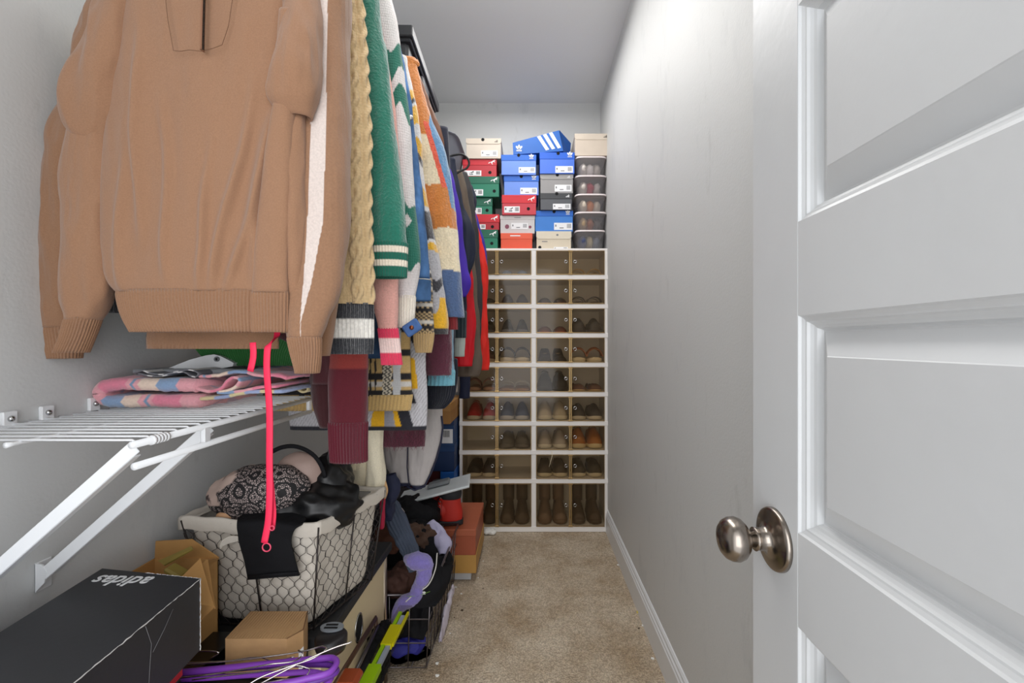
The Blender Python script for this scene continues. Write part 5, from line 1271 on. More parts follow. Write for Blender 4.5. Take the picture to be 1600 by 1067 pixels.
ribbon(mb, [(x, max(z, SZ+0.008)) for x, z in pts], 0.0070, 0.905, 1.08, ny=30, col=lambda s, y: mixc((((s+0*y) % 0.06) > 0.03), (212, 196, 150), (150, 164, 200)), amp=0.0015, step=0.003); obj('loose_layer', mb, BLKT, t)
# striped grey cloth on it
GST = mat('grey_cloth', None, 0.85, attr=True, bump=0.0005, scale=500)
t = thing('folded_cloth', 'grey striped thin cloth folded on top of the plaid blanket', 'cloth', (X(250, 0.95), 0.98, 1.10))
mb = MB()
pts = [pz(200, 586), pz(212, 583), pz(224, 587), pz(245, 589), pz(270, 584), pz(290, 582), pz(301, 588), pz(298, 593), pz(290, 592), pz(280, 586), pz(262, 587), pz(240, 592), pz(222, 591), pz(206, 587)]
ribbon(mb, [(x, z+0.004) for x, z in pts], 0.0028, 0.915, 1.06, ny=24, step=0.0025, amp=0.0005, col=lambda s, y: mixc((((s+0*y) % 0.03) > 0.02), (112, 112, 118), (206, 204, 204))); obj('fold', mb, GST, t)
# white plastic and flat grey tablet-like hanger piece
t = thing('clothes_hanger', 'flat white plastic hanger with a screw hole lying on the folded cloth', 'hanger', (X(320, 1.0), 1.0, Z(578, 1.0)), group='loose hangers')
def p1(a, b): return pz(a, b, 1.0)
mb = MB(); mb.prism([p1(262, 577), p1(300, 562), p1(326, 555), p1(338, 553.5), p1(348, 556), p1(362, 563), p1(369, 567), p1(367, 572), p1(350, 575), p1(300, 578)], 0.992, 1.006); obj('hanger_arm', mb, mat('white_plastic', (222, 224, 226), 0.35), t)
mb = MB(); c = P(339, 561, 0.990); mb.lathe([(0.0, -0.001), (0.0028, -0.001), (0.003, 0.001)], c, 'y', 20); obj('screw_hole', mb, HOLE, t)
mb = MB(); mb.lathe([(0.0030, -0.001), (0.0034, -0.003), (0.0052, -0.003), (0.0056, 0.001)], c, 'y', 20); obj('grommet', mb, mat('grommet_grey', (120, 122, 126), 0.4), t)
mb = MB(); mb.bb(X(222, 0.98), X(408, 0.98), 0.955, 1.10, Z(583, 0.98), Z(576, 0.98), 0.002)
tag(obj('flat_tray', mb, mat('grey_plastic', (142, 145, 150), 0.4)), 'thin flat grey plastic sheet lying between the white hanger and the blanket', 'tray')
t = thing('rolled_cloth', 'small rolled cream cloth at the far end of the short wire shelf', 'cloth', (X(462, 1.06), 1.08, SZ+0.003))
def p2(a, b): return pz(a, b, 1.05)
mb = MB(); ribbon(mb, [p2(448, 611), p2(443, 606), p2(445, 600), p2(455, 597), p2(470, 596), p2(480, 601), p2(482, 609), p2(474, 612), p2(466, 607), p2(461, 603), p2(457, 609), p2(450, 611)], 0.0050, 1.045, 1.13, ny=14, step=0.002, col=np.array((212, 196, 150.0)), amp=0.0005); obj('roll', mb, BLKT, t)

# ================================================================== storage under the shelf
CRM_F = mat('cream_canvas_board', (222, 204, 166), 0.7, bump=0.0003, scale=300)
BLKL = mat('black_board', (33, 34, 37), 0.55, bump=0.0002, scale=200)
t = thing('storage_box', 'cream storage box with an oval hand hole and black lid under the laundry basket', 'box', (-0.67, 1.28, 0))
mb = MB(); mb.bb(-0.835, -0.490, 1.065, 1.53, 0.001, 0.445, 0.003); obj('body', mb, CRM_F, t)
mb = MB(); mb.bb(-0.845, -0.472, 1.05, 1.56, 0.440, 0.468, 0.003); obj('lid', mb, BLKL, t)
mb = MB(); n = 20; cy, cz = 1.30, 0.335
mb.prism([(cy+0.026*math.cos(2*PI*k/n), cz+0.036*math.sin(2*PI*k/n)) for k in range(n)], -0.4905, -0.4892, plane='yz'); obj('hand_hole', mb, HOLE, t)
mb = MB(); pts = [(-0.4885, cy+0.028*math.cos(a), cz+0.039*math.sin(a)) for a in np.linspace(0, 2*PI, 24, endpoint=False)]; mb.wire(pts, 0.0022, 6, closed=True); obj('hole_rim', mb, CHROME, t)
mb = MB(); mb.bb(-0.845, -0.50, 0.47, 1.03, 0.001, 0.465, 0.004)
tag(obj('storage_crate', mb, mat('dark_crate', (26, 26, 30), 0.5)), 'dark crate on the floor carrying the black shoebox and the loose hangers', 'crate')

# ---- laundry basket: wire frame, hexagonal netting, canvas liner
IRON = mat('iron_wire', (62, 56, 54), 0.45, 0.6); CANV = mat('canvas_liner', (212, 204, 192), 0.85, bump=0.0006, scale=260, vary=0.04, vscale=30)
NR, NL, FR, FL = map(np.array, (P(497, 823, 1.071), P(283, 812, 1.092), P(600, 765, 1.345), (-0.815, 1.37, 0.715)))
NRb, NLb, FRb, FLb = map(np.array, (P(489, 984, 1.075), (-0.765, 1.10, 0.473), (-0.455, 1.30, 0.473), (-0.765, 1.31, 0.473)))
NRb[2] = 0.473
t = thing('laundry_basket', 'wire netting laundry basket with an off-white canvas liner, heaped with clothes', 'basket', (-0.62, 1.2, 0.47))
cx_ = (NR+NL+FR+FL)/4
def bil(A, B, Cc, D, u, v): return (A*(1-u)+B*u)*(1-v)+(Cc*(1-u)+D*u)*v      # top A-B, bottom C-D
# netting
mb = MB()
def net(A, B, Cc, D, nu, nv):
    # hexagon netting as wavy vertical strands that meet in pairs
    for i in range(nu+1):
        pts = []
        for j in range(nv*4+1):
            v = j/(nv*4); ph = j % 4
            dx = (0.47 if ph in (1, 2) else -0.47)*(1 if i % 2 == 0 else -1)
            v = min(1, max(0, v+0.008*math.sin(i*1.7+j*2.3))); dx += 0.12*math.sin(i*2.1+j*0.8)
            u = min(max((i+dx)/nu, 0), 1)
            q = bil(A, B, Cc, D, u, v)
            pts.append(q)
        mb.wire(pts, 0.00075, 4, caps=False)
off1 = np.array((0, -0.003, 0)); off2 = np.array((0.004, 0, 0))
net(NL+off1, NR+off1, NLb+off1, NRb+off1, 20, 6)
net(NR+off2, FR+off2, NRb+off2, FRb+off2, 16, 6)
net(FL, FR, FLb, FRb, 14, 6); net(NL-off2, FL-off2, NLb-off2, FLb-off2, 12, 6)
o = obj('netting', mb, IRON, t); o['kind'] = 'stuff'
for nm, pts, r in (('top_rim', (NL, NR, FR, FL), 0.0028), ('bottom_rim', (NLb, NRb, FRb, FLb), 0.0024)):
    mb = MB(); P4 = [np.array(p) for p in pts]; Q = []
    for i in range(4):
        a, b = P4[i], P4[(i+1) % 4]
        for k in range(5): Q.append(a+(b-a)*(0.03+0.94*k/4))
    mb.wire(Q, r, 8, closed=True); obj(nm, mb, IRON, t)
for (a, b) in ((NR, NRb), (NL, NLb), (FR, FRb), (FL, FLb), ((NL+NR)/2*1.0, (NLb+NRb)/2), ((NR+FR)/2, (NRb+FRb)/2)):
    mb = MB(); o_ = np.array((0.003, -0.004, 0)); mb.wire([a+o_, b+o_], 0.0021, 8); obj('post', mb, IRON, t)
# liner walls
mb = MB(); ring = []
def liner_ring(v, ins):
    Q = []
    cs = [(NL, NLb), (NR, NRb), (FR, FRb), (FL, FLb)]; cs = [a*(1-v)+b*v for a, b in cs]; c = sum(cs)/4
    for i in range(4):
        a, b = cs[i], cs[(i+1) % 4]
        for k in range(24):
            u = k/24; p = a*(1-u)+b*u; ins2 = ins+0.012*(1-min(1, abs(u-0.5)*2)**6)*0
            p = c+(p-c)*(1-ins2)
            # rounded corners
            e = min(u, 1-u); p = c+(p-c)*(1-0.05*max(0, 1-e/0.06)*0.6)
            Q.append(p)
    return Q
for v, ins in ((0.0, 0.10), (0.0, 0.035), (0.05, 0.025), (0.12, 0.03), (0.25, 0.03), (0.4, 0.028), (0.55, 0.03), (0.7, 0.035), (0.85, 0.045), (0.96, 0.07), (0.99, 0.14)): ring.append(liner_ring(v, ins))
Rg = np.array(ring); Rg2, _, _ = None, None, None
T_ = np.linspace(0, len(ring)-1, 60); Rg = np.stack([crom(Rg[:, j], T_) for j in range(Rg.shape[1])], 1)
cc = Rg.mean(1, keepdims=True); dirn = Rg-cc; dirn[..., 2] = 0; dirn /= np.linalg.norm(dirn, axis=2, keepdims=True)
amp_ = 0.004*nz(Rg, 9, (9, 9, 9))+0.0
Rg = Rg+dirn*(amp_-0.003)[..., None]
mb.grid(Rg, closed_u=True, cap1=True); obj('liner', mb, CANV, t)
# turned-over band
mb = MB(); cs = [NL, NR, FR, FL]; c = sum(cs)/4; L_ = []
for (ex, dz) in ((0.94, -0.02), (0.97, 0.004), (1.0, 0.010), (1.022, 0.006), (1.028, -0.004), (1.026, -0.022), (1.02, -0.024)):
    Q = []
    for i in range(4):
        a, b = cs[i], cs[(i+1) % 4]
        for k in range(30):
            u = k/30; p = a*(1-u)+b*u; p = c+(p-c)*ex
            wob = 0.0025*math.sin(k*0.9+i)+0.002*math.sin(k*0.37+i*2)
            Q.append(p+np.array([0, 0, dz+(wob if dz < -0.01 else wob*0.6)]))
    L_.append(Q)
mb.grid(np.array(L_), closed_u=True, flip=True); obj('liner_band', mb, CANV, t)
mb = MB(); sheet(mb, [[P(372, 838, 1.068), P(372, 846, 1.068)], [P(358, 838, 1.060), P(356, 850, 1.060)], [P(346, 846, 1.052), P(345, 856, 1.053)], [P(344, 852, 1.052), P(347, 857, 1.053)]], 16, 8, th=0.003); obj('tie_loop', mb, CANV, t)

# ---- things heaped in the basket
SAT = mat('black_satin', (13, 13, 15), 0.42, bump=0.0003, scale=60, spec=0.5)
BKC = mat('black_cloth', (22, 22, 25), 0.8, bump=0.0006, scale=400, spec=0.2)
def lace():
    m = bpy.data.materials.new('black_lace_on_nude'); m.use_nodes = True; nt = m.node_tree; n = nt.nodes; L = nt.links; b = n['Principled BSDF']
    b.inputs['Roughness'].default_value = 0.7
    tc = n.new('ShaderNodeTexCoord')
    v = n.new('ShaderNodeTexVoronoi'); v.inputs['Scale'].default_value = 210; v.feature = 'DISTANCE_TO_EDGE'; L.new(tc.outputs['Object'], v.inputs['Vector'])
    v2 = n.new('ShaderNodeTexVoronoi'); v2.inputs['Scale'].default_value = 26; L.new(tc.outputs['Object'], v2.inputs['Vector'])
    w_ = n.new('ShaderNodeMath'); w_.operation = 'SINE'; mu = n.new('ShaderNodeMath'); mu.operation = 'MULTIPLY'; mu.inputs[1].default_value = 26; L.new(v2.outputs['Distance'], mu.inputs[0]); L.new(mu.outputs[0], w_.inputs[0])
    r = n.new('ShaderNodeMath'); r.operation = 'GREATER_THAN'; r.inputs[1].default_value = 0.13; L.new(v.outputs['Distance'], r.inputs[0])
    g = n.new('ShaderNodeMath'); g.operation = 'GREATER_THAN'; g.inputs[1].default_value = -0.45; L.new(w_.outputs[0], g.inputs[0])
    k = n.new('ShaderNodeMath'); k.operation = 'MULTIPLY'; L.new(r.outputs[0], k.inputs[0]); L.new(g.outputs[0], k.inputs[1])
    at = n.new('ShaderNodeAttribute'); at.attribute_name = 'Col'
    mx = n.new('ShaderNodeMix'); mx.data_type = 'RGBA'; L.new(k.outputs[0], mx.inputs[0]); mx.inputs[6].default_value = rgba((20, 18, 20)); mx.inputs[7].default_value = rgba((176, 160, 156))
    sp = n.new('ShaderNodeSeparateColor'); L.new(at.outputs['Color'], sp.inputs[0])
    mx2 = n.new('ShaderNodeMix'); mx2.data_type = 'RGBA'; L.new(sp.outputs[0], mx2.inputs[0]); L.new(mx.outputs[2], mx2.inputs[6])
    # nude with sparse dark flowers
    v3 = n.new('ShaderNodeTexNoise'); v3.inputs['Scale'].default_value = 34; v3.inputs['Detail'].default_value = 8; L.new(tc.outputs['Object'], v3.inputs['Vector'])
    cr = n.new('ShaderNodeValToRGB'); cr.color_ramp.elements[0].position = 0.36; cr.color_ramp.elements[0].color = rgba((60, 48, 50)); cr.color_ramp.elements[1].position = 0.44; cr.color_ramp.elements[1].color = rgba((196, 172, 160)); L.new(v3.outputs['Fac'], cr.inputs[0])
    L.new(cr.outputs[0], mx2.inputs[7]); L.new(mx2.outputs[2], b.inputs['Base Color'])
    return m
LACE = lace()
t = thing('bra', 'black lace bra with padded nude cups lying on the laundry heap', 'bra', P(400, 800, 1.13))
mb = MB()
def lcol(G):
    px = 828+G[..., 0]*711/G[..., 1]; py = 535+(1.15-G[..., 2])*711/G[..., 1]
    m = ((px-345)*0.75+(py-745)*0.35 < 12+6*np.sin(py*0.12)) & (py < 790) | (py < 722+5*np.sin(px*0.1))
    return mixc(m.astype(float), (0, 0, 0), (255, 255, 255))
blob(mb, P(405, 768, 1.145), (0.128, 0.06, 0.068), seed=6, amp=0.005, f=(8, 8, 8), n=60, m=90, col=lcol, R=Matrix.Rotation(-0.10, 3, 'Y'), ridge=0.5); obj('lace_cup', mb, LACE, t)
mb = MB()
mb.add(*(lambda: (lambda g: (g[0], g[1]))(None))() ) if False else None
NUDE = mat('nude_lining', (166, 142, 132), 0.6, bump=0.0003, scale=200)
blob(mb, P(468, 742, 1.19), (0.062, 0.035, 0.060), seed=8, amp=0.002, n=40, m=60, ridge=0.2, col=None); obj('cup_lining', mb, NUDE, t)
mb = MB(); pts = [P(a, b, 1.165) for a, b in ((424, 706), (440, 699), (458, 697), (476, 702), (492, 713), (502, 728), (508, 746))]; K_, _, _ = path(pts, 0.008); mb.wire(K_, 0.006, 8, flat=(0.0055, 0.004)); obj('cup_edge', mb, BKC, t)
# black satin camisole: mound plus the part folded over the rim
t = thing('camisole', 'black satin camisole spread over the heap and hanging over the front rim of the basket', 'clothing', P(480, 800, 1.15))
mb = MB(); blob(mb, P(484, 790, 1.20), (0.135, 0.105, 0.075), seed=14, amp=0.012, f=(7, 7, 7), n=60, m=90, ridge=1.2); obj('heap', mb, SAT, t)
mb = MB(); blob(mb, P(520, 752, 1.24), (0.055, 0.06, 0.075), seed=16, amp=0.010, f=(8, 8, 8), n=40, m=60, ridge=1.2); obj('heap', mb, SAT, t)
mb = MB(); sheet(mb, [[P(398, 790, 1.12), P(430, 795, 1.12), P(470, 800, 1.12)], [P(375, 806, 1.085), P(420, 806, 1.080), P(478, 812, 1.085)], [P(370, 818, 1.050), P(420, 815, 1.048), P(462, 824, 1.050)], [P(373, 845, 1.046), P(418, 842, 1.042), P(454, 845, 1.047)],
              [P(380, 870, 1.046), P(420, 870, 1.040), P(459, 870, 1.046)], [P(387, 906, 1.046), P(428, 903, 1.040), P(467, 900, 1.046)]], 70, 50, th=0.006, amp=0.0015, f=(14, 14, 14), seed=22)
obj('front_drape', mb, BKC, t)
mb = MB(); mb.wire([P(388, 901, 1.043), P(428, 898, 1.036), P(466, 895, 1.043)], 0.003, 8, flat=(0.004, 0.003)); obj('hem', mb, BKC, t)
mb = MB(); mb.wire([P(516, 735, 1.2), P(512, 715, 1.2), P(515, 700, 1.2), P(516, 688, 1.2)], 0.003, 6); obj('strap', mb, SAT, t)
mb = MB(); blob(mb, P(352, 806, 1.11), (0.020, 0.016, 0.012), seed=3, amp=0.002, n=20, m=28); tag(obj('small_garment', mb, mat('peach_cloth', (206, 160, 120), 0.7)), 'bit of peach coloured cloth by the left rim of the laundry basket', 'clothing')
mb = MB(); blob(mb, (-0.63, 1.20, 0.60), (0.115, 0.075, 0.085), seed=44, amp=0.010, n=30, m=48, flat=0.48); tag(obj('laundry_pile', mb, mat('dark_laundry', (46, 36, 34), 0.9), ), 'dark brown laundry filling the canvas lined basket', 'clothing')

# ---- black shoebox on the red one, open carton, small carton
BX = mat('black_card', (42, 43, 47), 0.48, bump=0.00015, scale=90, vary=0.06, vscale=8); EDGE = mat('worn_edge', (214, 212, 210), 0.8)
orig = np.array((-0.590, 0.813, 0.600)); H_ = 0.127
t = thing('shoebox', 'large black shoebox with white lettering and scuffed edges by the left wall', 'box', tuple(orig))
cB, cA, cAn, cBn = (0.0, 0.0), (-0.208, 0.036), (-0.160, -0.296), (0.0315, -0.3335)     # slightly crushed, no longer square
mb = MB(); mb.prism([cB, cA, cAn, cBn], 0.0, H_-0.002, plane='xy'); obj('body', mb, BX, t, world=False)
mb = MB(); mb.prism([(0.001, 0.001), (-0.209, 0.037), (-0.161, -0.297), (0.0325, -0.3345)], H_-0.002, H_+0.0010, plane='xy'); lid_ = obj('lid', mb, BX, t, world=False)
mb = MB(); rs = np.random.RandomState(5); zt_ = H_+0.0008
for (a, b) in (((0.0325, -0.334, zt_), (0.001, 0.001, zt_)), ((-0.115, 0.021, zt_), (0.0, 0.001, zt_)), ((0.001, 0.0005, 0.0), (0.001, 0.0005, H_))):
    a, b = np.array(a), np.array(b); n = 46; pts = [a+(b-a)*k/n+rs.normal(size=3)*0.0003 for k in range(n+1)]
    mb.wire(pts, list(0.0003+0.0008*rs.rand(n+1)), 5)
obj('worn_edge', mb, EDGE, t, world=False)
mb = MB(); fx = lambda y: 0.0008-y*0.0945
for pts in (((-0.13, 0.124), (-0.118, 0.09), (-0.122, 0.05), (-0.125, 0.0)), ((-0.115, 0.075), (-0.09, 0.095), (-0.07, 0.115))):
    mb.wire([np.array((fx(y), y, z)) for y, z in pts], 0.0004, 4)
obj('crease', mb, mat('crease_grey', (120, 120, 122), 0.8), t, world=False)
cu = bpy.data.curves.new('box_lettering', 'FONT'); cu.body = 'adidas'; cu.size = 0.046; cu.align_x = 'CENTER'; cu.extrude = 0.0003; cu.offset = 0.0005; cu.resolution_u = 4
tmp = bpy.data.objects.new('tmp', cu); C.objects.link(tmp); bpy.context.view_layer.update()
me_ = bpy.data.meshes.new_from_object(tmp.evaluated_get(bpy.context.evaluated_depsgraph_get())); bpy.data.objects.remove(tmp)
to = bpy.data.objects.new('lettering', me_); C.objects.link(to); to.parent = lid_
to.data.materials.clear(); to.data.materials.append(WPRINT); to.location = (-0.134, 0.008, H_+0.0014); to.rotation_euler = (0, 0, PI-0.06)
to.scale = (0.92, 1.0, 1)
rz = 0.0945
mb = MB(); mb.box((-0.700, 0.655, 0.577), (0.190, 0.30, 0.044), 0.002, R=Matrix.Rotation(rz, 3, 'Z'))
tag(obj('shoebox', mb, cardmat('red_plain', (186, 22, 30))), 'red shoebox under the large black one, only its edge showing', 'box')
mb = MB(); mb.box((-0.72, 0.66, 0.5105), (0.20, 0.30, 0.088), 0.002)
tag(obj('shoebox', mb, mat('gloss_black', (16, 16, 18), 0.25)), 'plain dark box at the bottom under the red shoebox', 'box')
t = thing('shoebox', 'bright blue box corner at the left edge in front of the black shoebox', 'box', (-0.80, 0.60, 0.6))
mb = MB(); mb.bb(-0.868, -0.779, 0.50, 0.655, 0.47, Z(983, 0.655), 0.0015); obj('body', mb, cardmat('blue_corner', (0, 88, 190)), t)
KR = mat('kraft_card', (196, 148, 88), 0.75, bump=0.0002, scale=150, vary=0.05, vscale=20); KRD = mat('kraft_inside', (150, 106, 56), 0.8); OLV = mat('olive_card', (150, 130, 60), 0.6)
t = thing('cardboard_box', 'open kraft cardboard box with raised flaps between the wall and the laundry basket', 'box', (-0.79, 0.95, 0.465))
bx0, bx1, by0, by1, bz = -0.855, X(262, 0.93)-0.0, 0.885, 1.045, 0.655
bx0, bx1 = -0.862, -0.715
mb = MB(); z0 = 0.466
mb.bb(bx0, bx0+0.003, by0, by1, z0, bz); mb.bb(bx1-0.003, bx1, by0, by1, z0, bz); mb.bb(bx0, bx1, by0, by0+0.003, z0, bz); mb.bb(bx0, bx1, by1-0.003, by1, z0, bz); mb.bb(bx0, bx1, by0, by1, z0, z0+0.003)
obj('body', mb, KR, t)
mb = MB(); f1 = [P(243, 846, 1.04), P(299, 843, 1.04), (bx1, by1, bz), (bx0, by1, bz)]
def flap(q, th=0.003):
    q = [np.array(v, float) for v in q]; n = np.cross(q[1]-q[0], q[2]-q[0]); n /= np.linalg.norm(n); V = q+[v+n*th for v in q]
    m = MB(); m.add(V, [(0, 1, 2, 3), (7, 6, 5, 4), (0, 4, 5, 1), (1, 5, 6, 2), (2, 6, 7, 3), (3, 7, 4, 0)]); return m
obj('flap', flap(f1), KR, t)
obj('flap', flap([(bx1, by0, bz), (bx1, by1, bz), P(323, 874, 0.99), P(335, 950, 0.905)]), KR, t)
obj('flap', flap([(bx1-0.002, by0-0.001, bz), P(313, 872, 0.965), P(335, 948, 0.90), (bx1, by0-0.001, 0.54)]), KR, t)
obj('flap', flap([P(247, 876, 0.99), P(299, 853, 0.99), P(301, 858, 0.98), P(256, 883, 0.98)]), OLV, t)
mb = MB(); mb.box(P(276, 893, 0.96), (0.04, 0.03, 0.012), 0.004, R=Matrix.Rotation(0.5, 3, 'Y')); obj('insert', mb, OLV, t)
t = thing('cardboard_box', 'small closed brown cardboard box in front of the laundry basket', 'box', (-0.545, 0.96, 0.466), (0, 0, 0))
w0, w1, dy0, dy1, zz0, zz1 = X(352, 0.925), X(473, 0.955), 0.925, 1.02, 0.468, Z(998, 0.925)
V = [(w0, dy0, zz0), (X(448, dy0), dy0, zz0), (X(474, 0.955), 0.955, zz0), (X(474, 1.0)-0.0, 1.02, zz0), (X(392, 1.02), 1.02, zz0)]
V = V+[(a, b, zz1) for a, b, _ in V]
mb = MB(); mb.add(V, [(4, 3, 2, 1, 0), (5, 6, 7, 8, 9), (0, 1, 6, 5), (1, 2, 7, 6), (2, 3, 8, 7), (3, 4, 9, 8), (4, 0, 5, 9)]); obj('body', mb, mat('kraft_corrugated', (190, 150, 104), 0.8, bump=0.0010, scale=90, kind='noise', vary=0.06, vscale=40), t)
mb = MB()
for k in range(22):      # corrugation lines pressed through the top sheet
    u = k/21; a = np.array(V[5])*(1-u)+np.array(V[6])*u; b = np.array(V[9])*(1-u)+np.array(V[8])*u; mb.wire([a, b], 0.0006, 4)
obj('corrugation', mb, mat('kraft_line', (176, 136, 92), 0.8), t)
mb = MB(); mb.wire([np.array(V[6])+(0, 0, 0.0004), np.array(V[7])+(0, 0, 0.0004), np.array(V[8])+(0, 0, 0.0004)], 0.0012, 5); obj('torn_edge', mb, mat('kraft_dark', (120, 84, 52), 0.9), t)
mb = MB(); a, b = np.array(V[1]), np.array(V[2]); n_ = np.array((0.62, -0.78, 0))*0.0008
q = [a+(b-a)*0.70+n_, b+n_, b+np.array((0, 0, 0.045))+n_, a+(b-a)*0.70+np.array((0, 0, 0.040))+n_]; obj('sticker', flap(q, 0.0004), LBL, t)
# flat black box and dark pile behind it
mb = MB(); mb.bb(X(250, 0.98), X(352, 0.98), 0.885, 1.03, 0.467, 0.497, 0.003)
bb_ = obj('flat_box', mb, mat('gloss_black', (16, 16, 18), 0.25)); tag(bb_, 'flat glossy black box lying between the black shoebox and the small carton', 'box')
mb = MB()
for k in range(5): mb.bb(X(318+k*6, 0.885), X(321.5+k*6, 0.885), 0.8835, 0.886, 0.478, 0.484)
obj('lettering', mb, LBL, bb_)
# hangers lying in the foreground
PUR = mat('purple_plastic', (140, 70, 190), 0.4); WIR = mat('hanger_wire', (206, 200, 196), 0.22, 1.0)
def hanger(label, corner, tip, width_pts, r, m, hookpts=None):
    t = thing('clothes_hanger', label, 'hanger', tuple(np.array(width_pts[0])), group='loose hangers')
    mb = MB(); K_, _, _ = path(width_pts, 0.006); mb.wire(K_, r, 10, closed=False); obj('hanger_arm', mb, m, t)
    if hookpts: mb = MB(); K_, _, _ = path(hookpts, 0.004); mb.wire(K_, r*0.6 if r > 0.003 else r, 8); obj('hanger_hook', mb, HK, t)
    return t
dz = lambda a, b, d: P(a, b, d)
hanger('upper purple plastic hanger lying in the foreground', None, None, [dz(232, 1056, 0.88), dz(330, 1046, 0.88), dz(430, 1036, 0.89), dz(500, 1029, 0.9), dz(518, 1028, 0.9), dz(526, 1036, 0.88), dz(518, 1048, 0.86), dz(480, 1060, 0.84), dz(420, 1072, 0.82), dz(330, 1085, 0.80)], 0.0058, PUR)
hanger('middle purple plastic hanger curving under the first one', None, None, [dz(300, 1052, 0.90), dz(400, 1042, 0.90), dz(490, 1038, 0.90), dz(521, 1041, 0.89), dz(526, 1050, 0.87), dz(500, 1062, 0.85), dz(440, 1074, 0.83)], 0.0052, mat('purple_dark', (104, 50, 150), 0.4))
hanger('lowest purple plastic hanger of the foreground pile', None, None, [dz(240, 1064, 0.87), dz(340, 1058, 0.88), dz(440, 1052, 0.88), dz(500, 1052, 0.88), dz(518, 1060, 0.87), dz(500, 1075, 0.85)], 0.0050, PUR)
hanger('wire hanger crossing in front of the small carton with its tip pointing right', None, None, [dz(272, 1040, 0.86), dz(400, 1028, 0.87), dz(480, 1016, 0.88), dz(505, 1010, 0.88), dz(510, 1014, 0.87), dz(500, 1022, 0.86), dz(450, 1042, 0.84), dz(400, 1062, 0.82), dz(380, 1075, 0.81)], 0.0014, WIR)
hanger('wire hanger reaching farthest right with a bent black tip', None, None, [dz(400, 1072, 0.82), dz(450, 1045, 0.84), dz(500, 1021, 0.86), dz(530, 1009, 0.87), dz(550, 1003, 0.875)], 0.0015, WIR)
hanger('wire hanger lying flat across the purple ones', None, None, [dz(255, 1062, 0.84), dz(340, 1052, 0.85), dz(420, 1038, 0.86), dz(468, 1028, 0.87), dz(474, 1022, 0.87), dz(466, 1016, 0.88)], 0.0014, WIR)
hanger('wire hanger with rounded end under the others', None, None, [dz(300, 1062, 0.85), dz(400, 1050, 0.86), dz(478, 1043, 0.87), dz(484, 1046, 0.87), dz(480, 1054, 0.86), dz(440, 1062, 0.85), dz(380, 1074, 0.84)], 0.0013, WIR)
hanger('wire hanger at the back lying against the carton front', None, None, [dz(270, 1036, 0.89), dz(350, 1033, 0.90), dz(412, 1028, 0.905), dz(422, 1032, 0.90), dz(460, 1026, 0.90)], 0.0012, WIR)
hanger('thin dark hanger hook curling up beside the black shoebox', None, None, [dz(282, 1030, 0.90), dz(300, 1020, 0.90), dz(325, 1017, 0.90), dz(342, 1020, 0.90), dz(330, 1028, 0.90)], 0.0012, WIR)
mb = MB(); c = dz(508, 997, 1.0); t = thing('shoe_horn_tag', 'grey plastic ring tag lying on the black lid in front of the basket corner', 'tag', (c[0], c[1], 0.47))
mb.prism([(c[0]+0.026*math.cos(a)*(1.0), 1.035+0.016*math.sin(a)) for a in np.linspace(0, 2*PI, 20, endpoint=False)], 0.500, 0.505, plane='xy'); obj('plate', mb, mat('grey_tag', (130, 136, 142), 0.4), t)
mb = MB(); mb.bb(c[0]-0.015, c[0]+0.015, 1.026, 1.031, 0.505, 0.5062); mb.bb(c[0]-0.015, c[0]+0.012, 1.037, 1.042, 0.505, 0.5062); obj('slot', mb, HOLE, t)
mb = MB(); mb.lathe([(0.0, 0), (0.030, 0), (0.034, 0.012), (0.034, 0.028), (0.030, 0.033), (0, 0.033)], (X(516, 1.01), 1.015, 0.466), 'z', 28)
tag(obj('round_tin', mb, mat('dark_tin', (30, 27, 30), 0.35)), 'low round black tin beside the small carton', 'tin')

# ================================================================== between the cream box and the aisle
mb = MB(); mb.wire([(X(600, 1.54), 1.543, 0.001), (X(599, 1.54), 1.543, 0.437)], 0.011, 16)
pole = obj('metal_pole', mb, mat('champagne_metal', (178, 164, 148), 0.28, 1.0)); tag(pole, 'upright champagne metal pole beside the cream storage box', 'pole')
WOOD = mat('dark_wood', (74, 44, 30), 0.4, bump=0.0003, scale=80)
t = thing('folding_rack', 'folded dark wood and metal rack leaning along the cream storage box', 'rack', (-0.47, 1.2, 0.2))
mb = MB(); mb.wire([P(587, 966, 1.395), P(520, 1075, 1.06)], 0.007, 10, flat=(0.009, 0.005)); mb.wire([P(587, 966, 1.395), (-0.475, 1.42, 0.002)], 0.006, 10); obj('wood_rail', mb, WOOD, t)
mb = MB(); mb.wire([P(590, 978, 1.40), P(540, 1080, 1.12)], 0.006, 12); mb.wire([P(590, 978, 1.40), (-0.462, 1.43, 0.002)], 0.005, 12); obj('metal_rail', mb, mat('grey_steel', (132, 130, 134), 0.3, 1.0), t)
mb = MB(); mb.box(P(545, 1062, 1.05), (0.05, 0.06, 0.022), 0.008); obj('wood_end', mb, mat('red_wood', (150, 62, 24), 0.3), t)
mb = MB(); blob(mb, P(588, 1030, 1.38), (0.028, 0.13, 0.085), seed=9, amp=0.008, f=(10, 24, 10), n=40, m=60, R=Matrix.Rotation(-0.05, 3, 'X'), flat=0.05); tag(obj('folded_bag', mb, BKC), 'pleated black fabric bag slumped between the rack and the wire basket', 'bag')
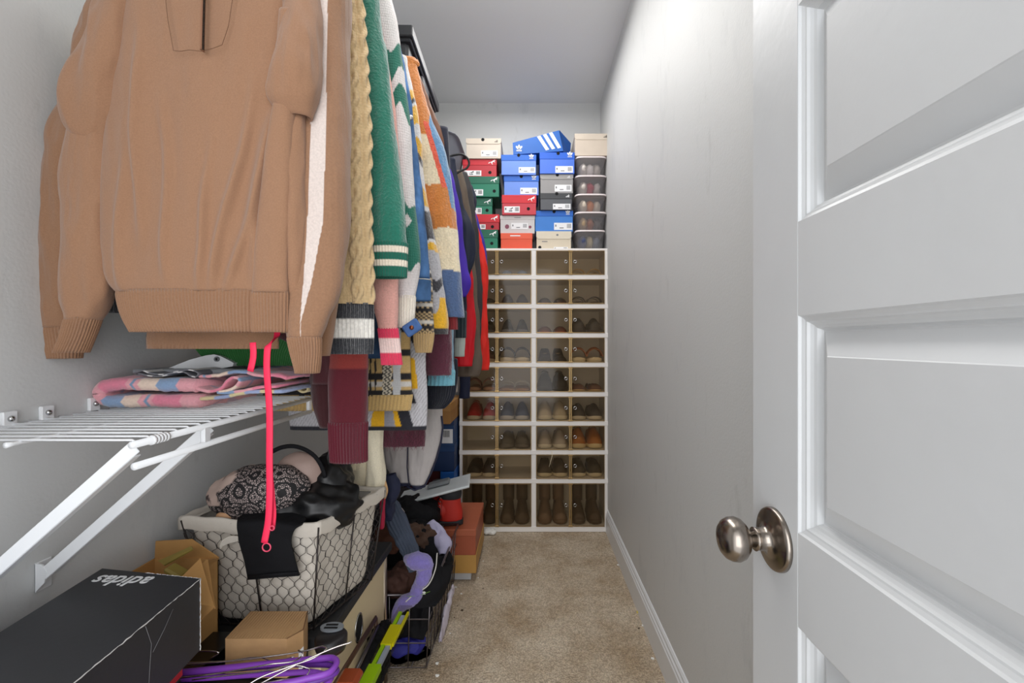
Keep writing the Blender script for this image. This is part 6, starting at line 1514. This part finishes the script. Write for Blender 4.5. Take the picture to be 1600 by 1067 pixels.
# wrapped yellow-green rods
def beam(name, a, b, w_, h_, m, parent, o=(0, 0, 0), wob=0):
    a, b = np.array(a)+o, np.array(b)+o; mb = MB(); T = (b-a)/np.linalg.norm(b-a); s_ = np.cross(T, (0, 0, 1)); s_ /= np.linalg.norm(s_); u = np.cross(s_, T); V = []
    for c in (a, b):
        for (i, j) in ((-1, -1), (1, -1), (1, 1), (-1, 1)): V.append(c+s_*i*w_/2+u*j*h_/2)
    mb.add(V, [(3, 2, 1, 0), (4, 5, 6, 7), (0, 1, 5, 4), (1, 2, 6, 5), (2, 3, 7, 6), (3, 0, 4, 7)]); return obj(name, mb, m, parent)
A0, A1 = np.array(P(634, 952, 1.43)), np.array(P(560, 1100, 1.06))
t = thing('packaged_rods', 'neon yellow-green plastic rods in a clear wrapper leaning on the wire basket', 'package', tuple(A0))
LIME = mat('lime_plastic', (176, 224, 20), 0.4); YEL = mat('yellow_plastic', (232, 222, 20), 0.4); LAV = mat('pale_lavender_card', (176, 184, 216), 0.5)
f = lambda s: A0+(A1-A0)*s
beam('rod', f(0.06), f(1), 0.010, 0.010, LIME, t, (-0.010, 0, 0.002)); beam('rod', f(0.10), f(1), 0.012, 0.009, LAV, t, (0.003, 0, 0))
beam('yellow_sleeve', f(0.24), f(0.47), 0.030, 0.016, YEL, t, (-0.003, 0, 0.001)); beam('lime_sleeve', f(0.68), f(1), 0.032, 0.017, LIME, t, (-0.004, 0, 0.001))
beam('rod', f(0.05), f(0.45), 0.006, 0.009, YEL, t, (0.013, 0, 0))
beam('wrapper', f(0.0), f(1), 0.040, 0.022, cheapglass('wrap_film', (236, 236, 228), rough=0.1), t, (0, 0, 0.002))
# ---- steel wire basket
STW = mat('steel_wire', (126, 120, 122), 0.32, 0.9)
t = thing('wire_basket', 'rectangular grey steel wire basket on the carpet overflowing with clothes', 'basket', (-0.50, 1.86, 0))
xr, xl, ya, yb, zt, zb = -0.345, -0.70, 1.575, 2.185, 0.275, 0.012
def wb(name, pts, r, closed=False): mb = MB(); mb.wire(pts, r, 8, closed=closed); return obj(name, mb, STW, t)
wb('top_rim', [(xl, ya, zt), (xr, ya, zt), (xr, yb, zt), (xl, yb, zt)], 0.0050, True)
tp = lambda v: (xr-0.018*v, xl+0.018*v, ya+0.018*v, yb-0.018*v, zt+(zb-zt)*v)
for v in (0.33, 0.66, 1.0):
    a, b, c, d_, z = tp(v); wb('hoop', [(b, c, z), (a, c, z), (a, d_, z), (b, d_, z)], 0.0024, True)
a1, b1, c1, d1, z1 = tp(1.0)
for k in range(6):
    u = k/5; wb('front_wire', [(xl+(xr-xl)*u, ya, zt), (b1+(a1-b1)*u, c1, z1)], 0.0022); wb('back_wire', [(xl+(xr-xl)*u, yb, zt), (b1+(a1-b1)*u, d1, z1)], 0.0022)
for k in range(1, 9):
    u = k/9; wb('side_wire', [(xr, ya+(yb-ya)*u, zt), (a1, c1+(d1-c1)*u, z1)], 0.0022); wb('side_wire', [(xl, ya+(yb-ya)*u, zt), (b1, c1+(d1-c1)*u, z1)], 0.0022)
for k in range(1, 6): wb('base_wire', [(b1+(a1-b1)*k/6, c1, z1), (b1+(a1-b1)*k/6, d1, z1)], 0.0022)
# ---- clothes in and over the wire basket
def heapcloth(name, label, m, c, r, seed, amp=0.010, f=(10, 10, 10), R=None, flat=0.02, n=44, mm=64, cat='clothing', ridge=1.0):
    mb = MB(); blob(mb, c, r, seed=seed, amp=amp, f=f, n=n, m=mm, R=R, flat=flat, ridge=ridge); o = obj(name, mb, m); tag(o, label, cat, 'clothes piled in the wire basket'); return o
BR2 = mat('dark_brown_cloth', (74, 46, 36), 0.8, bump=0.0006, scale=300, vary=0.05, vscale=60)
heapcloth('black_trousers', 'black trousers filling the near half of the wire basket', BKC, (-0.505, 1.74, 0.16), (0.135, 0.145, 0.115), 61, f=(7, 7, 7))
heapcloth('folded_sweater', 'black top filling the far half of the wire basket', BKC, (-0.50, 2.01, 0.20), (0.14, 0.16, 0.15), 62, f=(7, 7, 7))
heapcloth('royal_blue_shirt', 'royal blue top pressed against the front wires of the basket', mat('royal_cloth', (44, 44, 140), 0.7, bump=0.0005, scale=200), P(640, 1003, 1.66), (0.06, 0.05, 0.030), 63, flat=0.03)
heapcloth('charcoal_shirt', 'charcoal garment at the bottom front of the wire basket', mat('charcoal_cloth', (44, 43, 44), 0.85, bump=0.0006, scale=200), P(632, 1035, 1.66), (0.09, 0.05, 0.035), 64, flat=0.016)
heapcloth('brown_shirt', 'dark brown shirt bunched at the left of the wire basket behind the black lid edge', BR2, P(625, 905, 1.66), (0.058, 0.07, 0.05), 65, amp=0.012, f=(9, 9, 9))
heapcloth('brown_blouse', 'brown blouse lying over the far side of the clothes heap', mat('brown_cloth', (84, 60, 46), 0.75, bump=0.0005, scale=200), P(650, 845, 1.97), (0.085, 0.08, 0.070), 66, f=(12, 12, 12), amp=0.014)
heapcloth('rust_scarf', 'dark rust coloured scarf tucked behind the laundry basket corner', mat('rust_cloth', (88, 52, 36), 0.8, bump=0.0005, scale=200), P(612, 838, 1.80), (0.065, 0.07, 0.060), 67, f=(12, 12, 12), amp=0.008)
heapcloth('black_sweater', 'black sweater on top of the pile under the white lid', BKC, P(645, 805, 2.16), (0.125, 0.13, 0.085), 68, f=(9, 9, 9))
heapcloth('laundry_mound', 'dark mound of clothes behind the wire basket by the left wall', mat('dark_mix_cloth', (34, 30, 34), 0.9), (-0.66, 2.40, 0.19), (0.17, 0.24, 0.18), 69, flat=0.004, f=(6, 6, 6))
def limb(name, label, m, pts, seed, cat='clothing', ref=(1, 0, 0), amp=0.003, **k):
    mb = MB(); k.setdefault('f', (16, 16, 9)); cloth(mb, pts, M=80, step=0.005, amp=amp*1.7, seed=seed, ref=ref, ridge=1.0, perp=True, **k); o = obj(name, mb, m); tag(o, label, cat, 'clothes piled in the wire basket'); return o
GB = mat('slate_cloth', (82, 92, 110), 0.75, bump=0.0005, scale=260)
limb('slate_sweater', 'slate grey ribbed sweater sleeve draped down the middle of the heap', GB, [P(610, 788, 1.80)+(0.030, 0.018), P(620, 815, 1.74)+(0.036, 0.02), P(636, 850, 1.67)+(0.030, 0.02), P(646, 875, 1.62)+(0.028, 0.018), P(650, 890, 1.60)+(0.022, 0.012)], 71, ribs=(0.0, 16, 0.0022))
LIL = mat('lilac_fleece', (128, 116, 190), 0.95, bump=0.003, scale=160, vary=0.12, vscale=120, sheen=0.5)
t = thing('fleece_jacket', 'lilac fuzzy fleece top with twisted sleeves on the wire basket', 'clothing', P(650, 900, 1.56), group='clothes piled in the wire basket')
for i, (pts, rf) in enumerate((([P(634, 872, 1.58)+(0.012, 0.012), P(650, 876, 1.56)+(0.026, 0.030), P(668, 882, 1.555)+(0.020, 0.024), P(674, 888, 1.555)+(0.008, 0.010)], (0, 0, 1)),
                     ([P(664, 880, 1.56)+(0.03, 0.02), P(660, 904, 1.56)+(0.024, 0.022), P(654, 916, 1.56)+(0.020, 0.02), P(648, 932, 1.56)+(0.024, 0.02), P(630, 942, 1.56)+(0.022, 0.02), P(618, 960, 1.56)+(0.014, 0.014), P(614, 972, 1.56)+(0.008, 0.008)], (1, 0, 0.3)))):
    mb = MB(); cloth(mb, pts, M=60, step=0.005, amp=0.003, seed=80+i, ref=rf, ridge=0.8, f=(24, 24, 24), perp=True); obj('sleeve', mb, LIL, t)
limb('lavender_shirt', 'pale lavender shirt hanging out over the far right rim of the wire basket', mat('lavender_cloth', (188, 184, 214), 0.6, bump=0.0004, scale=200), [P(672, 816, 2.02)+(0.02, 0.016), P(684, 836, 1.99)+(0.034, 0.02), P(694, 856, 1.95)+(0.03, 0.02), P(692, 868, 1.92)+(0.014, 0.014)], 73)
limb('black_hoodie', 'black garment bunched inside the right side of the wire basket', BKC, [P(694, 872, 1.95)+(0.03, 0.04), P(682, 898, 1.80)+(0.045, 0.03), P(662, 930, 1.68)+(0.05, 0.03), P(650, 965, 1.63)+(0.055, 0.02), P(642, 992, 1.62)+(0.05, 0.014)], 74, amp=0.006)
t2 = thing('track_jacket', 'black track top with a white piped edge and thin green trim', 'clothing', P(670, 930, 1.55), group='clothes piled in the wire basket')
mb = MB(); sheet(mb, [[P(683, 870, 1.66), P(690, 885, 1.66), P(706, 880, 1.72)], [P(678, 900, 1.60), P(690, 915, 1.60), P(704, 905, 1.66)], [P(660, 925, 1.56), P(672, 935, 1.565), P(690, 935, 1.6)], [P(632, 944, 1.545), P(655, 950, 1.55), P(680, 945, 1.57)]], 30, 20, th=0.006, amp=0.002); obj('front', mb, BKC, t2)
mb = MB(); K_, _, _ = path([P(683, 864, 1.64), P(680, 890, 1.595), P(668, 915, 1.56), P(648, 928, 1.545), P(634, 940, 1.538)], 0.006); mb.wire(K_, 0.0022, 6); obj('white_piping', mb, mat('white_cloth', (226, 222, 214), 0.7), t2)
mb = MB(); K_, _, _ = path([P(636, 932, 1.538), P(655, 930, 1.545), P(672, 924, 1.56)], 0.006); mb.wire(K_, 0.0009, 6); obj('green_trim', mb, mat('green_trim', (120, 170, 60), 0.7), t2)
mb = MB(); c = P(663, 926, 1.540); trefoil(mb, c[0], c[2], 0.010, c[1]-0.004); obj('logo', mb, WPRINT, t2)
limb('navy_trousers', 'navy trousers hanging behind the laundry basket corner', mat('navy_cloth', (40, 46, 74), 0.75, bump=0.0004, scale=200), [P(606, 742, 1.60)+(0.03, 0.02), P(610, 760, 1.60)+(0.032, 0.02), P(609, 785, 1.62)+(0.022, 0.02), P(606, 810, 1.64)+(0.016, 0.015)], 75)
limb('crimson_camisole', 'crimson strip of cloth hanging beside the laundry basket', mat('crimson_cloth', (168, 22, 60), 0.6), [P(599, 765, 1.40)+(0.006, 0.01), P(598, 800, 1.42)+(0.008, 0.01), P(597, 824, 1.43)+(0.007, 0.01)], 76, amp=0.001)
limb('peach_strap', 'small peach strap knotted at the far corner of the laundry basket', mat('peach_strap', (214, 172, 122), 0.6), [P(601, 752, 1.38)+(0.004, 0.004), P(603, 765, 1.375)+(0.0065, 0.004), P(601, 778, 1.38)+(0.004, 0.004)], 77, amp=0.0006)
limb('white_shirt', 'white lavender shirt spilling out at the side of the wire basket onto the carpet', mat('white_lav_cloth', (200, 192, 204), 0.7, bump=0.0005, scale=200), [P(708, 918, 1.96)+(0.006, 0.02), P(698, 952, 1.86)+(0.009, 0.03), P(693, 975, 1.80)+(0.006, 0.03), P(688, 1000, 1.74)+(0.005, 0.016)], 78)
limb('pale_tank', 'pale grey neckline of a shirt on the black sweater', mat('pale_pinkgrey', (206, 190, 186), 0.7), [P(612, 788, 1.9)+(0.010, 0.01), P(622, 794, 1.88)+(0.014, 0.01), P(630, 802, 1.87)+(0.008, 0.008)], 79, ref=(0, 0, 1), amp=0.001)

# ================================================================== by the cabinet: boxes, boots, white lid
def plainbox(label, x0, x1, y0, y1, z0, z1, body, lid=None, lidh=0.0, cat='box', name='shoebox'):
    t = thing(name, label, cat, ((x0+x1)/2, (y0+y1)/2, z0)); mb = MB(); mb.bb(x0+0.002, x1-0.002, y0+0.002, y1-0.002, z0, z1-0.001, 0.0015); obj('body', mb, body, t)
    if lid: mb = MB(); mb.bb(x0, x1, y0, y1, z1-lidh, z1, 0.002); obj('lid', mb, lid, t)
    return t
TCB = cardmat('terracotta', (166, 84, 56)); TCL = cardmat('terracotta_lid', (178, 96, 66)); MUS = cardmat('mustard_kraft', (188, 142, 72)); WB2 = cardmat('white_grey', (196, 196, 198))
zA, zB, zC = 0.060, 0.135, 0.2575
plainbox('flat white and grey box under the kraft box at the bottom of the aisle stack', -0.46, X(736, 2.19), 2.20, 2.50, 0.002, 0.048, WB2)
plainbox('open kraft box tray under the terracotta shoebox', -0.46, X(744, 2.16), 2.17, 2.56, 0.048, zB, MUS)
tb = plainbox('terracotta brown shoebox with a lid on top of the aisle stack', -0.47, X(743.5, 2.17), 2.17, 2.54, zB, zC, TCB, TCL, 0.032)
# red boots
RB = mat('red_boot_leather', (196, 44, 32), 0.55, bump=0.0004, scale=200); RBD = mat('boot_black', (38, 38, 42), 0.7, bump=0.0006, scale=200)
def boot(label, x, y, z, rz):
    t = thing('ankle_boot', label, 'boot', (x, y, z), (0, 0, rz), 'red ankle boots'); 
    # toe points to -x
    mb = MB(); L_ = []
    for (px, w_) in ((-0.135, 0.012), (-0.125, 0.032), (-0.10, 0.042), (-0.06, 0.046), (0, 0.038), (0.05, 0.036), (0.085, 0.034), (0.098, 0.014)):
        L_.append([(px, w_*math.copysign(abs(math.cos(a))**0.7, math.cos(a)), 0.014+0.014*math.copysign(abs(math.sin(a))**0.4, math.sin(a))) for a in np.linspace(0, 2*PI, 16, endpoint=False)])
    mb.grid(np.array(L_), closed_u=True, cap0=True, cap1=True); obj('sole', mb, RBD, t, world=False)
    keys = [(-0.125, 0, 0.038, 0.010, 0.022), (-0.10, 0, 0.046, 0.022, 0.036), (-0.06, 0, 0.054, 0.030, 0.041), (-0.02, 0, 0.066, 0.042, 0.040), (0.02, 0, 0.082, 0.052, 0.036)]
    mb = MB(); cloth(mb, [(a, b, c, e, f_) for a, b, c, e, f_ in keys], M=40, step=0.006, amp=0.001, ref=(0, 0, 1), ends=(True, False)); obj('vamp', mb, RB, t, world=False)
    mb = MB(); cloth(mb, [(0.035, 0, 0.024, 0.060, 0.036), (0.033, 0, 0.06, 0.062, 0.037), (0.033, 0, 0.10, 0.054, 0.038), (0.034, 0, 0.135, 0.052, 0.038)], M=48, step=0.006, amp=0.0012); obj('shaft', mb, RB, t, world=False)
    mb = MB(); cloth(mb, [(0.038, 0, 0.130, 0.050, 0.042), (0.038, 0, 0.150, 0.054, 0.045), (0.038, 0, 0.172, 0.050, 0.042)], M=48, step=0.005, amp=0.001, ends=(True, True), hollow=0.02); obj('padded_collar', mb, RBD, t, world=False)
    mb = MB()
    for k in range(5):
        zz = 0.085+k*0.018; xx = -0.026+k*0.003; mb.wire([(xx+0.005, -0.030, zz), (xx-0.004, -0.006, zz+0.006), (xx-0.004, 0.006, zz-0.002), (xx+0.005, 0.030, zz+0.004)], 0.0022, 6)
    obj('laces', mb, mat('boot_lace', (60, 24, 24), 0.7), t, world=False)
    mb = MB()
    for k in range(5):
        zz = 0.085+k*0.018; xx = -0.016+k*0.003
        for s in (-1, 1): mb.lathe([(0, -0.002*s), (0.003, -0.002*s), (0.003, 0), (0, 0)], (xx, 0.0365*s, zz), 'y', 10)
    obj('eyelets', mb, CHROME, t, world=False)
    mb = MB(); mb.wire([(0.0, -0.0385, 0.03), (-0.004, -0.0385, 0.08), (0.0, -0.0385, 0.125)], 0.001, 5); obj('seam', mb, RBD, t, world=False)
boot('red leather ankle boot with a black padded collar standing on the terracotta shoebox, nearer one', X(694, 2.24)-0.005, 2.235, zC+0.001, 0.08)
boot('red leather ankle boot behind the nearer red boot, mostly hidden', X(694, 2.36)-0.05, 2.36, zC+0.001, 0.05)
# white lid
t = thing('plastic_lid', 'long white plastic lid resting aslant on the red boot and the clothes pile', 'lid', P(680, 765, 2.3))
R = Matrix.Rotation(-0.235, 3, 'Y') @ Matrix.Rotation(0.10, 3, 'Z')
c = P(680, 764, 2.25); mb = MB(); mb.box(c, (0.345, 0.21, 0.008), 0.003, R=R); obj('panel', mb, mat('white_lid', (216, 222, 224), 0.3), t)
mb = MB()
hx, hy = 0.172, 0.105
rim = [(-hx, -hy), (hx, -hy), (hx, hy), (-hx, hy)]
mb.wire([np.array(c)+np.array(R @ Vector((a, b, -0.002))) for a, b in rim], 0.006, 8, closed=True); obj('rim', mb, mat('white_lid', (216, 222, 224), 0.3), t)
mb = MB(); mb.box(np.array(c)+np.array(R @ Vector((0.02, 0.03, 0.016))), (0.11, 0.06, 0.02), 0.006, R=R); tag(obj('small_tub', mb, mat('grey_tub', (128, 132, 134), 0.4)), 'small grey plastic tub lying on the white lid', 'tub')
# stack between wall and cabinet
NV = cardmat('deep_blue', (10, 46, 92)); NV2 = cardmat('mid_blue', (14, 60, 112)); DK2 = cardmat('near_black', (24, 22, 28)); DR2 = cardmat('dark_red', (74, 18, 22)); OCH = cardmat('ochre_kraft', (172, 122, 62))
xr_ = -0.4365
plainbox('dark shoebox at the bottom of the corner stack beside the cabinet', -0.74, xr_-0.004, 2.66, 2.98, 0.002, 0.17, DK2, DR2, 0.03)
plainbox('deep red shoebox low in the corner stack beside the cabinet', -0.74, xr_-0.004, 2.66, 2.98, 0.17, 0.30, DR2, DK2, 0.03)
t = plainbox('small bright blue box with a cream stripe in the corner stack', -0.52, xr_-0.001, 2.63, 2.94, 0.30, 0.40, cardmat('sky_blue', (16, 92, 176)))
mb = MB(); a, b = X(701, 2.628), xr_-0.003; mb.bb(a, b, 2.6275, 2.6295, 0.335, 0.350); mb.bb(a, b, 2.6275, 2.6295, 0.356, 0.362); obj('stripe', mb, mat('stripe_cream', (214, 210, 190), 0.6), t)
plainbox('dark maroon box beside the small bright blue one', -0.74, -0.525, 2.66, 2.96, 0.30, 0.40, DR2)
plainbox('navy blue shoebox in the middle of the corner stack', -0.76, xr_-0.002, 2.64, 2.98, 0.402, 0.555, NV, NV2, 0.04)
t = plainbox('blue shoebox with a white barcode sticker in the corner stack', -0.70, xr_-0.001, 2.62, 2.95, 0.556, 0.70, NV2, NV, 0.03)
mb = MB(); a0, a1, b0, b1 = X(690, 2.61), X(707, 2.61), Z(693, 2.61), Z(671, 2.61); mb.bb(a0, a1, 2.6185, 2.6205, b0, b1); s_ = obj('sticker', mb, LBL, t)
mb = MB()
for k in range(6): mb.bb(a0+0.010+k*0.006, a0+0.013+k*0.006, 2.6175, 2.619, b0+0.035, b1-0.008)
obj('barcode', mb, INK, s_)
plainbox('ochre cardboard shoebox at the top of the corner stack', -0.76, xr_+0.0, 2.50, 2.90, 0.701, 0.815, OCH, cardmat('ochre_lid', (184, 134, 72)), 0.045)

# ================================================================== litter on the carpet
PAP = mat('paper_scrap', (236, 234, 228), 0.8); DRT = mat('dark_crumb', (70, 52, 36), 0.9); YLS = mat('yellow_scrap', (206, 186, 60), 0.7)
def fl(px, py): d = 1.15*711/(py-535); return (X(px, d), d)
def scrap(name, label, px, py, s, m, seed, grp):
    x, y = fl(px, py); rs = np.random.RandomState(seed); mb = MB(); n = 7
    top = [(x+s*math.cos(2*PI*k/n)*(0.6+0.6*rs.rand()), y+s*math.sin(2*PI*k/n)*(0.6+0.6*rs.rand()), 0.0015+s*0.5*rs.rand()) for k in range(n)]
    bot = [(a, b, 0.0006) for a, b, _ in top]
    V = top+bot+[(x, y, s*0.6)]; F = [(i, (i+1) % n, 2*n) for i in range(n)]+[(i+n, (i+1) % n+n, (i+1) % n, i) for i in range(n)]+[tuple(range(n, 2*n))[::-1]]
    mb.add(V, F); tag(obj(name, mb, m), label, 'scrap', grp)
for i, (px, py, s) in enumerate(((712, 918, .006), (721, 928, .006), (747, 903, .004), (755, 877, .004), (703, 990, .004), (683, 1037, .007), (683, 1056, .007), (966, 883, .008), (1005, 978, .007), (1020, 1029, .007))):
    scrap('paper_scrap', ('white paper scrap on the carpet, '+('touching the foot of the kraft box', 'just in front of the kraft box', 'just right of the kraft box edge', 'highest of those beside the aisle box stack', 'level with the middle of the wire basket', 'second nearest of those beside the wire basket', 'nearest of those beside the wire basket', 'by the baseboard and farthest from us', 'by the baseboard just below the yellow scrap', 'by the baseboard and nearest to us')[i]), px, py, s, PAP, i, 'white scraps littering the carpet')
for i, (px, py, s) in enumerate(((722, 954, .006), (715, 947, .003), (755, 920, .003), (710, 965, .003), (998, 982, .004))):
    scrap('crumb', ('dark crumb on the carpet, '+('largest one beside the wire basket', 'small one left of the largest', 'farthest one near the kraft box', 'below the largest one', 'by the baseboard under the yellow scrap')[i]), px, py, s, DRT, 20+i, 'dark crumbs littering the carpet')
scrap('yellow_scrap', 'tiny yellow scrap on the carpet by the right baseboard', 998, 957, .009, YLS, 40, 'yellow scrap')
t = thing('crumpled_paper', 'crumpled white paper against the foot of the shoe cabinet', 'paper', fl(765, 829)+(0.0,))
mb = MB(); x, y = fl(766, 832); blob(mb, (x, y-0.02, 0.018), (0.038, 0.03, 0.018), seed=5, amp=0.007, f=(28, 28, 28), n=18, m=26, flat=0.001); obj('paper', mb, PAP, t)
